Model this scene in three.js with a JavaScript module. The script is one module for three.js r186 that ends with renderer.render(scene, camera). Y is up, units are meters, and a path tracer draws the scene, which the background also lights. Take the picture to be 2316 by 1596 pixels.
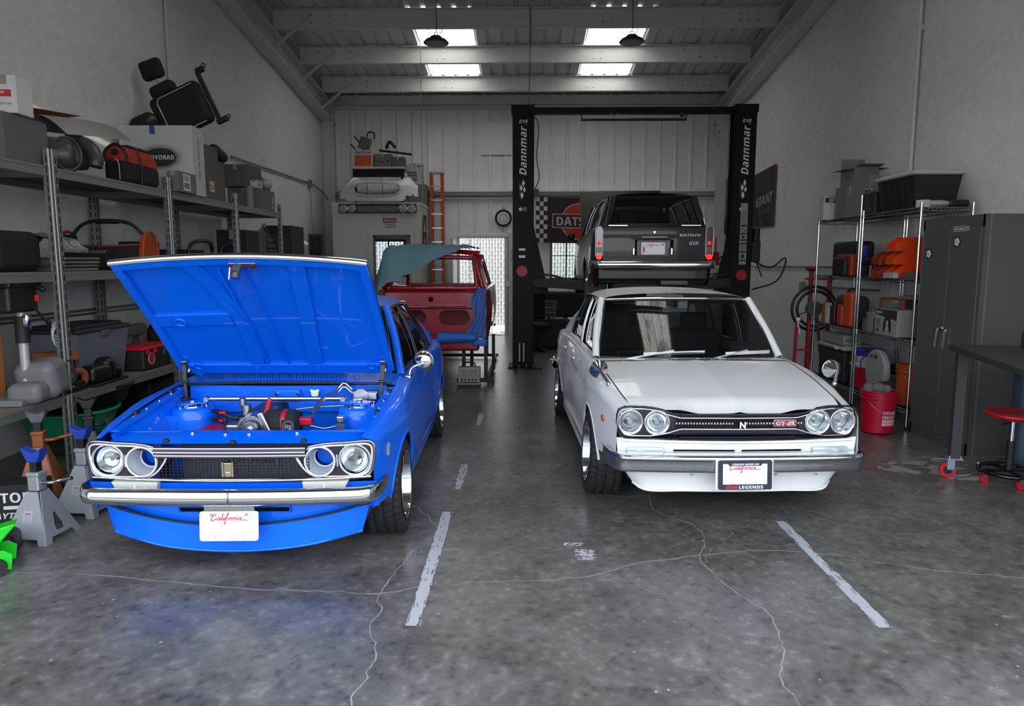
import * as THREE from 'three';
import { RoundedBoxGeometry } from 'three/addons/geometries/RoundedBoxGeometry.js';
import { mergeGeometries } from 'three/addons/utils/BufferGeometryUtils.js';
import { FontLoader } from 'three/addons/loaders/FontLoader.js';
import { TextGeometry } from 'three/addons/geometries/TextGeometry.js';
import { RectAreaLightUniformsLib } from 'three/addons/lights/RectAreaLightUniformsLib.js';

// ---------------------------------------------------------------- camera, sky, sun, exposure
const scene = new THREE.Scene();
const camera = new THREE.PerspectiveCamera(53.0155, 2316 / 1596, 0.05, 200);
camera.position.set(0, 1.68, 0);
camera.lookAt(-0.16600129, 0.40913878, -9.91752768);
const renderer = new THREE.WebGLRenderer({ antialias: true });
renderer.toneMapping = THREE.LinearToneMapping;
renderer.toneMappingExposure = 2.45;
renderer.shadowMap.enabled = true;
RectAreaLightUniformsLib.init();
{ // clear pale sky, brighter towards the horizon
  const w = 256, h = 128, d = new Float32Array(w * h * 4);
  for (let j = 0; j < h; j++) {
    const el = ((j + 0.5) / h - 0.5) * Math.PI, t = Math.max(0, Math.sin(el));
    const k = Math.pow(1 - t, 2.2);
    const c = el < 0 ? [0.55, 0.55, 0.55] : [1.4 + 0.35 * k, 1.55 + 0.3 * k, 1.8 + 0.2 * k];
    for (let i = 0; i < w; i++) { const o = (j * w + i) * 4; d[o] = c[0]; d[o + 1] = c[1]; d[o + 2] = c[2]; d[o + 3] = 1; }
  }
  const t = new THREE.DataTexture(d, w, h, THREE.RGBAFormat, THREE.FloatType);
  t.mapping = THREE.EquirectangularReflectionMapping; t.magFilter = t.minFilter = THREE.LinearFilter; t.needsUpdate = true;
  scene.background = t;
}
const sun = new THREE.DirectionalLight(0xfff4e2, 12);
sun.position.set(14, 20, 2.4).add(new THREE.Vector3(0, 0, -9)); sun.target.position.set(0, 0, -9);
sun.castShadow = true; sun.shadow.mapSize.set(2048, 2048);
Object.assign(sun.shadow.camera, { left: -18, right: 18, top: 18, bottom: -18, near: 1, far: 60 });
scene.add(sun, sun.target);

// ---------------------------------------------------------------- helpers
let seed = 7;
const rnd = () => { seed = (seed * 1664525 + 1013904223) >>> 0; return seed / 4294967296; };
const rr = (a, b) => a + (b - a) * rnd();
const V = (x, y, z) => new THREE.Vector3(x, y, z);
const lerp = (a, b, t) => a + (b - a) * t;
const sst = (a, b, x) => { const t = Math.min(1, Math.max(0, (x - a) / (b - a))); return t * t * (3 - 2 * t); };
const PI = Math.PI;
function pw(pts, x) { // piecewise linear-smooth interpolation through [x, y] pairs (x ascending)
  if (x <= pts[0][0]) return pts[0][1];
  for (let i = 1; i < pts.length; i++) if (x <= pts[i][0]) return lerp(pts[i - 1][1], pts[i][1], (x - pts[i - 1][0]) / (pts[i][0] - pts[i - 1][0]));
  return pts[pts.length - 1][1];
}
function sp(pts, x) { // monotone-ish Catmull-Rom through pairs
  const n = pts.length; if (x <= pts[0][0]) return pts[0][1]; if (x >= pts[n - 1][0]) return pts[n - 1][1];
  let i = 1; while (pts[i][0] < x) i++;
  const s = k => k <= 0 || k >= n - 1 ? (k <= 0 ? (pts[1][1] - pts[0][1]) / (pts[1][0] - pts[0][0]) : (pts[n - 1][1] - pts[n - 2][1]) / (pts[n - 1][0] - pts[n - 2][0])) : (pts[k + 1][1] - pts[k - 1][1]) / (pts[k + 1][0] - pts[k - 1][0]);
  const h = pts[i][0] - pts[i - 1][0], t = (x - pts[i - 1][0]) / h, a = pts[i - 1][1], b = pts[i][1], m = s(i - 1) * h, q = s(i) * h;
  return (2 * t ** 3 - 3 * t * t + 1) * a + (t ** 3 - 2 * t * t + t) * m + (-2 * t ** 3 + 3 * t * t) * b + (t ** 3 - t * t) * q;
}
// materials
const mats = {};
function M(color, rough = 0.6, metal = 0, extra = {}) {
  const key = JSON.stringify([color, rough, metal, Object.keys(extra).map(k => [k, extra[k] && extra[k].uuid || extra[k]])]);
  if (!mats[key]) mats[key] = new THREE.MeshPhysicalMaterial({ color, roughness: rough, metalness: metal, side: THREE.DoubleSide, ...extra });
  return mats[key];
}
// value noise and computed textures
function noise2(w, h, cells, octaves = 4, sd = 1) {
  const out = new Float32Array(w * h); let amp = 1, tot = 0, s0 = seed; seed = sd * 7919 + 13;
  for (let o = 0; o < octaves; o++) {
    const c = cells << o, g = new Float32Array(c * c); for (let i = 0; i < c * c; i++) g[i] = rnd();
    for (let y = 0; y < h; y++) {
      const fy = y / h * c, y0 = Math.floor(fy), ty = fy - y0, sy = ty * ty * (3 - 2 * ty), r0 = (y0 % c) * c, r1 = ((y0 + 1) % c) * c;
      for (let x = 0; x < w; x++) {
        const fx = x / w * c, x0 = Math.floor(fx), tx = fx - x0, sx = tx * tx * (3 - 2 * tx), a = x0 % c, b = (x0 + 1) % c;
        out[y * w + x] += amp * ((g[r0 + a] * (1 - sx) + g[r0 + b] * sx) * (1 - sy) + (g[r1 + a] * (1 - sx) + g[r1 + b] * sx) * sy);
      }
    }
    tot += amp; amp *= 0.5;
  }
  seed = s0; for (let i = 0; i < out.length; i++) out[i] /= tot; return out;
}
function dataTex(w, h, fn, srgb = true, rx = 1, ry = 1) {
  const d = new Uint8Array(w * h * 4);
  for (let i = 0; i < w * h; i++) { const c = fn(i % w, Math.floor(i / w), i); for (let k = 0; k < 3; k++) d[i * 4 + k] = Math.max(0, Math.min(255, (Array.isArray(c) ? c[k] : c))); d[i * 4 + 3] = 255; }
  const t = new THREE.DataTexture(d, w, h); t.wrapS = t.wrapT = THREE.RepeatWrapping; t.magFilter = THREE.LinearFilter; t.repeat.set(rx, ry);
  if (srgb) t.colorSpace = THREE.SRGBColorSpace; t.needsUpdate = true; return t;
}
function canvasTex(w, h, draw) {
  const c = document.createElement('canvas'); c.width = w; c.height = h; draw(c.getContext('2d'), w, h);
  const t = new THREE.CanvasTexture(c); t.colorSpace = THREE.SRGBColorSpace; return t;
}
const printMat = (w, h, draw, rough = 0.6, extra = {}) => new THREE.MeshPhysicalMaterial({ map: canvasTex(w, h, draw), roughness: rough, side: THREE.DoubleSide, ...extra });
function txt(g, s, x, y, size, color, font = 'bold', family = 'sans-serif', maxW) {
  g.font = `${font} ${size}px ${family}`; g.fillStyle = color; g.textAlign = 'center'; g.textBaseline = 'middle';
  if (maxW) { const m = g.measureText(s).width; g.save(); g.translate(x, y); g.scale(maxW / m, 1); g.fillText(s, 0, 0); g.restore(); } else g.fillText(s, x, y);
}
// geometry
function xf(g, p = [0, 0, 0], r, s) {
  const m = new THREE.Matrix4().compose(V(...p), new THREE.Quaternion().setFromEuler(new THREE.Euler(...(r || [0, 0, 0]))), s ? V(...s) : V(1, 1, 1));
  return g.applyMatrix4(m);
}
const bx = (w, h, d, x = 0, y = 0, z = 0, r) => xf(new THREE.BoxGeometry(w, h, d), [x, y, z], r);
const rb = (w, h, d, rad, x = 0, y = 0, z = 0, r, seg = 2) => xf(new RoundedBoxGeometry(w, h, d, seg, Math.min(rad, w / 2.01, h / 2.01, d / 2.01)), [x, y, z], r);
const cy = (r1, r2, h, x = 0, y = 0, z = 0, r, n = 20, open = false) => xf(new THREE.CylinderGeometry(r1, r2, h, n, 1, open), [x, y, z], r);
const sph = (r, x = 0, y = 0, z = 0, s, n = 16) => xf(new THREE.SphereGeometry(r, n, Math.round(n * 0.7)), [x, y, z], null, s);
const tor = (R, r, x = 0, y = 0, z = 0, rot, n = 28, m = 8, arc = PI * 2) => xf(new THREE.TorusGeometry(R, r, m, n, arc), [x, y, z], rot);
function tb(pts, r, n = 0, m = 8, closed = false, sharp = false) {
  const v = pts.map(p => V(...p));
  let c; if (sharp || pts.length === 2) { c = new THREE.CurvePath(); for (let i = 0; i + 1 < v.length + (closed ? 1 : 0); i++) c.add(new THREE.LineCurve3(v[i], v[(i + 1) % v.length])); } else c = new THREE.CatmullRomCurve3(v, closed, 'centripetal');
  return new THREE.TubeGeometry(c, n || (pts.length === 2 ? 1 : pts.length * 5), r, m, closed && !sharp);
}
function bar(a, b, w, h) { // box beam from a to b
  const A = V(...a), B = V(...b), d = B.clone().sub(A), L = d.length(), g = new THREE.BoxGeometry(w, h, L);
  const z = d.normalize(), up = Math.abs(z.y) > 0.95 ? V(1, 0, 0) : V(0, 1, 0), x = up.clone().cross(z).normalize(), y = z.clone().cross(x);
  return g.applyMatrix4(new THREE.Matrix4().makeBasis(x, y, z).setPosition(A.add(B).multiplyScalar(0.5)));
}
const la = (pts, n = 32, p, r) => xf(new THREE.LatheGeometry(pts.map(q => new THREE.Vector2(...q)), n), p, r);
function shape(pts, holes = []) {
  const s = new THREE.Shape(pts.map(p => new THREE.Vector2(...p)));
  for (const h of holes) s.holes.push(new THREE.Path(h.map(p => new THREE.Vector2(...p))));
  return s;
}
function ex(pts, depth, bevel = 0, p, r, holes = [], curve = 12) { // extrude along +z, centred
  const s = pts.type === 'Shape' ? pts : shape(pts, holes);
  const g = new THREE.ExtrudeGeometry(s, { depth: depth - 2 * bevel, bevelEnabled: bevel > 0, bevelSize: bevel, bevelThickness: bevel, bevelOffset: -bevel, bevelSegments: 2, curveSegments: curve });
  g.translate(0, 0, -depth / 2 + bevel); return xf(g, p, r);
}
function rrect(w, h, r, x = 0, y = 0) { // rounded rectangle outline
  const s = []; for (const [cx, cy2, a0] of [[w / 2 - r, h / 2 - r, 0], [-w / 2 + r, h / 2 - r, 1], [-w / 2 + r, -h / 2 + r, 2], [w / 2 - r, -h / 2 + r, 3]])
    for (let i = 0; i <= 5; i++) { const a = (a0 + i / 5) * PI / 2; s.push([x + cx + r * Math.cos(a), y + cy2 + r * Math.sin(a)]); }
  return s;
}
const circ = (r, x = 0, y = 0, n = 28) => Array.from({ length: n }, (_, i) => [x + r * Math.cos(i / n * PI * 2), y + r * Math.sin(i / n * PI * 2)]);
function grid(nu, nv, fn, keep) {
  const p = [], uv = [], ix = [];
  for (let j = 0; j <= nv; j++) for (let i = 0; i <= nu; i++) { p.push(...fn(i / nu, j / nv, i, j)); uv.push(i / nu, j / nv); }
  for (let j = 0; j < nv; j++) for (let i = 0; i < nu; i++) {
    if (keep && !keep((i + 0.5) / nu, (j + 0.5) / nv, i, j)) continue;
    const a = j * (nu + 1) + i, b = a + 1, c = a + nu + 1, d = c + 1; ix.push(a, b, d, a, d, c);
  }
  const g = new THREE.BufferGeometry();
  g.setAttribute('position', new THREE.Float32BufferAttribute(p, 3)); g.setAttribute('uv', new THREE.Float32BufferAttribute(uv, 2)); g.setIndex(ix); g.computeVertexNormals(); return g;
}
function quad(a, b, c, d, n = 1) { // a-b bottom, d-c top
  return grid(n, n, (u, v) => [0, 1, 2].map(k => lerp(lerp(a[k], b[k], u), lerp(d[k], c[k], u), v)));
}
function mg(list) {
  const a = list.map(g => { g = g.index ? g.toNonIndexed() : g; const o = new THREE.BufferGeometry(); for (const k of ['position', 'normal', 'uv']) o.setAttribute(k, g.attributes[k]); return o; });
  return a.length === 1 ? a[0] : mergeGeometries(a);
}
const mir = g => { const h = g.clone(); h.applyMatrix4(new THREE.Matrix4().makeScale(-1, 1, 1)); // mirror in x, keep winding
  const n = h.index ? h.toNonIndexed() : h; for (const k of ['position', 'normal', 'uv']) { const a = n.attributes[k], s = a.itemSize; for (let i = 0; i < a.count; i += 3) for (let c = 0; c < s; c++) { const q = a.array[(i + 1) * s + c]; a.array[(i + 1) * s + c] = a.array[(i + 2) * s + c]; a.array[(i + 2) * s + c] = q; } } return n; };
const at = (g, x, y, z, r) => xf(g.clone(), [x, y, z], r);
// objects
const used = {};
const numbered = n => { used[n] = (used[n] ?? -1) + 1; return used[n] ? `${n}_${String(used[n]).padStart(3, '0')}` : n; };
function P(parent, name, g, m, label) { // a part
  const o = new THREE.Mesh(Array.isArray(g) ? mg(g) : g, m); o.name = name; o.castShadow = o.receiveShadow = true;
  if (label) o.userData.label = label; parent.add(o); return o;
}
function T(name, label, category, p = [0, 0, 0], turn = 0, group) { // a thing: a Group at its base
  const o = new THREE.Group(); o.name = numbered(name); o.position.set(...p); if (Array.isArray(turn)) o.rotation.set(...turn); else o.rotation.y = turn;
  o.userData = { label, category }; if (group) o.userData.group = group; scene.add(o); return o;
}
function O(name, g, m, label, category, p = [0, 0, 0], turn = 0, group) { // a thing of one mesh
  const o = P(scene, numbered(name), g, m); o.position.set(...p); if (Array.isArray(turn)) o.rotation.set(...turn); else o.rotation.y = turn;
  o.userData = { label, category }; if (group) o.userData.group = group; return o;
}
function S(name, g, m) { const o = g ? P(scene, name, g, m) : new THREE.Group(); o.name = name; o.userData = { kind: 'structure' }; if (!g) scene.add(o); return o; }
function copy(o, p, turn, label) { const c = o.clone(); c.userData = { ...o.userData }; c.name = numbered(o.name.replace(/_\d{3}$/, '')); c.position.set(...p); if (turn !== undefined) { if (Array.isArray(turn)) c.rotation.set(...turn); else c.rotation.y = turn; } if (label) c.userData.label = label; scene.add(c); return c; }

const FONT = await new FontLoader().loadAsync('fonts/droid/droid_sans_bold.typeface.json'), SERIF = await new FontLoader().loadAsync('fonts/droid/droid_serif_bold.typeface.json');
function letters(s, h, w, depth, font = FONT, slant = 0) { // raised lettering, centred, fitted to width w
  const g = new TextGeometry(s, { font, size: h, depth, curveSegments: 4 }); g.computeBoundingBox(); const b = g.boundingBox, sx = w / (b.max.x - b.min.x); g.translate(-(b.min.x + b.max.x) / 2, -(b.min.y + b.max.y) / 2, 0); g.scale(sx, 1, 1); if (slant) g.applyMatrix4(new THREE.Matrix4().makeShear(0, 0, slant, 0, 0, 0)); return g;
}
// shared materials
const CHROME = M(0xdadde0, 0.08, 1), STEEL = M(0x9a9c9e, 0.35, 1), ALU = M(0xb9bcc0, 0.3, 1), DARKSTEEL = M(0x3a3a3c, 0.45, 0.8), GALV = M(0x8d908f, 0.42, 0.75);
const RUBBER = M(0x161616, 0.8), BLACK = M(0x101011, 0.55), BLACKGLOSS = M(0x0b0b0c, 0.2), GREYPL = M(0x4b4b4b, 0.6), WHITEPL = M(0xd8d8d6, 0.5);
const CARD = M(0x6b6763, 0.9), CARD2 = M(0x5a5855, 0.9), CARD3 = M(0x77736e, 0.9);
const ORANGE = M(0xd9480f, 0.5), REDPL = M(0xc00d24, 0.4), DARK = M(0x1b1a1b, 0.8);
const GLASS = new THREE.MeshPhysicalMaterial({ color: 0xe8eef0, roughness: 0.02, transmission: 1, thickness: 0, ior: 1.5, side: THREE.DoubleSide });
const TINT = new THREE.MeshPhysicalMaterial({ color: 0x9aa3a5, roughness: 0.02, transmission: 1, thickness: 0, ior: 1.5, side: THREE.DoubleSide });
const LENS = new THREE.MeshPhysicalMaterial({ color: 0xf4f7f8, roughness: 0.05, transmission: 1, thickness: 0, ior: 1.5, side: THREE.DoubleSide });
// ================================================================ the building
const XL = -4.5, XR = 4.5, ZB = -16.45, ZF = -2.05, SL = 0.125;
const deckY = z => 5.9 + SL * (z + 12.5);          // underside of the roof deck
const wallN = noise2(512, 512, 4, 6, 3), wallN2 = noise2(512, 512, 64, 2, 4);
const wallMap = dataTex(512, 512, (x, y, i) => { const v = 208 + 22 * (wallN[i] - 0.5) + 12 * (wallN2[i] - 0.5); return [v, v, v]; }, true, 0.25, 0.25);
const wallBump = dataTex(512, 512, (x, y, i) => 128 + 120 * (wallN2[i] - 0.5), false, 0.8, 0.8);
const WALL = new THREE.MeshPhysicalMaterial({ map: wallMap, bumpMap: wallBump, bumpScale: 0.002, roughness: 0.75, side: THREE.DoubleSide });
const METALW = new THREE.MeshPhysicalMaterial({ map: dataTex(256, 256, (x, y) => { const v = 232 + 12 * (wallN[(y * 2 % 512) * 512 + x % 8] - 0.5) + 14 * (wallN[y * 512 + x] - 0.5); return [v, v, v]; }, true, 0.5, 0.5), roughness: 0.5, side: THREE.DoubleSide });
const STRUCT = M(0xcfcfcd, 0.55), STRUCT2 = M(0xb8b8b6, 0.6), TRIMW = M(0xc9c8c6, 0.5);
// floor: stained, worn, sealed concrete
{
  const N = 1024, a = noise2(N, N, 5, 6, 11), b = noise2(N, N, 24, 5, 12), c = noise2(N, N, 128, 3, 13), e = noise2(N, N, 9, 4, 14);
  const map = dataTex(N, N, (x, y, i) => {
    let v = 94 + 40 * (a[i] - 0.5) + 38 * (b[i] - 0.5) + 34 * (c[i] - 0.5);
    v -= 9 * sst(0.5, 0.75, e[i]); v += 10 * sst(0.68, 0.8, c[i]) - 10 * sst(0.3, 0.2, c[i]);
    return [v, v * 0.985, v * 0.965];
  }, true, 1, 1);
  const ro = dataTex(N, N, (x, y, i) => 76 + 14 * (b[i] - 0.5) + 10 * (a[i] - 0.5), false);
  const bu = dataTex(N, N, (x, y, i) => 128 + 60 * (c[i] - 0.5) + 40 * (b[i] - 0.5), false);
  const FLOOR = new THREE.MeshPhysicalMaterial({ map, roughnessMap: ro, bumpMap: bu, bumpScale: 0.0016, roughness: 1, side: THREE.DoubleSide });
  const g = new THREE.BoxGeometry(XR - XL, 0.15, ZF - ZB); g.translate(0, -0.075, (ZF + ZB) / 2);
  const p = g.attributes.position, u = g.attributes.uv; for (let i = 0; i < p.count; i++) u.setXY(i, (p.getX(i) + 4.5) / 4.6, p.getZ(i) / 4.6);
  S('floor', g, FLOOR);
  const APRON = new THREE.MeshPhysicalMaterial({ map, roughness: 0.9, color: 0x6a6a6a });
  const ga = new THREE.BoxGeometry(40, 0.15, 20); ga.translate(0, -0.076, ZF + 10.0); const pa = ga.attributes.position, ua = ga.attributes.uv; for (let i = 0; i < pa.count; i++) ua.setXY(i, pa.getX(i) / 4.6, pa.getZ(i) / 4.6);
  S('apron', ga, APRON);
  const gy = new THREE.BoxGeometry(40, 0.1, 6); gy.translate(0, -0.1, ZB - 3.15);
  S('yard_ground', gy, M(0x8b8882, 0.95));
}
function uvm(g, sc = 1) { // box-projected uv in metres
  g = g.index ? g.toNonIndexed() : g; const p = g.attributes.position, n = g.attributes.normal, u = g.attributes.uv;
  for (let i = 0; i < p.count; i++) { const ax = Math.abs(n.getX(i)), ay = Math.abs(n.getY(i)), az = Math.abs(n.getZ(i)); if (ax >= ay && ax >= az) u.setXY(i, p.getZ(i) * sc, p.getY(i) * sc); else if (ay >= az) u.setXY(i, p.getX(i) * sc, p.getZ(i) * sc); else u.setXY(i, p.getX(i) * sc, p.getY(i) * sc); }
  return g;
}
// side walls: extruded trapezium in z-y
for (const [nm, x] of [['wall_left', XL - 0.1], ['wall_right', XR + 0.1]]) {
  const g = ex([[-ZF, 0], [-ZB, 0], [-ZB, deckY(ZB) + 0.1], [-ZF, deckY(ZF) + 0.1]], 0.2, 0, [x, 0, 0], [0, PI / 2, 0]);
  S(nm, uvm(g), WALL);
}
// front wall with the roll-up door opening (behind the camera's view)
{
  const H = deckY(ZF) + 0.1;
  S('wall_front', uvm(ex([[XL - 0.2, 0], [-3.75, 0], [-3.75, 3.66], [3.75, 3.66], [3.75, 0], [XR + 0.2, 0], [XR + 0.2, H], [XL - 0.2, H]], 0.2, 0, [0, 0, ZF + 0.1])), WALL);
}
// back wall: sheet metal with upright ribs, a girt, a doorway and two windows
const DOOR = { x0: -1.49, x1: -0.43, y: 2.24 }, WIN = { x0: 0.6, x1: 1.55, y0: 1.28, y1: 2.25 }, WIN2 = { x0: -3.55, x1: -2.72, y0: 1.35, y1: 2.2 };
{
  const r = (w) => [[w.x0, w.y0], [w.x1, w.y0], [w.x1, w.y1], [w.x0, w.y1]];
  const wb = S('wall_back', uvm(ex([[XL - 0.2, 0], [DOOR.x0, 0], [DOOR.x0, DOOR.y], [DOOR.x1, DOOR.y], [DOOR.x1, 0], [XR + 0.2, 0], [XR + 0.2, 5.5], [XL - 0.2, 5.5]], 0.06, 0, [0, 0, ZB - 0.03], null, [r(WIN), r(WIN2)])), METALW);
  const rib = (h) => ex([[-0.045, 0], [-0.022, 0.03], [0.022, 0.03], [0.045, 0]], h, 0, [0, 0, 0], [PI / 2, 0, 0]);
  const mk = {};
  for (let x = XL + 0.25; x < XR - 0.1; x += 0.348) {
    const segs = [[3.3, 5.05]];
    const inW = [WIN, WIN2].find(w => x > w.x0 - 0.09 && x < w.x1 + 0.09);
    if (x > DOOR.x0 - 0.12 && x < DOOR.x1 + 0.12) segs.push([2.36, 3.12]); else if (inW) segs.push([0.02, inW.y0 - 0.08], [inW.y1 + 0.08, 3.12]); else segs.push([0.02, 3.12]);
    for (const [a, b] of segs) { const h = b - a, k = h.toFixed(2); mk[k] ??= rib(h).rotateY(0); const o = P(wb, 'rib', mk[k], METALW); o.position.set(x, (a + b) / 2, ZB); o.rotation.x = 0; }
  }
  P(wb, 'girt', [bx(9, 0.02, 0.2, 0, 3.3, ZB + 0.1), bx(9, 0.2, 0.015, 0, 3.21, ZB + 0.012), bx(9, 0.05, 0.015, 0, 3.28, ZB + 0.2), bx(9, 0.012, 0.1, 0, 3.12, ZB + 0.05)], METALW);
  P(wb, 'girt_conduit', [tb([[-4.4, 3.17, ZB + 0.05], [4.4, 3.17, ZB + 0.05]], 0.016)], GALV);
  P(wb, 'patch_panel', bx(0.7, 0.72, 0.02, -0.62, 4.45, ZB + 0.035), METALW);
  P(wb, 'base_angle', bx(3.0, 0.1, 0.03, 2.9, 0.05, ZB + 0.02), STRUCT2);
}
// doorway with an opened leaf
{
  const d = S('door_1'); const { x0, x1, y } = DOOR;
  P(d, 'door_frame', [bx(0.07, y, 0.16, x0 - 0.02, y / 2, ZB), bx(0.07, y, 0.16, x1 + 0.02, y / 2, ZB), bx(x1 - x0 + 0.11, 0.07, 0.16, (x0 + x1) / 2, y + 0.02, ZB)], TRIMW);
  const leaf = P(d, 'door_leaf', [rb(0.045, y - 0.06, 1.0, 0.004, x0 - 0.07, y / 2, ZB + 0.56)], M(0xb7b6b4, 0.5));
  P(leaf, 'knob', [cy(0.028, 0.028, 0.03, x0 - 0.035, 1.0, ZB + 0.98, [0, 0, PI / 2]), sph(0.032, x0 - 0.005, 1.0, ZB + 0.98)], STEEL);
  P(leaf, 'hinge', [0.25, 1.1, 2.0].map(h => cy(0.012, 0.012, 0.1, x0 - 0.03, h, ZB + 0.07)), STEEL);
  P(d, 'strike_plate', [bx(0.02, 0.16, 0.04, x1 - 0.005, 1.05, ZB + 0.05), bx(0.08, 0.12, 0.03, x1 + 0.06, 1.18, ZB + 0.1)], STEEL);
  P(d, 'threshold', bx(x1 - x0, 0.02, 0.18, (x0 + x1) / 2, 0.01, ZB), ALU);
  const sk = S('trim_1', [bx(0.09, 2.34, 0.03, x1 + 0.12, 1.17, ZB + 0.06)], TRIMW);
}
function windowUnit(n, w, mull, bars) {
  const d = S('window_' + n), cx = (w.x0 + w.x1) / 2, cyy = (w.y0 + w.y1) / 2, W = w.x1 - w.x0, H = w.y1 - w.y0, F = M(0x5d5a62, 0.5);
  P(d, 'window_frame', [bx(0.05, H, 0.1, w.x0 + 0.025, cyy, ZB), bx(0.05, H, 0.1, w.x1 - 0.025, cyy, ZB), bx(W, 0.05, 0.1, cx, w.y0 + 0.025, ZB), bx(W, 0.05, 0.1, cx, w.y1 - 0.025, ZB)], F);
  P(d, 'mullion', bx(0.035, H - 0.1, 0.05, mull, cyy, ZB), F);
  for (const y of bars) P(d, 'muntin', bx(W - 0.1, 0.02, 0.03, cx, y, ZB), F);
  P(d, 'pane', bx(mull - w.x0 - 0.06, H - 0.1, 0.006, (w.x0 + 0.05 + mull) / 2, cyy, ZB + 0.01), GLASS);
  P(d, 'pane', bx(w.x1 - mull - 0.06, H - 0.1, 0.006, (w.x1 - 0.05 + mull) / 2, cyy, ZB - 0.01), GLASS);
}
windowUnit(1, WIN, 0.97, [1.83]); windowUnit(2, WIN2, -3.12, []);
// roof: folded sheet panels, two translucent strips
{
  const roof = S('ceiling'), edges = [-4.5, -4.025, -2.99, -1.955, -0.92, 0.115, 1.15, 2.185, 3.22, 4.255, 4.5];
  const ROOFM = new THREE.MeshPhysicalMaterial({ map: dataTex(256, 256, (x, y) => { const v = 205 + 26 * (wallN[y * 512 + x] - 0.5); return [v, v, v]; }, true, 1, 1), roughness: 0.6, side: THREE.DoubleSide });
  const SKY = new THREE.MeshPhysicalMaterial({ map: dataTex(256, 256, (x, y) => { const v = 226 - 60 * sst(0.5, 0.66, wallN[y * 512 + x * 2 % 512]) + 60 * (wallN2[y * 512 + x] - 0.5) - 22 * (x % 7 < 2); return [v, v, v]; }), roughness: 1, transmission: 0.6, thickness: 0, side: THREE.DoubleSide });
  const panel = (x0, x1, z0, z1) => { // ribs run along z
    const w = x1 - x0, n = Math.max(1, Math.round(w / 0.26)), prof = [];
    for (let i = 0; i < n; i++) { const a = x0 + w * i / n, s = w / n; prof.push([a, 0.035], [a + 0.02, 0.035], [a + 0.045, 0], [a + s - 0.045, 0], [a + s - 0.02, 0.035]); } prof.push([x1, 0.035]);
    const p = [], uv = [], ix = []; prof.forEach(([x, h]) => { for (const z of [z0, z1]) { p.push(x, deckY(z) + h, z); uv.push((x - x0) / w, (z - z0) / 1.5); } });
    for (let i = 0; i + 1 < prof.length; i++) { const a = i * 2; ix.push(a, a + 1, a + 3, a, a + 3, a + 2); }
    const g = new THREE.BufferGeometry(); g.setAttribute('position', new THREE.Float32BufferAttribute(p, 3)); g.setAttribute('uv', new THREE.Float32BufferAttribute(uv, 2)); g.setIndex(ix); const q = g.toNonIndexed(); q.computeVertexNormals(); return q;
  };
  for (let i = 0; i + 1 < edges.length; i++) {
    const a = edges[i], b = edges[i + 1];
    if (i === 3 || i === 6) { P(roof, 'roof_panel', panel(a, b, ZF, -5.05), ROOFM); P(roof, 'skylight_panel', panel(a + 0.003, b - 0.003, -5.05, -7.97), SKY, 'translucent corrugated skylight panel'); P(roof, 'roof_panel', panel(a, b, -7.97, -12.48), ROOFM); P(roof, 'roof_panel', panel(a, b, -15.38, ZB), ROOFM); const sk = P(roof, 'skylight_panel', panel(a + 0.003, b - 0.003, -12.48, -15.38), SKY, 'translucent corrugated skylight panel'); }
    else P(roof, 'roof_panel', panel(a, b, ZF, ZB), ROOFM);
  }
  // dark outer skin so that sky enters only through the translucent strips
  const strip = (x0, x1, z0, z1) => quad([x0, deckY(z0) + 0.06, z0], [x1, deckY(z0) + 0.06, z0], [x1, deckY(z1) + 0.06, z1], [x0, deckY(z1) + 0.06, z1]);
  P(roof, 'roof_skin', [strip(-4.7, -1.955, ZF + 0.2, ZB - 0.2), strip(-0.92, 1.15, ZF + 0.2, ZB - 0.2), strip(2.185, 4.7, ZF + 0.2, ZB - 0.2), ...[[-1.955, -0.92], [1.15, 2.185]].flatMap(([a, b]) => [strip(a, b, ZF + 0.2, -5.03), strip(a, b, -7.99, -12.46), strip(a, b, -15.42, ZB - 0.2)])], M(0x555555, 0.6, 0.5));
}
// purlins (C section facing the camera) with bolts, eave strut, rafters along the walls, flange braces
for (const [k, z] of [-3.5, -5, -6.5, -8, -9.5, -11, -12.5, -13.95, -15.4].entries()) {
  const y1 = deckY(z) - 0.012, y0 = y1 - 0.285, p = S(numbered('purlin'));
  P(p, 'web', bx(8.5, 0.285, 0.012, 0, (y0 + y1) / 2, z), STRUCT);
  P(p, 'bottom_flange', bx(8.5, 0.012, 0.085, 0, y0, z - 0.04), STRUCT);
  P(p, 'top_flange', bx(8.5, 0.012, 0.085, 0, y1, z + 0.04), STRUCT);
  P(p, 'lap_splice', bx(0.9, 0.25, 0.01, -0.05 , (y0 + y1) / 2, z + 0.011), STRUCT);
  const b = []; for (const s of [-1, 1]) for (const dx of [3.9, 3.75, 3.6, 3.3, 3.0, 1.55, 1.42]) for (const dy of [0.06, -0.06]) b.push(cy(0.014, 0.014, 0.014, s * dx - (dx < 2 ? 0.1 : 0), (y0 + y1) / 2 + dy, z + 0.014, [PI / 2, 0, 0], 6));
  P(p, 'bolts', b, ALU);
}
S('eave_strut', [bx(8.7, 0.2, 0.02, 0, deckY(ZB) - 0.13, ZB + 0.1), bx(8.7, 0.015, 0.12, 0, deckY(ZB) - 0.23, ZB + 0.06), bx(8.7, 0.05, 0.05, 0, 5.1, ZB + 0.04)], STRUCT);
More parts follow.
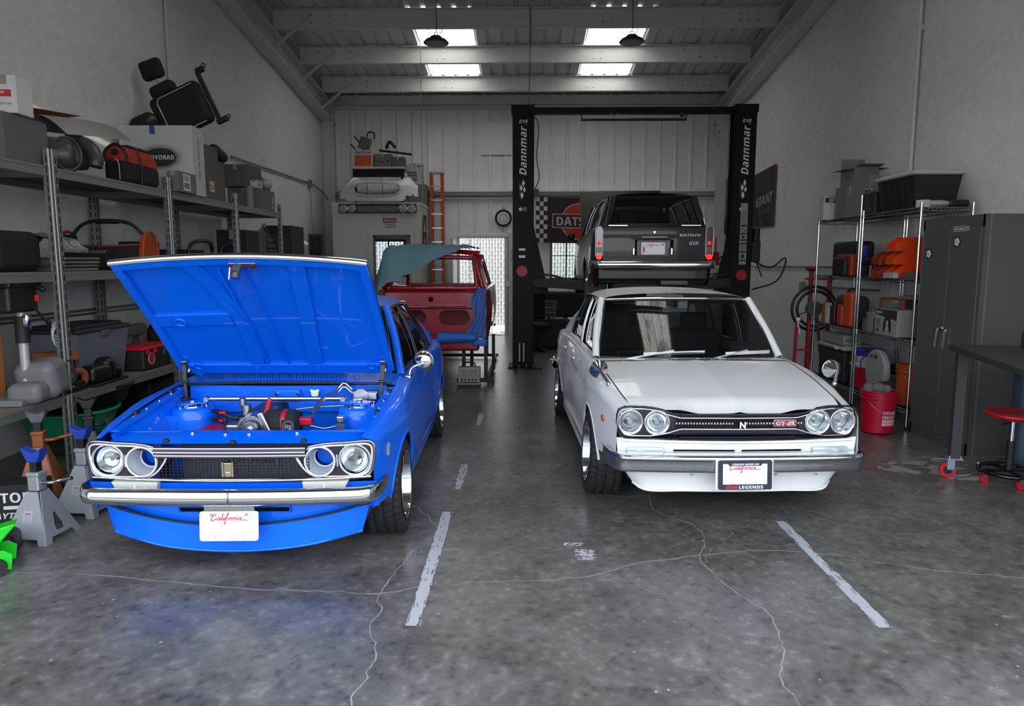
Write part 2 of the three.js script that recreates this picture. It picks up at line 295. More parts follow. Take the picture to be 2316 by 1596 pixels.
for (const s of [-1, 1]) {
  const r = S(numbered('rafter')), f = (z) => deckY(z) - 0.3, X = s * 4.36;
  P(r, 'web', quad([X, f(ZF) - 0.36, ZF], [X, f(ZB) - 0.36, ZB], [X, f(ZB), ZB], [X, f(ZF), ZF]), STRUCT2);
  for (const dy of [0, -0.36]) P(r, dy ? 'bottom_flange' : 'top_flange', bar([X, f(ZF) + dy, ZF], [X, f(ZB) + dy, ZB], 0.26, 0.02), STRUCT);
  const c = S(numbered('steel_column'));
  P(c, 'web', bx(0.02, 4.85, 0.28, X, 2.425, ZB + 0.2), STRUCT); P(c, 'flange', bx(0.26, 4.85, 0.02, X, 2.425, ZB + 0.34), TRIMW);
  P(c, 'bolts', [0.2, 0.34, 0.48, 0.62].map(d => cy(0.018, 0.018, 0.02, X - s * 0.08, 4.85 - d, ZB + 0.36, [PI / 2, 0, 0], 6)), STEEL);
}
for (const z of [-12.5, -13.95, -15.4]) { const y = deckY(z); S(numbered('flange_brace'), [bar([-3.62, y - 0.14, z + 0.03], [-4.26, y - 0.63, z + 0.03], 0.055, 0.006), bar([-3.62, y - 0.14, z + 0.03], [-4.26, y - 0.63, z + 0.03], 0.006, 0.055)], TRIMW); }
// conduits and sag rods
S('trim_2', [tb([[-4.47, 6.0, -9.2], [-4.47, 1.35, -9.2]], 0.019)], TRIMW);
S('trim_3', [tb([[4.46, 6.0, -8.45], [4.46, 2.2, -8.45]], 0.022), bx(0.03, 0.06, 0.06, 4.48, 4.3, -8.45)], TRIMW);
S('trim_4', [tb([[-4.46, 3.28, -11], [-4.46, 3.31, -14.9]], 0.016), bx(0.06, 0.16, 0.11, -4.46, 3.3, -15), tb([[-4.46, 3.2, -15], [-4.45, 2.4, -15.02], [-4.45, 1.3, -15]], 0.008), tb([[-4.46, 3.32, -15.05], [-4.4, 3.2, -15.7], [-4.4, 3.05, ZB + 0.25]], 0.014)], GALV);
S('trim_5', [tb([[-4.47, 1.2, -5], [-4.47, 1.19, -12]], 0.013), tb([[-4.47, 1.16, -5], [-4.47, 1.15, -12]], 0.01), bx(0.03, 0.08, 0.08, -4.48, 1.19, -8.2)], GALV);
S('trim_6', [tb([[4.46, 1.62, -9], [4.46, 1.6, -14]], 0.014), tb([[4.46, 1.33, -9], [4.46, 1.31, -11.4]], 0.014), bx(0.07, 0.14, 0.11, 4.46, 1.3, -11.45)], GALV);
S('trim_7', [tb([[0.1, 5.35, -12.62], [0.1, 5.05, -15.5], [0.1, 4.95, ZB + 0.14]], 0.007, 0, 6), tb([[0.1, 5.9, -12.4], [0.1, 5.3, -12.6]], 0.01), tb([[0.12, 5.0, ZB + 0.12], [0.3, 4.8, ZB + 0.1], [0.28, 4.0, ZB + 0.1], [0.34, 3.55, ZB + 0.1], [0.2, 3.25, ZB + 0.12]], 0.012), bx(0.14, 0.14, 0.08, 0.26, 3.24, ZB + 0.22)], GREYPL);
S('trim_8', [tb([[-1.86, 5.7, -13.2], [-1.86, 2.4, -13.2]], 0.006)], STEEL);
// yard behind: chain-link fence with pale slats
{
  const fz = ZB - 2.3, fence = T('chain_link_fence', 'white slatted chain link fence in bright daylight outside the back doorway', 'fence', [0, 0, fz]);
  const SLAT = M(0x747978, 0.6), slat = bx(0.062, 2.35, 0.012, 0, 1.2, 0);
  for (let x = -5.2; x < 3.4; x += 0.078) { const s = P(fence, 'slat', slat, SLAT); s.position.set(x, 0, 0); s.rotation.y = 0.15 * (rnd() - 0.5); }
  const wires = []; for (let x = -7.4; x < 3.4; x += 0.078) wires.push(bar([x, 0.02, 0.02], [x + 2.36, 2.38, 0.02], 0.009, 0.009));
  const mk2 = []; for (let y = 0.1; y < 2.4; y += 0.1) for (let x = -5.2; x < 3.4; x += 0.156) mk2.push(bx(0.09, 0.012, 0.012, x + (Math.round(y / 0.1) % 2) * 0.078, y, 0.018, [0, 0, 0.5]));
  const wm = P(fence, 'wire_mesh', mk2, M(0xf0f2f2, 0.4)); wm.userData.kind = 'stuff';
  for (const x of [-4.6, -1.4, 1.8]) P(fence, 'post', cy(0.035, 0.035, 2.5, x, 1.25, -0.05), GALV);
  P(fence, 'top_rail', tb([[-5.2, 2.42, -0.04], [3.4, 2.42, -0.04]], 0.022), GALV);
  const gr = []; for (let i = 0; i < 700; i++) { const s = rr(0.02, 0.07); gr.push(xf(new THREE.IcosahedronGeometry(s, 0), [rr(-4, 2.5), s * 0.3 - 0.05, ZB - rr(0.2, 2.2)], [rnd() * 3, rnd() * 3, 0])); }
  const gm = S('gravel', gr, M(0xa8a49c, 0.95)); gm.userData = { label: 'pale gravel on the ground outside the back doorway', category: 'gravel', kind: 'stuff' };
}
// ================================================================ car building blocks (car frame: +z is the nose, origin on the floor between the axles)
function carSide(c, s, z0, z1, o = {}) { // body side between z1 (rear) and z0 (front), from sill or wheel arch over the shoulder to the inner edge
  const nz = o.nz || Math.max(6, Math.round((z0 - z1) / 0.03)), K = 14, A = 6;
  return grid(K + A + 2, nz, (u, v, i, j) => {
    const z = lerp(z1, z0, v), yt = c.yt(z), r = c.rs(z), yb = Math.min(c.yb(z), yt - r - 0.02);
    const X = y => c.hw(z) - 0.16 * Math.max(0, 0.55 - y) ** 2 * 2 - (c.lean ?? 0.13) * Math.max(0, y - 0.55) ** 1.6 + (c.crease ? c.crease(y, z) : 0);
    const xs = X(yt - r);
    if (i <= K) { const y = lerp(yb, yt - r, i / K); return [s * X(y), y, z]; }
    if (i <= K + A) { const a = (i - K) / A * PI / 2; return [s * (xs - r + r * Math.cos(a)), yt - r + r * Math.sin(a), z]; }
    const xi = Math.min(c.xi(z), xs - r); return [s * lerp(xs - r, xi, (i - K - A) / 2), yt + (c.ti ? c.ti(z) : 0.004) * (i - K - A) / 2, z];
  });
}
const arch = (list, sill) => z => { let y = sill(z); for (const [zc, yc, R] of list) { const d = R * R - (z - zc) ** 2; if (d > 0) y = Math.max(y, yc + Math.sqrt(d)); } return y; };
function archLip(c, s, zc, yc, R, r = 0.012) { // rolled edge following the body side
  const pts = []; for (let i = 0; i <= 22; i++) { const a = PI * (0.02 + 0.96 * i / 22), z = zc + R * Math.cos(a), y = Math.max(yc + R * Math.sin(a), 0.2); pts.push([s * (c.hw(z) - 0.16 * Math.max(0, 0.55 - y) ** 2 * 2 - (c.lean ?? 0.13) * Math.max(0, y - 0.55) ** 1.6 + (c.crease ? c.crease(y, z) : 0) - 0.004), y, z]); }
  return tb(pts, r, 40, 6);
}
function wheelWell(s, x0, x1, zc, yc, R) { return grid(20, 1, (u, v) => { const a = PI * u; return [s * lerp(x0, x1, v), yc + R * Math.sin(a), zc + R * Math.cos(a)]; }); }
const GH = (c, s) => (z, t, off = 0) => [s * (lerp(c.xb(z), c.xr(z), t) + 0.018 * Math.sin(PI * t) + off), lerp(c.yt(z), c.yr(z), t), z];
function ghPatch(c, s, zb0, zb1, zt0, zt1, t0, t1, off = 0, n = 8) { const g = GH(c, s); return grid(n, n, (u, v) => { const t = lerp(t0, t1, v), z = lerp(lerp(zb0, zb1, u), lerp(zt0, zt1, u), v); return g(z, t, off); }); }
function ghLoop(c, s, zb0, zb1, zt0, zt1, t0, t1, r, off = 0.004) { const g = GH(c, s), p = []; for (let i = 0; i < 6; i++) p.push(g(lerp(zb0, zb1, i / 6), t0, off)); for (let i = 0; i < 6; i++) p.push(g(lerp(zb1, zt1, i / 6), lerp(t0, t1, i / 6), off)); for (let i = 0; i < 6; i++) p.push(g(lerp(zt1, zt0, i / 6), t1, off)); for (let i = 0; i < 6; i++) p.push(g(lerp(zt0, zb0, i / 6), lerp(t1, t0, i / 6), off)); return tb(p, r, 48, 6, true, true); }
function screen(xb, yb, zb, cvb, xt, yt, zt, cvt, n = 12, m0 = 0, m1 = 1) { // windscreen: curved in plan; m0..m1 inset
  return grid(n, 6, (u, v) => { const k = 2 * lerp(m0, m1, u) - 1, q = 1 - k * k; return [lerp(xb, xt, v) * k, lerp(yb, yt + 0.012 * q, v), lerp(zb + cvb * q, zt + cvt * q, v) + 0.012 * Math.sin(PI * v) * Math.sign(cvb)]; });
}
function screenLoop(xb, yb, zb, cvb, xt, yt, zt, cvt, r) { const f = (u, v) => { const k = 2 * u - 1, q = 1 - k * k; return [lerp(xb, xt, v) * k, lerp(yb, yt + 0.012 * q, v), lerp(zb + cvb * q, zt + cvt * q, v) + 0.012 * Math.sin(PI * v) * Math.sign(cvb)]; }, p = []; for (let i = 0; i < 10; i++) p.push(f(i / 10, 0)); for (let i = 0; i < 4; i++) p.push(f(1, i / 4)); for (let i = 0; i < 10; i++) p.push(f(1 - i / 10, 1)); for (let i = 0; i < 4; i++) p.push(f(0, 1 - i / 4)); return tb(p, r, 80, 6, true, true); }
function roofSkin(c, zf, zr, cvf, cvr, crown) { return grid(20, 16, (u, v) => { const k = 2 * u - 1, q = 1 - k * k, z = lerp(zr + cvr * q, zf + cvf * q, v), xr = c.xr(lerp(zr, zf, v)), e = Math.pow(Math.max(0, 1 - Math.abs(k) ** 6), 0.7); return [k * xr, c.yr(lerp(zr, zf, v)) + crown * (0.55 * e + 0.45 * q) * (0.75 + 0.25 * Math.sin(PI * v)), z]; }); }
function makeWheel(car, name, s, x, z, R, W, style, m) { // x = centre of the tyre; outer face towards s
  const w = new THREE.Group(); w.name = name; w.position.set(x, R, z); car.add(w);
  const h = W / 2, prof = [[R * 0.71, -h * 0.92], [R * 0.86, -h], [R * 0.955, -h * 0.94], [R * 0.99, -h * 0.8]];
  for (const g of [-0.5, 0, 0.5]) prof.push([R * 0.995, (g - 0.05) * W], [R * 0.965, (g - 0.04) * W], [R * 0.965, (g + 0.04) * W], [R * 0.998, (g + 0.05) * W]);
  prof.length = 4; for (const g of [-0.27, 0, 0.27]) prof.push([R, (g - 0.035) * W], [R * 0.966, (g - 0.028) * W], [R * 0.966, (g + 0.028) * W], [R, (g + 0.035) * W]);
  prof.push([R * 0.99, h * 0.8], [R * 0.955, h * 0.94], [R * 0.86, h], [R * 0.71, h * 0.92]);
  const ty = P(w, 'tyre', [la(prof, 48, [0, 0, 0], [0, 0, -PI / 2 * s])], M(0x1d1e22, 0.75));
  const blocks = []; for (let i = 0; i < 40; i++) { const a = i / 40 * PI * 2; for (const g of [-0.37, -0.135, 0.135, 0.37]) blocks.push(bx(W * 0.2, 0.006, 0.006, g * W, Math.sin(a + g * 0.35) * R * 0.9975, Math.cos(a + g * 0.35) * R * 0.9975, [-(a + g * 0.35) + PI / 2, g > 0 ? 0.35 : -0.35, 0])); }
  P(ty, 'tread_sipes', blocks, M(0x0c0c0e, 0.9));
  const rim = P(w, 'rim', [la([[R * 0.72, h * 0.97], [R * 0.735, h * 1.0], [R * 0.715, h * 1.02], [R * 0.69, h * 0.95], [R * 0.655, h * 0.5], [R * 0.63, h * 0.2], [R * 0.6, h * 0.1], [R * 0.6, -h * 0.9], [R * 0.72, -h * 0.97]], 40, [0, 0, 0], [0, 0, -PI / 2 * s])], CHROME);
  const sp = []; for (let i = 0; i < 8; i++) { const a = i / 8 * PI * 2; sp.push(bx(0.03, R * 0.5, 0.035, s * h * 0.2, Math.sin(a) * R * 0.36, Math.cos(a) * R * 0.36, [-(a) + PI / 2, 0, 0])); }
  P(w, 'spokes', [...sp, cy(R * 0.2, R * 0.22, 0.05, s * h * 0.22, 0, 0, [0, 0, PI / 2], 20), tor(R * 0.6, 0.012, s * h * 0.2, 0, 0, [0, PI / 2, 0], 32, 6)], style || M(0x2b2c2f, 0.4, 0.7));
  P(w, 'hub_cap', cy(R * 0.1, R * 0.1, 0.03, s * h * 0.38, 0, 0, [0, 0, PI / 2], 16), ALU);
  P(w, 'lug_nuts', [0, 1, 2, 3].map(i => cy(0.011, 0.011, 0.03, s * h * 0.36, Math.sin(i * PI / 2 + 0.78) * R * 0.17, Math.cos(i * PI / 2 + 0.78) * R * 0.17, [0, 0, PI / 2], 6)), CHROME);
  P(w, 'brake_disc', cy(R * 0.5, R * 0.5, 0.02, -s * h * 0.3, 0, 0, [0, 0, PI / 2], 28), STEEL);
  if (m) w.rotation.z = m; return w;
}
function seats(car, c, y0, zf, zr, mat) {
  for (const x of [-0.37, 0.37]) { const st = P(car, 'front_seat', [rb(0.5, 0.16, 0.5, 0.06, x, y0, zf), rb(0.5, 0.6, 0.14, 0.06, x, y0 + 0.32, zf - 0.3, [-0.22, 0, 0]), rb(0.26, 0.16, 0.09, 0.04, x, y0 + 0.68, zf - 0.38)], mat); }
  P(car, 'rear_bench', [rb(1.25, 0.16, 0.5, 0.06, 0, y0 - 0.02, zr), rb(1.25, 0.5, 0.14, 0.06, 0, y0 + 0.28, zr - 0.3, [-0.25, 0, 0])], mat);
}
function cabinTub(car, y0, zf, zr, w, mat) { P(car, 'cabin_floor', [bx(w * 2, 0.04, zf - zr, 0, y0, (zf + zr) / 2), bx(w * 2, 0.5, 0.04, 0, y0 + 0.25, zf), bx(w * 2, 0.55, 0.04, 0, y0 + 0.25, zr), bx(0.03, 0.5, zf - zr, w, y0 + 0.25, (zf + zr) / 2), bx(0.03, 0.5, zf - zr, -w, y0 + 0.25, (zf + zr) / 2)], mat); }
// "California" in a brush-script hand, drawn as strokes
function california(g, x, y, w, color, lw) {
  const s = w / 330; g.save(); g.translate(x, y); g.scale(s, s); g.strokeStyle = color; g.lineCap = 'round'; g.lineJoin = 'round';
  const st = (width, ...segs) => { g.lineWidth = width * lw; g.beginPath(); for (const q of segs) { g.moveTo(q[0], q[1]); for (let i = 2; i < q.length; i += 4) g.quadraticCurveTo(q[i], q[i + 1], q[i + 2], q[i + 3]); } g.stroke(); };
  st(7, [46, -34, 44, -46, 30, -38, 4, -20, 2, 6, 2, 22, 20, 14, 38, 6, 50, -4]); // C
  st(6, [82, -10, 70, -22, 60, -4, 54, 14, 66, 12, 78, 6, 84, -12, 78, 12, 88, 10]); // a
  st(6, [88, 10, 104, -14, 112, -44, 106, -50, 102, -20, 96, 14, 106, 12]); // l
  st(6, [106, 12, 116, 0, 120, -14, 112, 14, 122, 10]); st(6, [124, -28, 125, -29, 126, -28]); // i
  st(7, [122, 10, 144, -20, 158, -48, 164, -60, 152, -50, 140, -10, 128, 40, 122, 52, 120, 36]); st(5, [128, -6, 146, -10, 160, -10]); // f
  st(6, [176, -12, 160, -14, 160, 4, 162, 16, 174, 4, 184, -8, 174, -12]); // o
  st(6, [182, -4, 194, -18, 192, 12], [193, 0, 200, -16, 212, -10]); // r
  st(6, [214, -12, 212, 2, 208, 12], [211, 0, 224, -20, 226, -8, 222, 14, 232, 8]); // n
  st(6, [240, -12, 232, 14, 242, 10]); st(6, [244, -28, 245, -29, 246, -28]); // i
  st(6, [272, -10, 258, -20, 252, -2, 250, 14, 260, 10, 270, 4, 276, -12, 268, 14, 284, 12, 300, 8, 326, 12]); // a with tail
  g.restore();
}
function plateTex(kind) {
  return printMat(512, 256, (g, w, h) => {
    g.fillStyle = '#e9ebee'; g.fillRect(0, 0, w, h); g.fillStyle = kind === 'rear' ? '#dfe3e0' : '#d3dcea'; g.fillRect(22, 92, w - 44, h - 118);
    california(g, 95, 62, 325, '#d4123c', 1.3);
    g.strokeStyle = '#c8ccd4'; g.lineWidth = 2; g.strokeRect(22, 26, 62, 34); g.strokeRect(428, 26, 62, 34);
    if (kind === 'rear') { txt(g, 'JUL', 50, 44, 24, '#2b3550'); g.fillStyle = '#d26a22'; g.fillRect(430, 26, 60, 34); g.fillStyle = '#c86428'; g.fillRect(30, 82, 46, 138); g.fillStyle = '#5b2a1a'; g.fillRect(42, 120, 22, 70); txt(g, '35', 54, 206, 30, '#3a2420'); }
    else { g.fillStyle = '#d4123c'; g.fillRect(444, 42, 30, 4); }
    g.fillStyle = '#556'; for (const [x, y] of [[130, 232], [382, 232]]) { g.beginPath(); g.arc(x, y, 5, 0, 7); g.fill(); }
  }, 0.35);
}
function plate(car, name, p, rot, kind, frame) {
  const gq = new THREE.Group(); gq.name = name; gq.position.set(...p); gq.rotation.set(...rot); car.add(gq);
  P(gq, 'plate', ex(rrect(0.305, 0.155, 0.015), 0.004, 0.001), WHITEPL);
  const f = P(gq, 'plate_print', new THREE.PlaneGeometry(0.295, 0.146), plateTex(kind)); f.position.z = 0.0028;
  P(gq, 'rim', ex(rrect(0.305, 0.155, 0.015), 0.008, 0.001, [0, 0, 0], null, [rrect(0.291, 0.141, 0.012)]), WHITEPL);
  P(gq, 'plate_bolts', [-0.09, 0.09].map(x => cy(0.008, 0.008, 0.006, x, 0.06, 0.005, [PI / 2, 0, 0], 10)), STEEL); return gq;
}
function wiper(car, x0, x1, zb, yb, tilt, flip) { // arm and blade lying on the screen
  const a = new THREE.Group(); a.name = 'wiper'; car.add(a);
  P(a, 'arm', [bar([x0, yb - 0.01, zb + 0.05], [lerp(x0, x1, 0.62), yb + 0.055, zb + 0.02], 0.014, 0.012), rb(0.035, 0.03, 0.035, 0.008, x0, yb - 0.015, zb + 0.055)], ALU);
  P(a, 'blade', [bar([lerp(x0, x1, 0.25), yb + 0.03, zb + 0.02], [x1, yb + 0.045, zb + 0.015], 0.008, 0.018), bar([lerp(x0, x1, 0.25), yb + 0.02, zb + 0.015], [x1, yb + 0.033, zb + 0.01], 0.005, 0.012)], ALU);
}
// ================================================================ blue saloon with its bonnet up
const BLUE = new THREE.MeshPhysicalMaterial({ color: new THREE.Color().setRGB(0.0, 0.12, 0.74), roughness: 0.4, specularIntensity: 0.45, clearcoat: 0.45, clearcoatRoughness: 0.04, side: THREE.DoubleSide });
{
  const car = T('blue_car', 'glossy blue four door saloon car with its bonnet raised and engine bay open', 'car', [-1.604, 0, -5.5], 0.026);
  const FA = 1.21, RA = -1.21, R = 0.292, nose = 1.84, tail = -1.98;
  const c = {
    hw: z => sp([[tail, 0.74], [-1.7, 0.81], [-1.21, 0.85], [-0.6, 0.82], [0.4, 0.82], [0.9, 0.835], [1.21, 0.848], [1.5, 0.815], [1.75, 0.775], [nose, 0.752]], z),
    yt: z => sp([[tail, 0.86], [-1.5, 0.89], [-1.0, 0.895], [0.3, 0.885], [0.8, 0.865], [1.3, 0.825], [1.7, 0.775], [nose, 0.752]], z),
    rs: z => pw([[-1.9, 0.05], [0.5, 0.045], [1.84, 0.05]], z), lean: 0.16,
    xi: z => z > 0.62 ? sp([[0.62, 0.73], [1.2, 0.72], [1.7, 0.70], [nose, 0.69]], z) : z < -1.25 ? 0.62 : 0.69,
    xb: z => c.hw(z) - 0.095, xr: z => pw([[-1.25, 0.5], [-0.9, 0.535], [0.05, 0.545]], z), yr: z => sp([[-1.35, 1.25], [-1.0, 1.315], [-0.5, 1.345], [0.05, 1.34], [0.2, 1.32]], z),
    crease: (y, z) => 0.012 * Math.exp(-(((y - 0.72 - 0.02 * (z < 0)) / 0.025) ** 2)) * sst(1.84, 1.5, z)
  };
  c.yb = arch([[FA, 0.30, 0.335], [RA, 0.30, 0.325]], z => z > FA + 0.2 ? pw([[1.4, 0.34], [1.84, 0.36]], z) : 0.2);
  for (const s of [-1, 1]) {
    const fen = P(car, 'front_fender', carSide(c, s, nose, 0.62), BLUE); P(fen, 'arch_lip', archLip(c, s, FA, 0.30, 0.335), BLUE);
    const fd = P(car, 'front_door', carSide(c, s, 0.614, -0.31), BLUE); P(fd, 'door_handle', [rb(0.02, 0.022, 0.13, 0.008, s * 0.80, 0.775, -0.2)], CHROME);
    const rd = P(car, 'rear_door', carSide(c, s, -0.316, -1.02), BLUE); P(rd, 'door_handle', [rb(0.02, 0.022, 0.13, 0.008, s * 0.80, 0.785, -0.9)], CHROME);
    const rq = P(car, 'rear_quarter', carSide(c, s, -1.026, tail), BLUE); P(rq, 'arch_lip', archLip(c, s, RA, 0.30, 0.325), BLUE);
    P(car, 'sill', [rb(0.05, 0.1, 1.75, 0.02, s * 0.765, 0.215, -0.0)], BLUE); P(car, 'sill_trim', tb([[s * 0.79, 0.262, 0.87], [s * 0.79, 0.262, -0.88]], 0.008), CHROME);
    for (const z of [FA, RA]) P(car, 'wheel_well', wheelWell(s, 0.5, 0.8, z, 0.3, 0.345), BLACK);
    // glasshouse
    P(car, 'a_pillar', [tb([GH(c, s)(0.56, 0, -0.01), GH(c, s)(0.33, 0.5, -0.005), GH(c, s)(0.1, 1, 0)], 0.03, 12)], BLUE);
    P(car, 'b_pillar', ghPatch(c, s, -0.27, -0.36, -0.31, -0.37, 0, 1), BLUE);
    P(car, 'c_pillar', [ghPatch(c, s, -1.05, -1.62, -0.93, -1.2, 0, 1, 0, 12)], BLUE);
    P(car, 'side_window', ghPatch(c, s, 0.5, -0.28, 0.06, -0.32, 0.05, 0.95, -0.012), TINT);
    P(car, 'side_window', ghPatch(c, s, -0.37, -1.04, -0.38, -0.94, 0.05, 0.95, -0.012), TINT);
    P(car, 'window_trim', [ghLoop(c, s, 0.5, -0.28, 0.06, -0.32, 0.04, 0.96, 0.009), ghLoop(c, s, -0.37, -1.04, -0.38, -0.94, 0.04, 0.96, 0.009)], BLACKGLOSS);
    P(car, 'drip_rail', tb([0.1, -0.2, -0.6, -0.95, -1.15].map(z => GH(c, s)(z, 1, 0.012)), 0.009), CHROME);
  }
  makeWheel(car, 'wheel', 1, 0.728, FA, R, 0.22, null, 0.03); makeWheel(car, 'wheel', -1, -0.728, FA, R, 0.22, null, -0.03);
  makeWheel(car, 'wheel', 1, 0.73, RA, R, 0.22, null, 0.03); makeWheel(car, 'wheel', -1, -0.73, RA, R, 0.22, null, -0.03);
  P(car, 'roof', roofSkin(c, 0.07, -1.17, 0.06, -0.05, 0.075), BLUE);
  P(car, 'windshield', screen(0.66, 0.89, 0.53, 0.1, 0.525, 1.335, 0.1, 0.06), TINT); P(car, 'windshield_trim', screenLoop(0.66, 0.885, 0.535, 0.1, 0.53, 1.34, 0.1, 0.06, 0.014), BLACKGLOSS);
  P(car, 'rear_window', screen(0.6, 0.92, -1.58, -0.08, 0.49, 1.28, -1.19, -0.05), TINT); P(car, 'rear_window_trim', screenLoop(0.6, 0.915, -1.585, -0.08, 0.495, 1.285, -1.19, -0.05, 0.012), CHROME);
  P(car, 'boot_lid', grid(12, 8, (u, v) => { const z = lerp(tail, -1.6, v), k = 2 * u - 1; return [k * 0.64, c.yt(z) + 0.012 + 0.02 * (1 - k * k), z]; }), BLUE);
  P(car, 'tail_panel', grid(12, 8, (u, v) => [(2 * u - 1) * 0.73, lerp(0.3, 0.87, v), tail - 0.02 * Math.sin(PI * v)]), BLUE);
  cabinTub(car, 0.28, 0.6, -1.4, 0.68, DARK); seats(car, c, 0.42, -0.15, -1.0, M(0x222124, 0.8));
  P(car, 'dashboard', [rb(1.3, 0.2, 0.3, 0.05, 0, 0.78, 0.36)], BLACK);
  P(car, 'steering_wheel', [tor(0.18, 0.014, 0.36, 0.84, 0.12, [-0.4, 0, 0]), cy(0.03, 0.03, 0.2, 0.36, 0.79, 0.22, [PI / 2 - 0.4, 0, 0])], BLACK);
  P(car, 'underbody', [bx(1.2, 0.06, 3.2, 0, 0.22, -0.2)], DARK);
  // cowl with vent slots
  P(car, 'cowl', grid(16, 6, (u, v) => { const k = 2 * u - 1; return [k * 0.74, lerp(0.862, 0.892, v) + 0.022 * (1 - k * k), lerp(0.84, 0.53, v) + 0.1 * (1 - k * k) * lerp(0.6, 1, v)]; }), BLUE);
  { const sl = []; for (let i = 0; i < 46; i++) { const k = -0.62 + i * 1.24 / 45; if (Math.abs(k) < 0.03) continue; sl.push(bx(0.006, 0.01, 0.06, k * 0.74, 0.8815 + 0.022 * (1 - k * k) + 0.003, 0.69 + 0.08 * (1 - k * k), [0.35, 0.25, 0])); } P(car, 'cowl_vents', sl, BLUE).userData.kind = 'stuff'; }
  P(car, 'cowl_seal', tb([-1, -0.6, -0.2, 0.2, 0.6, 1].map(k => [k * 0.7, 0.872 + 0.02 * (1 - k * k), 0.855 + 0.06 * (1 - k * k)]), 0.009), BLACK);
  // engine bay
  P(car, 'firewall', [grid(10, 4, (u, v) => [(2 * u - 1) * 0.66, lerp(0.3, 0.865, v), 0.83 + 0.05 * (1 - (2 * u - 1) ** 2)]), bx(1.3, 0.05, 0.05, 0, 0.72, 0.88)], BLUE);
  for (const s of [-1, 1]) {
    P(car, 'inner_fender', [grid(14, 8, (u, v) => { const z = lerp(0.83, 1.74, u); return [s * (lerp(0.55, 0.70, v ** 2) - 0.02 * Math.sin(PI * u)), lerp(0.3, c.yt(z) - 0.025, v), z]; }), bar([s * 0.70, 0.85, 0.86], [s * 0.685, 0.765, 1.74], 0.06, 0.012)], BLUE);
    P(car, 'strut_tower', [la([[0.155, 0], [0.14, 0.3], [0.125, 0.36], [0.1, 0.375], [0, 0.375]], 28, [s * 0.53, 0.4, 1.1]), bx(0.2, 0.35, 0.26, s * 0.62, 0.56, 1.1)], BLUE);
    P(car, 'strut_top', [cy(0.07, 0.07, 0.015, s * 0.53, 0.783, 1.1), cy(0.02, 0.02, 0.03, s * 0.53, 0.8, 1.1, null, 8), ...[0, 2.1, 4.2].map(a => cy(0.009, 0.009, 0.03, s * 0.53 + 0.09 * Math.cos(a), 0.785, 1.1 + 0.09 * Math.sin(a), null, 6))], CHROME);
    P(car, 'fender_bolts', [0.9, 1.02, 1.18, 1.34, 1.5, 1.66].map(z => cy(0.009, 0.009, 0.012, s * 0.70, c.yt(z) - 0.012, z, null, 8)), CHROME);
    P(car, 'bump_stops', [1.0, 1.45].map(z => rb(0.03, 0.03, 0.05, 0.01, s * 0.705, c.yt(z) - 0.005, z)), BLACK);
    // bonnet hinge
    P(car, 'bonnet_hinge', [bar([s * 0.63, 0.72, 0.95], [s * 0.645, 0.9, 0.93], 0.014, 0.018), bar([s * 0.645, 0.9, 0.93], [s * 0.655, 1.03, 0.91], 0.012, 0.026), rb(0.05, 0.12, 0.06, 0.01, s * 0.652, 0.74, 0.93), cy(0.012, 0.012, 0.04, s * 0.645, 0.9, 0.93, [0, 0, PI / 2], 10), cy(0.009, 0.009, 0.03, s * 0.655, 1.02, 0.92, [0, 0, PI / 2], 8)], DARKSTEEL);
  }
  P(car, 'strut_bar', [tb([[-0.42, 0.82, 1.1], [0.42, 0.82, 1.1]], 0.014, 4, 12), ...[-1, 1].flatMap(s => [sph(0.02, s * 0.43, 0.82, 1.1), cy(0.016, 0.016, 0.03, s * 0.43, 0.82, 1.12, [PI / 2, 0, 0], 12)])], ALU);
  for (const s of [-1, 1]) P(car, 'strut_bar_mount', bar([s * 0.42, 0.805, 1.1], [s * 0.6, 0.79, 1.1], 0.09, 0.012), BLUE);
  P(car, 'bracket', [rb(0.16, 0.07, 0.03, 0.008, 0.02, 0.81, 0.91)], BLUE); P(car, 'bracket_bolts', [-0.05, 0.09].map(x => cy(0.012, 0.012, 0.03, x, 0.815, 0.93, [PI / 2, 0, 0], 10)), CHROME);
  P(car, 'bear_badge', [ex(circ(0.024), 0.006, 0, [0.2, 0.82, 0.925]), ex(circ(0.009, -0.02, 0.02), 0.006, 0, [0.2, 0.82, 0.925]), ex(circ(0.009, 0.02, 0.02), 0.006, 0, [0.2, 0.82, 0.925])], WHITEPL, 'white bear face badge');
  P(car, 'brake_hose', [0, 0.025].map(d => tb([[0.27, 0.74 + d, 1.28], [0.3, 0.8 + d, 1.15], [0.36, 0.83 + d, 0.98], [0.4, 0.87 + d, 0.95], [0.46, 0.83 + d, 0.97]], 0.008, 24)), ALU);
  P(car, 'master_cylinder', [rb(0.16, 0.05, 0.07, 0.008, 0.54, 0.81, 0.95), cy(0.045, 0.045, 0.02, 0.52, 0.82, 0.99, [PI / 2, 0, 0]), bx(0.17, 0.008, 0.08, 0.54, 0.84, 0.95)], ALU);
  P(car, 'reservoir_clamp', [rb(0.09, 0.05, 0.06, 0.012, 0.24, 0.72, 1.3)], M(0xb01030, 0.4, 0.3));
  P(car, 'fuel_regulator', [cy(0.028, 0.028, 0.03, 0.45, 0.68, 1.3, [PI / 2, 0, 0]), rb(0.05, 0.04, 0.05, 0.01, 0.45, 0.73, 1.28)], ALU);
  P(car, 'brake_line', [tb([[0.12, 0.7, 1.2], [0.12, 0.75, 1.15], [0.2, 0.76, 1.1], [0.42, 0.765, 1.05]], 0.005, 20), tb([[0.26, 0.7, 1.32], [0.36, 0.68, 1.32], [0.43, 0.69, 1.3]], 0.005)], ALU);
  const eng = new THREE.Group(); eng.name = 'engine'; eng.position.set(0, 0.135, -0.04); car.add(eng);
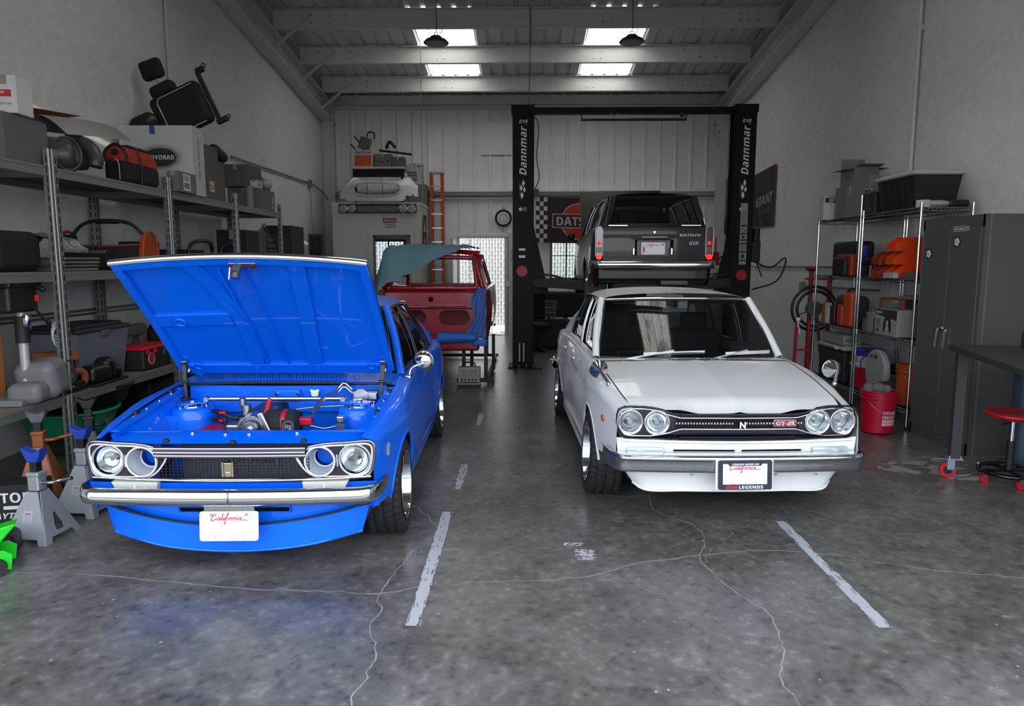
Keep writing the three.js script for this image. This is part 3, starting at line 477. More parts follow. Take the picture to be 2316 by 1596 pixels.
  P(eng, 'engine_block', [rb(0.36, 0.3, 0.5, 0.03, -0.08, 0.42, 1.1), rb(0.2, 0.08, 0.5, 0.03, -0.08, 0.58, 1.1)], M(0x33373c, 0.4, 0.7));
  { const alt = []; for (let i = 0; i < 14; i++) { const a = i / 14 * PI * 2; alt.push(bx(0.012, 0.03, 0.05, -0.05 + 0.075 * Math.cos(a), 0.565 + 0.075 * Math.sin(a), 1.44, [0, 0, a])); }
    P(eng, 'alternator', [cy(0.075, 0.085, 0.1, -0.05, 0.565, 1.4, [PI / 2, 0, 0], 24), cy(0.045, 0.055, 0.03, -0.05, 0.565, 1.48, [PI / 2, 0, 0], 20), cy(0.02, 0.02, 0.06, -0.05, 0.565, 1.49, [PI / 2, 0, 0], 8), ...alt, rb(0.04, 0.14, 0.03, 0.012, 0.03, 0.6, 1.46, [0, 0, 0.4])], ALU); }
  const af = P(eng, 'air_filter', [cy(0.085, 0.085, 0.16, 0.1, 0.575, 1.36, [0, 0, PI / 2], 24), sph(0.085, 0.18, 0.575, 1.36, [0.4, 1, 1])], M(0x15151a, 0.85)); P(af, 'filter_band', cy(0.088, 0.088, 0.025, 0.13, 0.575, 1.36, [0, 0, PI / 2], 24), M(0xa01228, 0.5));
  const fp = P(af, 'filter_print', new THREE.PlaneGeometry(0.075, 0.085), printMat(128, 128, (g) => { g.fillStyle = '#15151a'; g.fillRect(0, 0, 128, 128); g.strokeStyle = '#9a9fb5'; g.lineWidth = 4; g.beginPath(); g.arc(64, 64, 50, 0, 7); g.stroke(); txt(g, 'itg', 64, 62, 54, '#9a9fb5', 'bold'); }, 0.8)); fp.position.set(0.165, 0.575, 1.448); fp.rotation.set(0, 0.2, 0);
  P(eng, 'oil_hose', [tb([[-0.36, 0.63, 1.25], [-0.3, 0.63, 1.28], [-0.22, 0.6, 1.3], [-0.1, 0.6, 1.3]], 0.013), tb([[-0.36, 0.58, 1.25], [-0.3, 0.58, 1.28], [-0.22, 0.54, 1.34], [-0.17, 0.5, 1.36]], 0.013)], BLACK);
  P(eng, 'hose_fitting', [[-0.28, 0.625, 1.285], [-0.14, 0.6, 1.3], [-0.28, 0.575, 1.29]].map(p => cy(0.016, 0.016, 0.04, ...p, [0, 0, PI / 2], 10)), M(0x9a1028, 0.35, 0.6));
  P(eng, 'thermostat_housing', [rb(0.09, 0.08, 0.08, 0.02, -0.18, 0.545, 1.38), cy(0.03, 0.03, 0.12, -0.13, 0.62, 1.3), cy(0.02, 0.02, 0.06, -0.17, 0.68, 1.25)], STEEL);
  P(eng, 'valve_cover', [rb(0.16, 0.05, 0.26, 0.02, -0.35, 0.505, 1.25)], M(0xa01228, 0.4));
  P(eng, 'ignition_bracket', [rb(0.03, 0.1, 0.02, 0.008, 0.02, 0.68, 1.35, [0, 0, -0.3])], M(0xa01228, 0.4));
  P(car, 'radiator', [bx(0.74, 0.34, 0.05, 0.02, 0.5, 1.64)], M(0x55585e, 0.5, 0.5));
  P(car, 'radiator_print', new THREE.PlaneGeometry(0.34, 0.09), printMat(256, 64, g => { g.fillStyle = '#55585e'; g.fillRect(0, 0, 256, 64); g.strokeStyle = '#15161a'; g.lineWidth = 5; g.strokeRect(6, 6, 244, 52); txt(g, 'KOYORAD', 128, 34, 44, '#15161a'); })).position.set(0.03, 0.585, 1.668);
  // radiator support panel and latch panel
  P(car, 'front_panel', [grid(20, 4, (u, v) => { const k = 2 * u - 1; return [k * 0.69, 0.735 + 0.006 * (1 - k * k) - 0.025 * v * v, lerp(1.6, 1.8, v) + 0.025 * (1 - k * k)]; }), grid(20, 2, (u, v) => { const k = 2 * u - 1; return [k * 0.69, lerp(0.64, 0.737, v), 1.6 + 0.025 * (1 - k * k)]; }), bx(0.34, 0.1, 0.03, 0.53, 0.69, 1.62), bx(0.34, 0.1, 0.03, -0.53, 0.69, 1.62)], BLUE);
  for (const p of [[-0.28, 0.74, 1.68], [0.3, 0.74, 1.68], [-0.09, 0.739, 1.7], [0.04, 0.739, 1.7]]) P(car, 'panel_bolt', cy(0.012, 0.012, 0.014, ...p, null, 10), CHROME);
  P(car, 'bonnet_stops', [[-0.37, 0.722, 1.8], [0.37, 0.722, 1.8], [0, 0.722, 1.83]].map(p => rb(0.03, 0.03, 0.025, 0.01, ...p)), BLACK);
  P(car, 'nose_panel', [grid(20, 8, (u, v) => { const k = 2 * u - 1; return [k * 0.768, lerp(0.36, 0.515, v), 1.845 + 0.03 * (1 - k * k) - 0.05 * (1 - v)]; }, (u, v) => !(Math.abs(u - 0.5) < 0.2 && v > 0.15 && v < 0.35)), tb([-1, -0.5, 0, 0.5, 1].map(k => [k * 0.6, 0.47, 1.855 + 0.03 * (1 - k * k)]), 0.016, 24)], BLUE);
  // grille
  const bow = x => 1.85 + 0.035 * (1 - (x / 0.78) ** 2);
  { const wires = []; for (let x = -0.41; x <= 0.411; x += 0.02) wires.push(bx(0.0035, 0.115, 0.004, x, 0.593, bow(x) - 0.02)); for (let y = 0.54; y < 0.65; y += 0.0165) wires.push(tb([[-0.41, y, bow(0.41) - 0.018], [0, y, bow(0) - 0.018], [0.41, y, bow(0.41) - 0.018]], 0.002, 8, 4));
    P(car, 'grille_mesh', wires, M(0x1b1c24, 0.4, 0.5)); }
  P(car, 'grille_upper_bar', [0.702, 0.682, 0.663].map((y, i) => tb([-1, -0.5, 0, 0.5, 1].map(k => [k * 0.4, y, bow(k * 0.4) + 0.004 * (i === 1)]), 0.0115, 20, 8)), M(0x8d8892, 0.2, 1));
  P(car, 'grille_backing', [grid(16, 2, (u, v) => { const x = (2 * u - 1) * 0.4; return [x, lerp(0.651, 0.713, v), bow(x) - 0.008]; }), grid(16, 2, (u, v) => { const x = (2 * u - 1) * 0.4; return [x, lerp(0.525, 0.537, v), bow(x) - 0.01]; })], M(0x2a2630, 0.25, 0.6));
  P(car, 'grille_lower_trim', [tb([-1, -0.6, 0, 0.6, 1].map(k => [k * 0.74, 0.53 + 0.014 * k * k, bow(k * 0.74) + 0.006]), 0.007, 30), tb([-1, -0.6, 0, 0.6, 1].map(k => [k * 0.46, 0.535, bow(k * 0.46)]), 0.006, 30)], CHROME);
  P(car, 'grille_badge', [rb(0.04, 0.075, 0.02, 0.004, -0.01, 0.592, 1.885), bx(0.01, 0.08, 0.022, -0.036, 0.594, 1.884), bx(0.01, 0.08, 0.022, 0.016, 0.594, 1.884), rb(0.03, 0.03, 0.026, 0.006, -0.01, 0.567, 1.886)], M(0xb8b2a0, 0.25, 1));
  for (const s of [-1, 1]) {
    const out = [[0.345, 0.66], [0.39, 0.692], [0.47, 0.713], [0.6, 0.722], [0.735, 0.727], [0.75, 0.71], [0.744, 0.61], [0.728, 0.568], [0.69, 0.547], [0.47, 0.541], [0.415, 0.555], [0.372, 0.6]].map(([x, y]) => [s * x, y]);
    const zc = bow(0.53) - 0.002, tilt = -s * -0.045;
    const bz = P(car, 'headlamp_bezel', [ex(out, 0.02, 0.002, [0, 0, zc - 0.02], null, [circ(0.083, s * 0.472, 0.632), circ(0.083, s * 0.655, 0.636)])], M(0x17161d, 0.35));
    P(bz, 'bezel_trim', [tb(out.map(([x, y]) => [x * 0.992 + s * 0.003, (y - 0.63) * 0.93 + 0.63, zc - 0.006]), 0.006, 70, 6, true), tb([[s * 0.56, 0.665, zc - 0.004], [s * 0.563, 0.6, zc - 0.004]], 0.004)], M(0xd9dbe0, 0.25, 0.6));
    P(car, 'bezel_surround', [tb(out.map(([x, y]) => [x * 1.012, (y - 0.63) * 1.07 + 0.63, zc - 0.012]), 0.009, 70, 6, true)], M(0x8a868c, 0.15, 1));
    const hl = P(car, 'headlamp', [sph(0.081, s * 0.655, 0.636, zc - 0.03, [1, 1, 0.42], 28)], LENS, 'glass sealed headlamp');
    P(hl, 'reflector', la([[0.02, -0.06], [0.05, -0.05], [0.07, -0.02], [0.075, 0]], 28, [s * 0.652, 0.634, zc - 0.03], [PI / 2, 0, 0]), CHROME);
    P(hl, 'bulb', cy(0.012, 0.012, 0.03, s * 0.652, 0.634, zc - 0.06, [PI / 2, 0, 0]), STEEL);
    P(hl, 'lens_flutes', [-0.045, -0.015, 0.015, 0.045].flatMap(d => [bx(0.11, 0.003, 0.004, s * 0.652, 0.634 + d, zc - 0.003), bx(0.003, 0.1, 0.004, s * 0.652 + d, 0.634, zc - 0.003)]), LENS);
    P(hl, 'lamp_ring', tor(0.083, 0.006, s * 0.655, 0.636, zc - 0.008), CHROME);
    const du = P(car, 'air_duct', [la([[0.081, 0.022], [0.084, 0.012], [0.082, 0], [0.074, -0.03], [0.056, -0.09], [0.055, -0.1]], 32, [s * 0.472, 0.63, zc - 0.01], [PI / 2, 0, 0])], M(0xb7bcc4, 0.35, 0.3), 'open pale duct ring in place of the inner headlamp');
    P(du, 'duct_rim', [tor(0.079, 0.005, s * 0.472, 0.63, zc + 0.008), tor(0.056, 0.004, s * 0.472, 0.63, zc - 0.1)], M(0xd4d8de, 0.3, 0.3));
    P(du, 'duct_back', [cy(0.056, 0.056, 0.01, s * 0.472, 0.63, zc - 0.16, [PI / 2, 0, 0])], BLUE);
    const sg = P(car, 'turn_signal', [ex([[0.38, 0.525], [0.625, 0.529], [0.6, 0.478], [0.575, 0.468], [0.39, 0.466]].map(([x, y]) => [s * x, y]), 0.045, 0.006, [0, 0, bow(0.5) + 0.008])], M(0xcfd0c4, 0.2, 0, { transmission: 0.3, thickness: 0 }));
    P(sg, 'screws', [0.4, 0.59].map(x => cy(0.006, 0.006, 0.006, s * x, 0.488, bow(0.5) + 0.032, [PI / 2, 0, 0], 8)), STEEL); P(sg, 'lamp_divider', bx(0.008, 0.05, 0.012, s * 0.5, 0.488, bow(0.5) + 0.028), M(0xe2e2da, 0.3)); P(sg, 'bulb', sph(0.024, s * 0.45, 0.487, bow(0.5) + 0.025, [1, 0.7, 0.4], 12), M(0xc79a80, 0.3));
    P(car, 'side_marker', [ex([[-0.025, -0.03], [0.03, -0.03], [0.03, 0.02], [0.005, 0.035], [-0.025, 0.015]], 0.02, 0.004, [s * (c.hw(1.62) - 0.004), 0.63, 1.62], [0, s * PI / 2, 0])], M(0x8a9096, 0.15, 0.3));
  }
  // bumper: chrome blade, wrapped round the corners
  const bp = k => { const a = Math.abs(k), x = a < 0.86 ? k / 0.86 * 0.72 : Math.sign(k) * (0.72 + 0.085 * Math.sin((a - 0.86) / 0.14 * PI / 2)); const z = 1.955 + 0.045 * (1 - (x / 0.8) ** 2) - (a > 0.86 ? 0.16 * (1 - Math.cos((a - 0.86) / 0.14 * PI / 2)) + 0.1 * Math.max(0, a - 0.95) / 0.05 : 0); return [x, z]; };
  P(car, 'front_bumper', [grid(60, 14, (u, v) => { const k = 2 * u - 1, [x, z] = bp(k), e = 1 - 0.35 * sst(0.9, 1, Math.abs(k)), a = lerp(-0.62, 0.72, v) * PI, r = 0.048 * e; return [x, 0.468 + 0.012 * sst(0.8, 1, Math.abs(k)) + r * Math.sin(a) * 0.95, z + r * 0.75 * Math.cos(a) - 0.02]; })], CHROME);
  P(car, 'bumper_seam', [tor(0.046, 0.003, 0.03, 0.468, 1.977, [0, PI / 2, 0], 20, 5, PI * 1.2)], STEEL); P(car, 'bumper_iron', [-0.4, 0.4].map(x => bx(0.05, 0.04, 0.2, x, 0.46, 1.86)), DARKSTEEL);
  P(car, 'plate_bracket', [bx(0.26, 0.03, 0.02, 0.02, 0.412, 1.965)], STEEL); plate(car, 'licence_plate', [0.02, 0.318, 1.985], [-0.12, 0, 0.005], 'front');
  // lower valance and air dam
  const dz = x => 1.80 + 0.1 * (1 - (x / 0.78) ** 2);
  P(car, 'valance', grid(48, 16, (u, v) => { const k = 2 * u - 1; return [k * 0.735, lerp(0.255 + 0.115 * k * k, 0.385, v), dz(k * 0.735) - 0.04]; }, (u, v) => { const k = 2 * u - 1, y = lerp(0.255 + 0.115 * k * k, 0.385, v); return !(Math.abs(k) < 0.4 && y > 0.345 && y < 0.376); }), BLUE);
  P(car, 'air_dam', [grid(30, 8, (u, v) => { const k = 2 * u - 1, w = lerp(0.675, 0.72, v), yb = 0.145 + 0.075 * Math.abs(k) ** 2.2, yt2 = 0.285 + 0.095 * Math.abs(k) ** 2; return [k * w, lerp(yb, yt2, v), dz(k * w) + 0.005 - 0.012 * (1 - v) - 0.02 * Math.max(0, Math.abs(k) - 0.9) * 10]; }), tb([-1, -0.6, -0.2, 0.2, 0.6, 1].map(k => [k * 0.675, 0.145 + 0.075 * Math.abs(k) ** 2.2, dz(k * 0.675) - 0.007 - 0.02 * Math.max(0, Math.abs(k) - 0.9) * 10]), 0.008, 40), ...[-1, 1].map(s => quad([s * 0.675, 0.22, dz(0.675) - 0.02], [s * 0.66, 0.24, 1.55], [s * 0.74, 0.38, 1.55], [s * 0.72, 0.38, dz(0.72) - 0.015], 4))], BLUE);
  P(car, 'air_dam_rubber', tb([-1, -0.6, -0.2, 0.2, 0.6, 1].map(k => [k * 0.722, 0.288 + 0.095 * k * k, dz(k * 0.722) - 0.002]), 0.007, 40), BLACK);
  P(car, 'valance_lip', tb(rrect(0.6, 0.034, 0.012, 0, 0.36).map(([x, y]) => [x, y, dz(x) - 0.038]), 0.005, 80, 6, true, true), BLUE);
  // raised bonnet: inner frame faces the viewer
  {
    const hd = new THREE.Group(); hd.name = 'bonnet'; hd.position.set(0, 0.925, 0.77); hd.rotation.x = -0.74; car.add(hd); // local: z towards the front edge, y outer face up
    const L = 1.14, HW = v => lerp(0.715, 0.70, v), edge = k => 0.05 * (1 - k * k), f = (k, v, dy = 0) => [k * HW(v), 0.02 * (1 - k * k) + 0.012 * Math.sin(PI * v) + dy - 0.035 * Math.max(0, v - 0.9) * 10 * (v > 0.9 ? 0.35 : 0), lerp(edge(k) * -0.6 + 0.06, L + edge(k) * 0.7, v)];
    P(hd, 'outer_skin', grid(24, 20, (u, v) => f(2 * u - 1, v)), BLUE);
    P(hd, 'inner_skin', grid(24, 20, (u, v) => f((2 * u - 1) * 0.985, 0.008 + 0.984 * v, -0.012)), BLUE);
    const ribM = (pts, w, h = 0.016) => { const gs = []; for (let i = 0; i + 1 < pts.length; i++) { const a = f(pts[i][0], pts[i][1], -0.02), b = f(pts[i + 1][0], pts[i + 1][1], -0.02); gs.push(bar(a, b, w, h)); } return gs; };
    const arcP = (k0, k1, bend) => Array.from({ length: 9 }, (_, i) => { const t = i / 8; return [lerp(k0, k1, t) + bend * Math.sin(PI * t), lerp(0.05, 0.97, t)]; });
    for (const s of [-1, 1]) {
      P(hd, 'bonnet_rib', ribM(arcP(s * 0.27, s * (s < 0 ? 0.42 : 0.44), s < 0 ? 0.12 : 0), 0.09), BLUE);
      P(hd, 'bonnet_rib', ribM([[s * 0.965, 0.02], [s * 0.965, 0.5], [s * 0.965, 0.99]], 0.045, 0.02), BLUE);
      P(hd, 'rib_bolt_hole', tor(0.012, 0.004, ...f(s * 0.28, 0.045, -0.03), [PI / 2, 0, 0], 14, 6), BLUE);
      P(hd, 'hinge_leaf', [rb(0.045, 0.01, 0.14, 0.004, s * 0.655, -0.022, 0.12)], ALU); P(hd, 'hinge_bolts', [0.08, 0.16].map(z => cy(0.01, 0.01, 0.012, s * 0.655, -0.032, z, null, 8)), CHROME);
      P(hd, 'drain_hole', tor(0.028, 0.006, ...f(s * 0.8, 0.075, -0.032), [PI / 2, 0, 0], 20, 6), BLUE);
      for (const k of [0.78, 0.62]) P(hd, 'edge_slot_rim', ex(rrect(0.066, 0.02, 0.008), 0.008, 0, f(s * k, 0.965, -0.03), [PI / 2, 0, 0], [rrect(0.054, 0.01, 0.004)]), BLUE);
    }
    P(hd, 'bonnet_rib', ribM([[-0.94, 0.5], [-0.6, 0.5], [-0.3, 0.5]], 0.1), BLUE); P(hd, 'grab_hole', tor(0.032, 0.007, ...f(-0.74, 0.49, -0.032), [PI / 2, 0, 0], 22, 6), BLUE);
    P(hd, 'bonnet_rib', ribM([-1, -0.6, -0.2, 0.2, 0.6, 1].map(k => [k * 0.97, 0.975]), 0.05, 0.02), BLUE); P(hd, 'bonnet_rib', ribM([-1, -0.6, -0.2, 0.2, 0.6, 1].map(k => [k * 0.97, 0.04]), 0.09, 0.02), BLUE);
    P(hd, 'bonnet_rib', ribM([[-0.16, 0.08], [-0.2, 0.9]], 0.012, 0.012), BLUE);
    P(hd, 'crease', ribM([[0.03, 0.08], [0.0, 0.92]], 0.005, 0.014), BLUE);
    P(hd, 'front_trim', [grid(30, 6, (u, v) => { const p = f(2 * u - 1, 1, 0), a = v * PI; return [p[0] * 1.005, p[1] - 0.012 + 0.02 * Math.cos(a), p[2] + 0.016 * Math.sin(a)]; })], CHROME);
    const lt = P(hd, 'bonnet_latch', [rb(0.15, 0.008, 0.045, 0.004, 0.02, -0.025, L - 0.02), cy(0.026, 0.026, 0.05, -0.01, -0.055, L - 0.02, null, 16), cy(0.02, 0.026, 0.03, -0.01, -0.09, L - 0.03, [0.4, 0, 0], 16), bar([-0.05, -0.03, L - 0.02], [-0.055, -0.09, L - 0.06], 0.006, 0.006)], STEEL);
    P(lt, 'latch_bolts', [-0.045, 0.075].map(x => cy(0.014, 0.014, 0.012, x, -0.03, L - 0.02, null, 10)), M(0x7a1c3a, 0.4, 0.5));
  }
  // door mirror on the far wing
  const mr = P(car, 'wing_mirror', [sph(0.072, 0.86, 0.965, 0.42, [1, 1, 0.5], 24), tor(0.07, 0.006, 0.86, 0.965, 0.408)], CHROME);
  P(mr, 'mirror_arm', [tb([[0.77, 0.875, 0.52], [0.78, 0.92, 0.5], [0.83, 0.945, 0.47], [0.87, 0.955, 0.46]], 0.009), rb(0.05, 0.02, 0.1, 0.008, 0.765, 0.872, 0.53)], CHROME);
}
// ================================================================ white saloon
const WHITE = new THREE.MeshPhysicalMaterial({ color: new THREE.Color().setRGB(0.64, 0.65, 0.64), roughness: 0.4, specularIntensity: 0.4, clearcoat: 0.3, clearcoatRoughness: 0.05, side: THREE.DoubleSide });
{
  const car = T('white_car', 'white four door saloon car with quad round headlamps and black grille', 'car', [1.262, 0, -6.44], 0.031);
  const FA = 1.32, RA = -1.32, R = 0.3, nose = 2.13, tail = -2.2;
  const c = {
    hw: z => sp([[tail, 0.73], [-1.9, 0.8], [-1.32, 0.845], [-0.6, 0.815], [0.5, 0.815], [1.0, 0.825], [1.32, 0.84], [1.7, 0.81], [2.0, 0.772], [nose, 0.755]], z),
    yt: z => sp([[tail, 0.86], [-1.7, 0.92], [-1.0, 0.945], [0.0, 0.945], [0.9, 0.935], [1.5, 0.88], [1.9, 0.82], [nose, 0.785]], z),
    rs: z => pw([[-2, 0.05], [0.5, 0.045], [1.9, 0.06], [2.13, 0.07]], z), lean: 0.14,
    xi: z => z > 0.92 ? sp([[0.92, 0.74], [1.5, 0.715], [1.95, 0.68], [nose, 0.655]], z) : z < -1.5 ? 0.64 : 0.72,
    xb: z => c.hw(z) - 0.085, xr: z => pw([[-1.1, 0.56], [-0.7, 0.595], [0.4, 0.625]], z), yr: z => sp([[-1.2, 1.26], [-0.9, 1.335], [-0.4, 1.375], [0.4, 1.37], [0.55, 1.35]], z),
    crease: (y, z) => 0.012 * Math.exp(-(((y - 0.62) / 0.02) ** 2)) * sst(0.4, 0.0, z) + 0.01 * Math.exp(-(((y - 0.8) / 0.03) ** 2)) * sst(2.1, 1.7, z)
  };
  c.yb = arch([[FA, 0.31, 0.345], [RA, 0.30, 0.32]], z => z > FA + 0.2 ? 0.42 : 0.2);
  for (const s of [-1, 1]) {
    const fen = P(car, 'front_fender', carSide(c, s, nose, 0.925), WHITE); P(fen, 'arch_lip', archLip(c, s, FA, 0.31, 0.345, 0.011), WHITE);
    const fd = P(car, 'front_door', carSide(c, s, 0.919, -0.04), WHITE); const rd = P(car, 'rear_door', carSide(c, s, -0.046, -0.86), WHITE);
    for (const [d, z] of [[fd, 0.1], [rd, -0.7]]) P(d, 'door_handle', [rb(0.03, 0.02, 0.15, 0.008, s * 0.83, 0.835, z), rb(0.035, 0.035, 0.04, 0.01, s * 0.825, 0.835, z + 0.07)], CHROME);
    const rq = P(car, 'rear_quarter', carSide(c, s, -0.866, tail), WHITE); P(rq, 'arch_lip', archLip(c, s, RA, 0.30, 0.32, 0.011), WHITE);
    P(car, 'sill', [rb(0.05, 0.1, 1.9, 0.02, s * 0.79, 0.215, 0.0)], WHITE); P(car, 'sill_trim', tb([[s * 0.815, 0.265, 0.95], [s * 0.815, 0.265, -0.98]], 0.008), CHROME);
    for (const z of [FA, RA]) P(car, 'wheel_well', wheelWell(s, 0.5, 0.8, z, 0.3, 0.345), BLACK);
    P(car, 'a_pillar', [tb([GH(c, s)(0.9, 0, -0.012), GH(c, s)(0.66, 0.5, -0.008), GH(c, s)(0.42, 1, -0.004)], 0.03, 12)], WHITE);
    P(car, 'b_pillar', ghPatch(c, s, 0.0, -0.09, -0.02, -0.09, 0, 1), WHITE);
    P(car, 'c_pillar', [ghPatch(c, s, -0.88, -1.55, -0.72, -1.08, 0, 1, 0, 12)], WHITE);
    P(car, 'side_window', ghPatch(c, s, 0.83, -0.01, 0.38, -0.03, 0.05, 0.95, -0.012), TINT);
    P(car, 'side_window', ghPatch(c, s, -0.1, -0.87, -0.1, -0.73, 0.05, 0.95, -0.012), TINT);
    P(car, 'window_trim', [ghLoop(c, s, 0.83, -0.01, 0.38, -0.03, 0.03, 0.97, 0.01), ghLoop(c, s, -0.1, -0.87, -0.1, -0.73, 0.03, 0.97, 0.01)], CHROME);
    P(car, 'drip_rail', tb([0.42, 0.1, -0.4, -0.8, -1.05].map(z => GH(c, s)(z, 1, 0.012)), 0.009), CHROME);
    P(car, 'belt_trim', tb([0.9, 0.3, -0.3, -0.88, -1.4].map(z => GH(c, s)(z, 0, 0.01)), 0.009), CHROME);
    // wing mirror: polished cone on a rod
    const mr = P(car, 'wing_mirror', [la([[0.0, 0.0], [0.058, 0], [0.062, 0.012], [0.055, 0.025], [0.018, 0.075], [0.0, 0.09]], 28, [s * 0.80, 0.955, 1.62], [PI / 2, 0, 0]), tor(0.058, 0.006, s * 0.80, 0.955, 1.62)], CHROME, 'polished cone-shaped mirror');
    P(mr, 'mirror_rod', [tb([[s * 0.80, 0.955, 1.71], [s * 0.755, 0.885, 1.78]], 0.011, 4), sph(0.016, s * 0.755, 0.88, 1.78)], CHROME);
  }
  makeWheel(car, 'wheel', 1, 0.725, FA, R, 0.24, ALU, 0.05); makeWheel(car, 'wheel', -1, -0.725, FA, R, 0.24, ALU, -0.05);
  makeWheel(car, 'wheel', 1, 0.74, RA, R, 0.24, ALU, 0.05); makeWheel(car, 'wheel', -1, -0.74, RA, R, 0.24, ALU, -0.05);
  P(car, 'roof', roofSkin(c, 0.42, -1.05, 0.06, -0.05, 0.075), WHITE);
  P(car, 'windshield', screen(0.715, 0.935, 0.885, 0.12, 0.6, 1.365, 0.42, 0.07), TINT); P(car, 'windshield_trim', [screenLoop(0.715, 0.928, 0.89, 0.12, 0.605, 1.37, 0.42, 0.07, 0.011)], CHROME); P(car, 'windshield_seal', [screenLoop(0.7, 0.94, 0.88, 0.118, 0.592, 1.36, 0.425, 0.07, 0.012)], BLACK);
  P(car, 'rear_window', screen(0.62, 0.95, -1.52, -0.08, 0.54, 1.31, -1.06, -0.05), TINT);
  P(car, 'boot_lid', grid(12, 8, (u, v) => { const z = lerp(tail, -1.58, v), k = 2 * u - 1; return [k * 0.66, c.yt(z) + 0.012 + 0.02 * (1 - k * k), z]; }), WHITE);
  P(car, 'tail_panel', grid(12, 8, (u, v) => [(2 * u - 1) * 0.74, lerp(0.3, 0.87, v), tail - 0.02 * Math.sin(PI * v)]), WHITE);
  P(car, 'rear_bumper', [tb([[-0.83, 0.5, -1.75], [-0.81, 0.5, -2.2], [-0.6, 0.5, -2.28], [0.6, 0.5, -2.28], [0.81, 0.5, -2.2], [0.83, 0.5, -1.75]], 0.045, 40)], CHROME);
  cabinTub(car, 0.28, 0.92, -1.3, 0.72, DARK); seats(car, c, 0.45, 0.05, -0.85, M(0x1c1b1d, 0.8));
  P(car, 'dashboard', [grid(16, 6, (u, v) => { const k = 2 * u - 1; return [k * 0.68, 0.93 - 0.015 * (1 - v) - 0.05 * Math.max(0, 0.3 - v), lerp(0.42, 0.86, v) + 0.1 * (1 - k * k) * v]; }), bx(1.34, 0.2, 0.03, 0, 0.82, 0.43), rb(0.34, 0.07, 0.12, 0.03, -0.36, 0.93, 0.5)], M(0x141315, 0.55));
  P(car, 'steering_wheel', [tor(0.19, 0.013, -0.36, 0.93, 0.27, [-0.45, 0, 0], 36), tb([[-0.54, 0.93, 0.27], [-0.18, 0.93, 0.27]], 0.01), cy(0.03, 0.03, 0.25, -0.36, 0.88, 0.38, [PI / 2 - 0.4, 0, 0])], BLACK);
  const rv = P(car, 'rear_view_mirror', [rb(0.22, 0.065, 0.02, 0.02, 0.02, 1.285, 0.36)], M(0x8b8e90, 0.25, 0.6)); P(rv, 'mirror_stalk', tb([[0.02, 1.31, 0.37], [0.02, 1.36, 0.4]], 0.008), BLACK);
  P(car, 'date_sticker', new THREE.PlaneGeometry(0.085, 0.075), printMat(128, 112, g => { g.fillStyle = '#c9c5bc'; g.fillRect(0, 0, 128, 112); g.fillStyle = '#6f6b66'; g.fillRect(8, 8, 112, 14); txt(g, '12', 64, 66, 80, '#fbfaf5'); g.strokeStyle = '#55524e'; g.lineWidth = 2; g.strokeRect(1, 1, 126, 110); })).position.set(0.05, 1.335, 0.5);
  P(car, 'sun_visor', [rb(0.4, 0.02, 0.14, 0.01, -0.33, 1.36, 0.36, [0.3, 0, 0]), rb(0.4, 0.02, 0.14, 0.01, 0.33, 1.36, 0.36, [0.3, 0, 0])][0], M(0x3a3a3a, 0.8)); P(car, 'sun_visor', rb(0.4, 0.02, 0.14, 0.01, 0.33, 1.36, 0.36, [0.3, 0, 0]), M(0x3a3a3a, 0.8));
  P(car, 'underbody', [bx(1.2, 0.06, 3.6, 0, 0.24, -0.1)], DARK);
  wiper(car, -0.52, 0.12, 0.93, 0.945); wiper(car, 0.16, 0.62, 0.95, 0.95);
  // bonnet and cowl
  const hy = (k, z) => c.yt(z) + 0.004 + 0.018 * (1 - k * k) + 0.01 * Math.exp(-((k / 0.05) ** 2)) * sst(0.95, 1.3, z);
  P(car, 'bonnet', grid(40, 24, (u, v) => { const k = 2 * u - 1, z0 = 1.06 + 0.05 * (1 - k * k), z1 = 2.1 + 0.05 * (1 - k * k), z = lerp(z0, z1, v); const droop = 0.022 * sst(0.86, 1, v) + 0.028 * sst(0.85, 1, v) * sst(0.6, 0.35, Math.abs(k)); return [k * (c.xi(Math.min(z, nose)) - 0.009), hy(k, Math.min(z, nose)) - droop, z]; }), WHITE);
  P(car, 'cowl', grid(24, 4, (u, v) => { const k = 2 * u - 1, z1 = 1.054 + 0.05 * (1 - k * k); const z = lerp(z1, 0.89 + 0.12 * (1 - k * k), v); return [k * 0.735, c.yt(1.0) + 0.004 + 0.018 * (1 - k * k) - 0.002 * v, z]; }), WHITE);
  { const sl = []; for (const [a, b] of [[-0.36, -0.16], [-0.11, 0.02], [0.06, 0.2], [0.26, 0.45]]) for (let x = a; x < b; x += 0.018) sl.push(bx(0.008, 0.004, 0.035, x, c.yt(1.0) + 0.024 - 0.018 * (x / 0.73) ** 2, 1.06, [0, -0.15, 0])); P(car, 'cowl_vents', sl, BLACK); }
  // grille panel: dog-bone outline
  const bow = x => 2.12 + 0.045 * (1 - (x / 0.76) ** 2);
  const bone = s2 => { const h = [[0.0, 0.752], [0.34, 0.752], [0.4, 0.757], [0.5, 0.785], [0.58, 0.795], [0.7, 0.793], [0.738, 0.775], [0.748, 0.73], [0.742, 0.65], [0.725, 0.61], [0.68, 0.597], [0.52, 0.597], [0.42, 0.592], [0.33, 0.583], [0.0, 0.583]]; return h; };
  const half = bone(), outl = [...half, ...half.slice(1, -1).reverse().map(([x, y]) => [-x, y])];
  const bend = (g, dz = 0) => { const p = g.attributes.position; for (let i = 0; i < p.count; i++) p.setZ(i, p.getZ(i) + bow(p.getX(i)) + dz); g.computeVertexNormals(); return g; };
  P(car, 'grille_surround', [bend(ex(outl, 0.02, 0, [0, 0, 0], null, [circ(0.079, 0.5, 0.696), circ(0.079, -0.5, 0.696), circ(0.079, 0.664, 0.696), circ(0.079, -0.664, 0.696)]), -0.045)], M(0x10111a, 0.4));
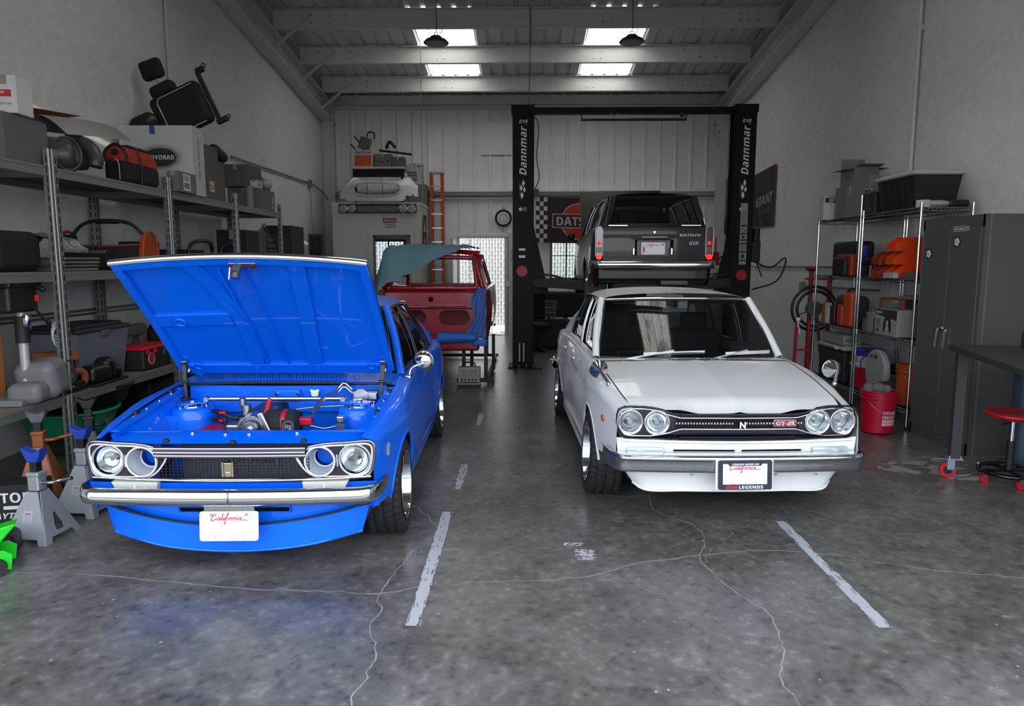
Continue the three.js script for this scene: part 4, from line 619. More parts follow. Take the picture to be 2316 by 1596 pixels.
  P(car, 'grille_frame', [tb(outl.map(([x, y]) => [x * 1.002, y, bow(x) - 0.015]), 0.006, 140, 6, true)], BLACKGLOSS);
  const inn = [[0.0, 0.727], [0.36, 0.727], [0.43, 0.745], [0.52, 0.776], [0.6, 0.783], [0.69, 0.78], [0.722, 0.766], [0.73, 0.72], [0.725, 0.66], [0.71, 0.622], [0.67, 0.612], [0.54, 0.612], [0.44, 0.63], [0.36, 0.657], [0.0, 0.657]];
  P(car, 'grille_trim', [tb([...inn, ...inn.slice(1, -1).reverse().map(([x, y]) => [-x, y])].map(([x, y]) => [x, y, bow(x) - 0.02]), 0.005, 140, 6, true, true)], CHROME);
  { const bars = []; for (let x = -0.38; x <= 0.381; x += 0.012) bars.push(bx(0.005, 0.064, 0.012, x, 0.692, bow(x) - 0.03)); P(car, 'grille_bars', bars, M(0x14151c, 0.4, 0.4));
    const dots = []; for (let x = -0.385; x <= 0.39; x += 0.018) if (Math.abs(x) > 0.03) dots.push(rb(0.012, 0.013, 0.012, 0.003, x, 0.694, bow(x) - 0.018, null, 1)); P(car, 'grille_studs', dots, CHROME);
    for (const y of [0.74, 0.603, 0.59]) P(car, 'grille_slat', tb([-1, -0.5, 0, 0.5, 1].map(k => [k * 0.36, y, bow(k * 0.36) - 0.026]), 0.005, 20, 6), M(0x1d1f28, 0.35, 0.4)); }
  P(car, 'n_badge', ex(shape([[-0.018, -0.02], [-0.01, -0.02], [-0.01, 0.006], [0.01, -0.02], [0.018, -0.02], [0.018, 0.02], [0.01, 0.02], [0.01, -0.006], [-0.01, 0.02], [-0.018, 0.02]]), 0.008, 0.001, [0.02, 0.686, bow(0) - 0.008]), WHITEPL);
  const gt = P(car, 'gt_badge', rb(0.145, 0.046, 0.01, 0.006, 0.285, 0.696, bow(0.28) - 0.012), CHROME); P(gt, 'badge_print', new THREE.PlaneGeometry(0.138, 0.04), printMat(256, 76, g => { g.fillStyle = '#7a1a28'; g.fillRect(0, 0, 256, 76); txt(g, 'GT-', 82, 40, 62, '#f0eee8', 'bold', 'serif', 130); g.strokeStyle = '#f0eee8'; g.lineCap = 'round'; const k = (w, ...q) => { g.lineWidth = w; g.beginPath(); g.moveTo(q[0], q[1]); for (let i = 2; i < q.length; i += 2) g.lineTo(q[i], q[i + 1]); g.stroke(); }; k(7, 158, 26, 188, 22, 182, 38, 160, 44); k(7, 160, 44, 158, 60, 186, 54); k(6, 208, 12, 196, 34); k(7, 200, 26, 238, 22); k(6, 226, 24, 214, 48, 194, 62); k(6, 204, 38, 222, 52, 242, 60); }, 0.4)).position.set(0.285, 0.696, bow(0.28) - 0.0065);
  P(car, 'radiator', [bx(0.66, 0.4, 0.05, 0, 0.5, 1.86), bx(0.7, 0.05, 0.07, 0, 0.72, 1.86)], M(0x6a6d70, 0.5, 0.5)); for (const s of [-1, 1]) P(car, 'inner_fender', quad([s * 0.6, 0.3, 2.08], [s * 0.6, 0.3, 0.95], [s * 0.68, 0.9, 0.95], [s * 0.66, 0.77, 2.08], 4), WHITE); P(car, 'firewall', bx(1.3, 0.6, 0.02, 0, 0.62, 0.96), WHITE); P(car, 'engine_block', [rb(0.4, 0.4, 0.7, 0.05, 0, 0.5, 1.4)], M(0x5a5c60, 0.5, 0.5)); P(car, 'splash_tray', bx(1.2, 0.01, 1.1, 0, 0.26, 1.5), M(0x6a6d70, 0.7));
  for (const s of [-1, 1]) for (const x of [0.5, 0.664]) {
    const zc = bow(x) - 0.028, hl = P(car, 'headlamp', [sph(0.073, s * x, 0.696, zc - 0.02, [1, 1, 0.38], 28)], LENS, 'clear round headlamp');
    P(hl, 'reflector', la([[0.015, -0.055], [0.04, -0.05], [0.062, -0.025], [0.072, 0]], 28, [s * x, 0.696, zc - 0.02], [PI / 2, 0, 0]), CHROME);
    P(hl, 'bulb_shield', [cy(0.016, 0.02, 0.04, s * x, 0.696, zc - 0.03, [PI / 2, 0, 0], 16), tor(0.038, 0.003, s * x, 0.696, zc - 0.045)], ALU); P(hl, 'lamp_ring', [tor(0.076, 0.006, s * x, 0.696, zc), tor(0.069, 0.003, s * x, 0.696, zc - 0.004)], CHROME);
  }
  // nose panel with slots, indicators
  { const hole = (x0, x1, y0, y1) => [[x0, y0], [x1, y0], [x1, y1], [x0, y1]];
    P(car, 'nose_panel', [bend(ex([[-0.752, 0.6], [-0.74, 0.5], [-0.7, 0.42], [0.7, 0.42], [0.74, 0.5], [0.752, 0.6], [0.4, 0.592], [0.3, 0.583], [-0.3, 0.583], [-0.4, 0.592]], 0.02, 0.002, [0, 0, 0], null, [hole(-0.4, -0.02, 0.515, 0.53), hole(0.02, 0.4, 0.515, 0.53), hole(-0.4, -0.02, 0.468, 0.48), hole(0.02, 0.4, 0.468, 0.48)]), -0.02), tb([-1, -0.6, 0, 0.6, 1].map(k => [k * 0.72, 0.578 + 0.008 * k * k, bow(k * 0.72) - 0.008]), 0.009, 40)], WHITE);
  }
  for (const s of [-1, 1]) { const sg = P(car, 'turn_signal', [bend(ex(rrect(0.23, 0.055, 0.012, s * 0.575, 0.518), 0.03, 0.006), 0.002)], M(0xdfe6ea, 0.1, 0, { transmission: 0.6, thickness: 0 })); P(sg, 'signal_reflector', [bend(ex(rrect(0.22, 0.046, 0.01, s * 0.575, 0.518), 0.004), -0.008)], CHROME); P(sg, 'bulb', [sph(0.018, s * 0.61, 0.518, bow(0.6) - 0.002)], M(0xd8d8d4, 0.2)); P(sg, 'screws', [0.475, 0.675].map(x => cy(0.005, 0.005, 0.006, s * x, 0.518, bow(x) + 0.019, [PI / 2, 0, 0], 8)), STEEL);
    P(car, 'side_marker', [ex(shape([[-0.035, -0.01], [0.025, -0.018], [0.035, 0.0], [0.03, 0.018], [-0.03, 0.018]]), 0.016, 0.003, [s * (c.hw(1.82) + 0.0), 0.66, 1.82], [0, s * PI / 2, 0])], M(0xb04a20, 0.3)); }
  // bumper
  const bp = k => { const a = Math.abs(k), x = a < 0.84 ? k / 0.84 * 0.70 : Math.sign(k) * (0.70 + 0.115 * Math.sin((a - 0.84) / 0.16 * PI / 2)); return [x, 2.225 + 0.05 * (1 - (x / 0.82) ** 2) - (a > 0.84 ? 0.24 * (1 - Math.cos((a - 0.84) / 0.16 * PI / 2)) : 0)]; };
  P(car, 'front_bumper', [grid(60, 16, (u, v) => { const k = 2 * u - 1, [x, z] = bp(k), e = 1 - 0.25 * sst(0.9, 1, Math.abs(k)); const prof = [[0.44, -0.055, -0.06], [0.3, -0.058, -0.02], [0, -0.05, 0], [0, 0.02, 0.012], [0, 0.03, 0.03], [0, 0.05, 0.03], [0, 0.058, 0.01], [0, 0.058, -0.06]], q = v * (prof.length - 1), i = Math.min(prof.length - 2, Math.floor(q)), t = q - i; return [x, 0.462 + e * lerp(prof[i][1], prof[i + 1][1], t) + 0.012 * sst(0.85, 1, Math.abs(k)), z - 0.03 + lerp(prof[i][2], prof[i + 1][2], t)]; })], CHROME);
  P(car, 'bumper_iron', [-0.4, 0.4].map(x => bx(0.05, 0.04, 0.2, x, 0.45, 2.1))[0], DARKSTEEL); P(car, 'bumper_iron', bx(0.05, 0.04, 0.2, 0.4, 0.45, 2.1), DARKSTEEL);
  // chin spoiler
  P(car, 'chin_spoiler', [grid(30, 8, (u, v) => { const k = 2 * u - 1, w = lerp(0.63, 0.7, v), e = Math.max(0, Math.abs(k) - 0.88) / 0.12; return [k * w, lerp(0.262 + 0.03 * e * e, 0.395, v), 2.09 + 0.05 * (1 - k * k) - 0.01 * (1 - v) - 0.05 * e * e]; }), grid(20, 2, (u, v) => { const k = 2 * u - 1; return [k * 0.68, 0.405, 2.02 + 0.12 * v]; }), tb([-1, -0.9, -0.5, 0, 0.5, 0.9, 1].map(k => [k * 0.63, 0.262 + (Math.abs(k) > 0.95 ? 0.03 : 0), 2.083 + 0.05 * (1 - k * k) - (Math.abs(k) > 0.95 ? 0.05 : 0)]), 0.008, 40)], WHITE);
  P(car, 'spoiler_seam', tb([-1, -0.5, 0, 0.5, 1].map(k => [k * 0.69, 0.388, 2.095 + 0.05 * (1 - k * k)]), 0.004, 20), BLACK); P(car, 'spoiler_screws', [-0.28, 0.25, 0.5].map(x => cy(0.006, 0.006, 0.008, x, 0.368, 2.14, [PI / 2, 0, 0], 8)), STEEL);
  const pg = plate(car, 'licence_plate', [0.0, 0.412, 2.285], [-0.06, 0, 0.008], 'front');
  const fr = P(pg, 'plate_frame', ex(rrect(0.325, 0.18, 0.014), 0.012, 0.002, [0, 0, 0.004], null, [[[-0.135, -0.058], [0.135, -0.058], [0.135, 0.068], [0.105, 0.068], [0.09, 0.055], [-0.09, 0.055], [-0.105, 0.068], [-0.135, 0.068]]]), M(0x1a1c2a, 0.35));
  P(pg, 'plate_back', rb(0.35, 0.185, 0.01, 0.008, 0, 0, -0.008), WHITEPL);
  const ft = P(fr, 'frame_print', new THREE.PlaneGeometry(0.17, 0.016), printMat(512, 48, g => { g.fillStyle = '#1a1c2a'; g.fillRect(0, 0, 512, 48); txt(g, 'LEGENDS NEVER DIE', 256, 26, 44, '#e8eaf0', 'bold', 'sans-serif', 500); }, 0.4)); ft.position.set(0, 0.0655, 0.0105);
  const fb = P(fr, 'frame_print', new THREE.PlaneGeometry(0.24, 0.026), printMat(512, 56, g => { g.fillStyle = '#1a1c2a'; g.fillRect(0, 0, 512, 56); txt(g, 'JDM', 82, 30, 56, '#d4123c', 'bold', 'sans-serif', 150); txt(g, 'LEGENDS', 330, 30, 56, '#dfe6f2', 'bold', 'sans-serif', 320); }, 0.4)); fb.position.set(0, -0.073, 0.0105);
}
// ================================================================ red body shell on stands
const RED = M(0x8e0a1c, 0.35, 0, { clearcoat: 0.8, clearcoatRoughness: 0.1 }), TAPE = M(0x1a63c4, 0.6);
{
  const car = T('red_car_shell', 'bare red car body shell seen from behind, part masked in blue, on a metal frame', 'car', [-1.25, 0.47, -11.2], PI);
  const tail = -1.72, nose = 1.8, c = {
    hw: z => sp([[tail, 0.745], [-1.4, 0.79], [-0.9, 0.80], [0.6, 0.79], [nose, 0.74]], z), yt: z => sp([[tail, 0.8], [-1.5, 0.84], [-1.0, 0.86], [0.6, 0.86], [1.2, 0.8], [nose, 0.72]], z), rs: () => 0.045, lean: 0.16,
    xi: z => z < -1.15 ? 0.62 : 0.68, xb: z => c.hw(z) - 0.09, xr: z => pw([[-1.2, 0.56], [-0.8, 0.59], [0.1, 0.59]], z), yr: z => sp([[-1.3, 1.26], [-1.0, 1.3], [-0.4, 1.33], [0.2, 1.31]], z)
  }; c.yb = arch([[-0.85, 0.28, 0.33], [1.35, 0.28, 0.33]], () => 0.15);
  for (const s of [-1, 1]) {
    P(car, 'rear_quarter', carSide(c, s, -0.5, tail), RED); P(car, 'door', carSide(c, s, 0.5, -0.506), RED); P(car, 'front_fender', carSide(c, s, nose, 0.506), RED);
    P(car, 'c_pillar', [ghPatch(c, s, -0.8, -1.38, -0.78, -1.12, 0, 1, 0, 8), tb([GH(c, s)(-1.38, 0, -0.02), GH(c, s)(-1.12, 1, -0.02)], 0.04)], RED); P(car, 'b_pillar', ghPatch(c, s, -0.2, -0.28, -0.24, -0.3, 0, 1), RED); P(car, 'a_pillar', tb([GH(c, s)(0.6, 0, -0.02), GH(c, s)(0.12, 1, -0.01)], 0.03), RED);
    P(car, 'door_trim', tb([[s * 0.78, 0.86, -1.25], [s * 0.79, 0.87, 0.1]], 0.012), CHROME);
  }
  P(car, 'roof', roofSkin(c, 0.12, -1.15, 0.05, -0.04, 0.07), RED);
  P(car, 'roof_edge_flap', [quad([-0.2, 1.33, -1.2], [-0.62, 1.31, -1.16], [-0.63, 1.37, -1.1], [-0.2, 1.4, -1.15], 3), quad([-0.5, 1.24, -1.22], [-0.68, 1.22, -1.1], [-0.66, 1.32, -0.95], [-0.55, 1.33, -1.2], 3)], RED);
  P(car, 'rear_window_frame', screenLoop(0.6, 0.86, -1.42, -0.05, 0.54, 1.27, -1.17, -0.04, 0.03), RED);
  P(car, 'parcel_shelf', grid(8, 3, (u, v) => [(2 * u - 1) * 0.62, 0.85 - 0.06 * v, lerp(-1.42, -1.5, v)]), RED);
  // open boot: pressed rear bulkhead with an oval hole, floor and lower panel
  const oval = (w, h, x, y) => rrect(w, h, h / 2.02, x, y);
  P(car, 'rear_bulkhead', [ex([[-0.62, 0.16], [0.62, 0.16], [0.64, 0.8], [-0.64, 0.8]], 0.02, 0.004, [0, 0, -1.55], null, [oval(0.42, 0.2, -0.3, 0.46), oval(0.42, 0.2, 0.3, 0.46), circ(0.035, 0.02, 0.71, 14)])], RED);
  P(car, 'pressed_ledge', [rb(1.2, 0.05, 0.07, 0.02, 0, 0.61, -1.6), rb(0.5, 0.025, 0.02, 0.01, -0.22, 0.625, -1.645)], RED);
  P(car, 'bulkhead_back', bx(1.2, 0.62, 0.02, 0, 0.48, -0.75), RED);
  P(car, 'rear_valance', [rb(1.3, 0.16, 0.12, 0.04, 0, 0.1, -1.68)], RED);
  P(car, 'masking_film', grid(10, 14, (u, v) => { const y = lerp(0.2, 0.87, v), w = lerp(0.24, 0.13, v) + 0.04 * Math.sin(9 * v + 1); return [-0.745 + w * u, y, tail - 0.03 + 0.012 * Math.sin(11 * u + 7 * v)]; }), M(0x27559c, 0.55));
  P(car, 'masked_bumper', [xf(new THREE.CylinderGeometry(0.055, 0.075, 0.5, 14, 6), [-0.36, 0.21, -1.8], [0, 0, PI / 2]), xf(new THREE.CylinderGeometry(0.075, 0.06, 0.5, 14, 6), [0.3, 0.22, -1.78], [0, 0, PI / 2 + 0.1]), rb(0.1, 0.2, 0.1, 0.04, 0.05, 0.2, -1.77), rb(0.2, 0.09, 0.12, 0.03, -0.66, 0.14, -1.76)], TAPE);
  P(car, 'cabin_floor', [bx(1.4, 0.03, 2.6, 0, 0.16, 0)], DARK); P(car, 'dash_panel', bx(1.3, 0.3, 0.05, 0, 0.72, 0.6), RED);
  P(car, 'differential', [sph(0.14, 0.12, 0.05, -1.2), xf(new THREE.CylinderGeometry(0.08, 0.03, 0.3, 12), [-0.02, -0.02, -1.55], [0, 0, 0.1]), cy(0.02, 0.02, 0.3, -0.02, -0.25, -1.55)], DARKSTEEL);
  // stand frame under it
  const fr = T('body_stand', 'black square tube dolly frame under the red car shell', 'stand', [-1.25, 0, -11.2]);
  for (const [x, z] of [[0.42, 1.5], [0.72, 1.4], [0.45, 0.4], [0.78, 0.3], [-0.42, 1.5], [-0.72, 1.4], [-0.6, -1.2], [0.6, -1.2]]) P(fr, 'upright', bx(0.05, 0.55, 0.05, x, 0.305, z), BLACK);
  P(fr, 'base_rail', [bx(0.5, 0.05, 0.05, 0.57, 0.055, 1.5), bx(0.5, 0.05, 0.05, -0.57, 0.055, 1.5), bx(0.05, 0.05, 2.7, 0.75, 0.055, 0.1), bx(0.05, 0.05, 2.7, -0.75, 0.055, 0.1), bx(1.6, 0.05, 0.05, 0, 0.055, -1.2)], BLACK); P(fr, 'top_rail', [bx(1.5, 0.05, 0.05, 0, 0.595, 1.45), bx(1.5, 0.05, 0.05, 0, 0.595, -1.2)], BLACK);
  P(fr, 'caster', [[0.35, 1.52], [0.82, 1.52], [-0.35, 1.52], [-0.82, 1.52], [0.75, -1.2], [-0.75, -1.2]].map(([x, z]) => cy(0.03, 0.03, 0.03, x, 0.03, z, [0, 0, PI / 2], 14)), DARKSTEEL);
  const ch = T('battery_charger', 'small portable battery charger with printed face in the black stand frame', 'charger', [-0.74, 0, -9.52], 0);
  P(ch, 'case', rb(0.3, 0.24, 0.16, 0.012, 0, 0.15, 0), M(0x8d9088, 0.45)); P(ch, 'case_foot', bx(0.3, 0.03, 0.16, 0, 0.015, 0), BLACK); P(ch, 'handle', tb([[-0.08, 0.27, 0], [-0.07, 0.32, 0], [0.07, 0.32, 0], [0.08, 0.27, 0]], 0.01), BLACK);
  P(ch, 'face_print', new THREE.PlaneGeometry(0.28, 0.21), printMat(128, 96, g => { g.fillStyle = '#8f948a'; g.fillRect(0, 0, 128, 96); g.fillStyle = '#5d625a'; for (let y = 8; y < 50; y += 7) { g.fillRect(8, y, 50, 3); g.fillRect(68, y, 50, 3); } g.fillStyle = '#1b1c1a'; for (let x = 14; x < 120; x += 22) g.fillRect(x, 62, 12, 12); g.fillRect(6, 82, 116, 8); })).position.set(0, 0.15, 0.0815);
  // cloth over the roof
  const g = grid(46, 40, (u, v) => {
    const x = lerp(-1.05, 0.5, u), over = Math.max(0, -0.62 - x), k = sst(0.5, -0.75, x), t = Math.min(1, v / 0.7), q = Math.max(0, (v - 0.7) / 0.3) * (0.12 + 0.88 * k);
    const fold = 0.018 * Math.sin(15 * u + 6 * v) + 0.012 * Math.sin(31 * u - 9 * v) + 0.01 * Math.sin(19 * v + 8 * u);
    const y = 1.425 + 0.02 * (1 - Math.min(1, (x / 0.62) ** 2)) + Math.abs(fold) - 0.8 * over - 0.52 * q;
    return [Math.max(x, -0.7 - 0.25 * over), y + 0.47, lerp(-1.1, 1.19, t) + 0.34 * q + 0.05 * Math.min(1, q * 8) + fold * 0.5];
  });
  O('drop_cloth', g, M(0x5f7f8a, 0.95), 'grey blue cloth draped over the roof of the red car shell', 'cloth', [-1.25, 0, -11.2]);
}
// ================================================================ two-post lift and the dark estate car on it
{
  const LP = M(0x1a1a1d, 0.6, 0, { specularIntensity: 0.35 }), lift = T('two_post_lift', 'tall black two post car lift carrying the dark estate car', 'car lift', [1.7, 0, -11.45]);
  const post = printMat(128, 1024, (g, w, h) => {
    g.fillStyle = '#1a1a1d'; g.fillRect(0, 0, w, h); txt(g, 'D10', 64, 36, 52, '#ececea', 'bold italic', 'sans-serif', 84); g.fillStyle = '#c84a1c'; g.fillRect(86, 66, 22, 12);
    g.save(); g.translate(66, 640); g.rotate(-PI / 2); txt(g, 'Dannmar', 285, 0, 100, '#ececea', 'bold italic', 'sans-serif', 520); g.restore();
    const d = (x, y, s, col) => { g.fillStyle = col; g.beginPath(); g.moveTo(x, y - s * 1.7); g.lineTo(x + s * 0.7, y); g.lineTo(x, y + s * 1.7); g.lineTo(x - s * 0.7, y); g.fill(); };
    d(70, 690, 22, '#ececea'); d(48, 740, 22, '#ececea'); d(80, 760, 20, '#ececea'); d(56, 820, 24, '#ececea'); g.strokeStyle = '#c84a1c'; g.lineWidth = 9; g.beginPath(); g.moveTo(30, 690); g.quadraticCurveTo(28, 780, 48, 860); g.stroke();
    g.fillStyle = '#2c2c2e'; g.fillRect(18, 940, 92, 60); g.fillStyle = '#c9c9c6'; g.beginPath(); g.arc(42, 970, 18, 0, 7); g.fill(); for (let y = 950; y < 995; y += 9) g.fillRect(70, y, 32, 3);
  }, 0.6, { specularIntensity: 0.35 });
  const warn = printMat(64, 512, (g, w, h) => { g.fillStyle = '#9b9b98'; g.fillRect(0, 0, w, h); g.fillStyle = '#3b3b3c'; for (let y = 64; y < 170; y += 9) g.fillRect(10, y, 44, 3); g.strokeStyle = '#222'; g.lineWidth = 4; g.beginPath(); g.arc(32, 215, 22, 0, 7); g.stroke(); g.beginPath(); g.moveTo(18, 200); g.lineTo(46, 230); g.stroke(); g.fillStyle = '#222'; for (const y of [178, 246, 300, 330, 398, 470]) g.fillRect(6, y, 52, 14); g.fillRect(20, 270, 24, 22); g.fillRect(18, 424, 28, 34); for (let y = 352; y < 392; y += 8) g.fillRect(10, y, 44, 3); });
  for (const s of [-1, 1]) {
    const X = s * 1.72; // C-shaped column opening inwards
    const p = P(lift, 'column', [bx(0.32, 4.08, 0.012, X, 2.04, 0.14), bx(0.32, 4.08, 0.012, X, 2.04, -0.14), bx(0.012, 4.08, 0.28, X + s * 0.154, 2.04, 0), bx(0.05, 4.08, 0.012, X - s * 0.15, 2.04, 0.12), bx(0.05, 4.08, 0.012, X - s * 0.15, 2.04, -0.12), bx(0.36, 0.12, 0.3, X, 4.03, 0)], LP);
    const q = P(p, 'column_print', new THREE.PlaneGeometry(0.2, 1.46), post); q.position.set(X + s * 0.0, 3.16, 0.1475);
    if (s > 0) { const w = P(p, 'warning_labels', new THREE.PlaneGeometry(0.11, 0.95), warn); w.position.set(X + 0.02, 2.12, 0.148); P(lift, 'power_unit', [rb(0.14, 0.34, 0.2, 0.02, X + 0.24, 1.85, 0.02), cy(0.06, 0.06, 0.22, X + 0.26, 2.1, 0.02)], BLACK); P(lift, 'hydraulic_hose', [tb([[X + 0.2, 1.7, 0.1], [X + 0.5, 1.6, 0.05], [X + 0.75, 1.75, 0], [X + 0.6, 1.4, 0.1], [X + 0.2, 1.25, 0.12]], 0.013, 40), tb([[X + 0.28, 1.66, 0.05], [X + 0.36, 1.45, 0.08]], 0.012)], BLACK); }
    else { P(p, 'small_labels', bx(0.1, 0.035, 0.002, X - 0.01, 1.88, 0.147), WHITEPL); P(p, 'small_labels', bx(0.1, 0.04, 0.002, X - 0.01, 1.77, 0.147), WHITEPL); }
    P(lift, 'door_bumper', [cy(0.085, 0.085, 0.025, X + s * 0.01, s < 0 ? 1.54 : 1.48, 0.155, [PI / 2, 0, 0], 28)], M(0xa5131f, 0.5), 'round red door pad');
    P(lift, 'base_plate', [bx(0.46, 0.02, 0.6, X, 0.01, 0.02), ...[-0.15, 0.15].map(d => ex([[0, 0], [0.26, 0], [0, 0.32]], 0.012, 0, [X + d, 0.02, 0.15], [0, -PI / 2, 0])), bx(0.3, 0.02, 0.12, X + 0.16, 0.01, 0.36)], LP);
    P(lift, 'anchor_bolts', [-0.18, -0.06, 0.06, 0.18].map(d => cy(0.014, 0.014, 0.04, X + d, 0.035, 0.26, null, 8)), STEEL); P(lift, 'pad_extensions', [-0.03, 0.04].map(d => cy(0.03, 0.03, 0.3, X + d - 0.02, 0.25, 0.19, null, 14)), STEEL);
    P(lift, 'gusset', ex([[0, 0], [-s * 0.3, 0], [0, 1.3]], 0.012, 0, [X - s * 0.12, 1.18, 0.1]), LP);
    P(lift, 'carriage', [bx(0.2, 0.85, 0.2, X - s * 0.1, 1.6, 0)], LP);
    for (const d of [-1, 1]) { P(lift, 'swing_arm', [bar([X - s * 0.2, 1.36, d * 0.16], [s * 0.72, 1.33, d * 0.85], 0.1, 0.13), bar([s * 0.95, 1.33, d * 0.66], [s * 0.55, 1.33, d * 1.05], 0.07, 0.1)], M(0x4c4c4d, 0.5, 0.3)); P(lift, 'lift_pad', cy(0.06, 0.06, 0.08, s * 0.56, 1.39, d * 1.04), BLACK); P(lift, 'arm_guard', [tb([[X - s * 0.22, 1.5, d * 0.2], [s * 1.2, 1.46, d * 0.5], [s * 0.9, 1.38, d * 0.7]], 0.014)], M(0x4c4c4d, 0.5, 0.3)); }
  }
  P(lift, 'crossbeam', [bx(3.5, 0.09, 0.14, 0, 4.02, 0)], LP); P(lift, 'shutoff_bar', [tb([[-0.82, 3.88, 0.05], [0.82, 3.88, 0.05]], 0.02), bar([-0.8, 3.88, 0.05], [-0.82, 3.98, 0.05], 0.015, 0.015), bar([0.8, 3.88, 0.05], [0.84, 3.98, 0.05], 0.015, 0.015), bx(0.06, 0.06, 0.06, 0.75, 3.95, 0.05)], DARKSTEEL); P(lift, 'crossbeam_bolts', [-0.35, -0.25].map(x => cy(0.012, 0.012, 0.01, x, 3.965, 0.074, [PI / 2, 0, 0], 8)), CHROME);

  // estate car, tail towards the viewer
  const GREY = M(0x1c1a1b, 0.4, 0, { clearcoat: 0.35, clearcoatRoughness: 0.05, specularIntensity: 0.6 });
  const car = T('grey_estate_car', 'dark grey estate car raised on the two post lift, tail lamps glowing red', 'car', [1.67, 1.15, -11.15], PI - 0.01);
  const tail = -2.02, nose = 2.0, FA = 1.25, RA = -1.2, R = 0.3;
  const c = { hw: z => sp([[tail, 0.725], [-1.8, 0.785], [-1.2, 0.81], [1.2, 0.80], [nose, 0.72]], z), yt: z => sp([[tail, 0.955], [-1.0, 0.945], [0.7, 0.91], [1.4, 0.85], [nose, 0.76]], z), rs: () => 0.05, lean: 0.15, xi: z => z > 0.75 ? 0.7 : 0.7, xb: z => c.hw(z) - 0.085, xr: z => pw([[tail, 0.53], [-1.6, 0.565], [0.2, 0.58]], z), yr: z => sp([[tail, 1.355], [-1.4, 1.375], [-0.4, 1.385], [0.25, 1.35]], z) };
  c.yb = arch([[FA, 0.3, 0.34], [RA, 0.3, 0.33]], () => 0.22);
  for (const s of [-1, 1]) {
    const rq = P(car, 'rear_quarter', carSide(c, s, -0.96, tail), GREY); P(rq, 'arch_lip', archLip(c, s, RA, 0.3, 0.33), CHROME); P(car, 'rear_door', carSide(c, s, -0.1, -0.954), GREY); P(car, 'front_door', carSide(c, s, 0.8, -0.106), GREY); P(car, 'front_fender', carSide(c, s, nose, 0.806), GREY);
    for (const z of [FA, RA]) P(car, 'wheel_well', wheelWell(s, 0.5, 0.79, z, 0.3, 0.345), BLACK);
    P(car, 'd_pillar', [ghPatch(c, s, -1.85, tail + 0.005, -1.82, -1.86, 0, 1), tb([GH(c, s)(tail + 0.03, 0, -0.03), GH(c, s)(-1.84, 1, -0.02)], 0.045)], GREY);
    P(car, 'c_pillar', ghPatch(c, s, -0.92, -1.02, -0.86, -0.96, 0, 1), GREY); P(car, 'b_pillar', ghPatch(c, s, -0.06, -0.14, -0.1, -0.18, 0, 1), GREY); P(car, 'a_pillar', tb([GH(c, s)(0.75, 0, -0.01), GH(c, s)(0.22, 1, 0)], 0.03), GREY);
    P(car, 'side_window', ghPatch(c, s, -1.03, -1.84, -0.97, -1.81, 0.06, 0.94, -0.012), TINT); P(car, 'side_window', ghPatch(c, s, -0.15, -0.91, -0.19, -0.85, 0.06, 0.94, -0.012), TINT); P(car, 'side_window', ghPatch(c, s, 0.7, -0.05, 0.18, -0.09, 0.06, 0.94, -0.012), TINT);
    P(car, 'window_trim', [ghLoop(c, s, -1.03, -1.84, -0.97, -1.81, 0.05, 0.95, 0.008), ghLoop(c, s, -0.15, -0.91, -0.19, -0.85, 0.05, 0.95, 0.008)], CHROME);
    makeWheel(car, 'wheel', s, s * 0.69, RA, R, 0.2); makeWheel(car, 'wheel', s, s * 0.69, FA, R, 0.2);
    // tail lamp cluster
    const tl = P(car, 'tail_lamp', ex([[-0.042, -0.2], [0.042, -0.2], [0.042, 0.13], [0.02, 0.17], [-0.02, 0.17], [-0.042, 0.13]].map(([x, y]) => [x * (1 + 0.1 * (y > 0)), y]), 0.04, 0.006, [s * 0.695, 0.81, tail - 0.015]), M(0x4a1210, 0.15, 0, { clearcoat: 1 })); P(tl, 'lamp_trim', tb([[s * 0.65, 0.61, tail - 0.035], [s * 0.65, 0.94, tail - 0.035], [s * 0.67, 0.98, tail - 0.035], [s * 0.72, 0.98, tail - 0.035], [s * 0.745, 0.94, tail - 0.035], [s * 0.74, 0.61, tail - 0.035]], 0.005, 30, 6, false, true), ALU);
    P(tl, 'lit_bulb', sph(0.026, s * 0.695, 0.77, tail - 0.032, [1, 1, 0.4]), M(0xe01818, 0.3, 0, { emissive: 0xff1810, emissiveIntensity: 0.5 }), 'glowing red lamp'); P(tl, 'reverse_lens', bx(0.075, 0.07, 0.006, s * 0.695, 0.685, tail - 0.037), M(0x54504e, 0.2));
    P(car, 'brake_lamp', [cy(0.036, 0.036, 0.03, s * 0.695, 0.6, tail - 0.03, [PI / 2, 0, 0], 24)], M(0xe01818, 0.3, 0, { emissive: 0xff1810, emissiveIntensity: 0.5 }), 'round red lamp');
    P(car, 'over_rider', [rb(0.035, 0.1, 0.05, 0.015, s * 0.24 + 0.02, 0.665, tail - 0.05)], CHROME); P(car, 'exhaust_hanger', bx(0.1, 0.015, 0.02, s * 0.5, 0.3, -1.9), STEEL);
    P(car, 'door_mirror', sph(0.06, s * 0.9, 0.95, 0.6, [1, 1, 0.7]), BLACK);
  }
  P(car, 'roof', roofSkin(c, 0.2, -1.86, 0.05, -0.04, 0.06), GREY); P(car, 'windshield', screen(0.66, 0.92, 0.72, 0.1, 0.55, 1.35, 0.2, 0.05), TINT);
  const zt = y => tail - 0.01 - 0.015 * Math.sin(PI * (y - 0.42) / 0.53);
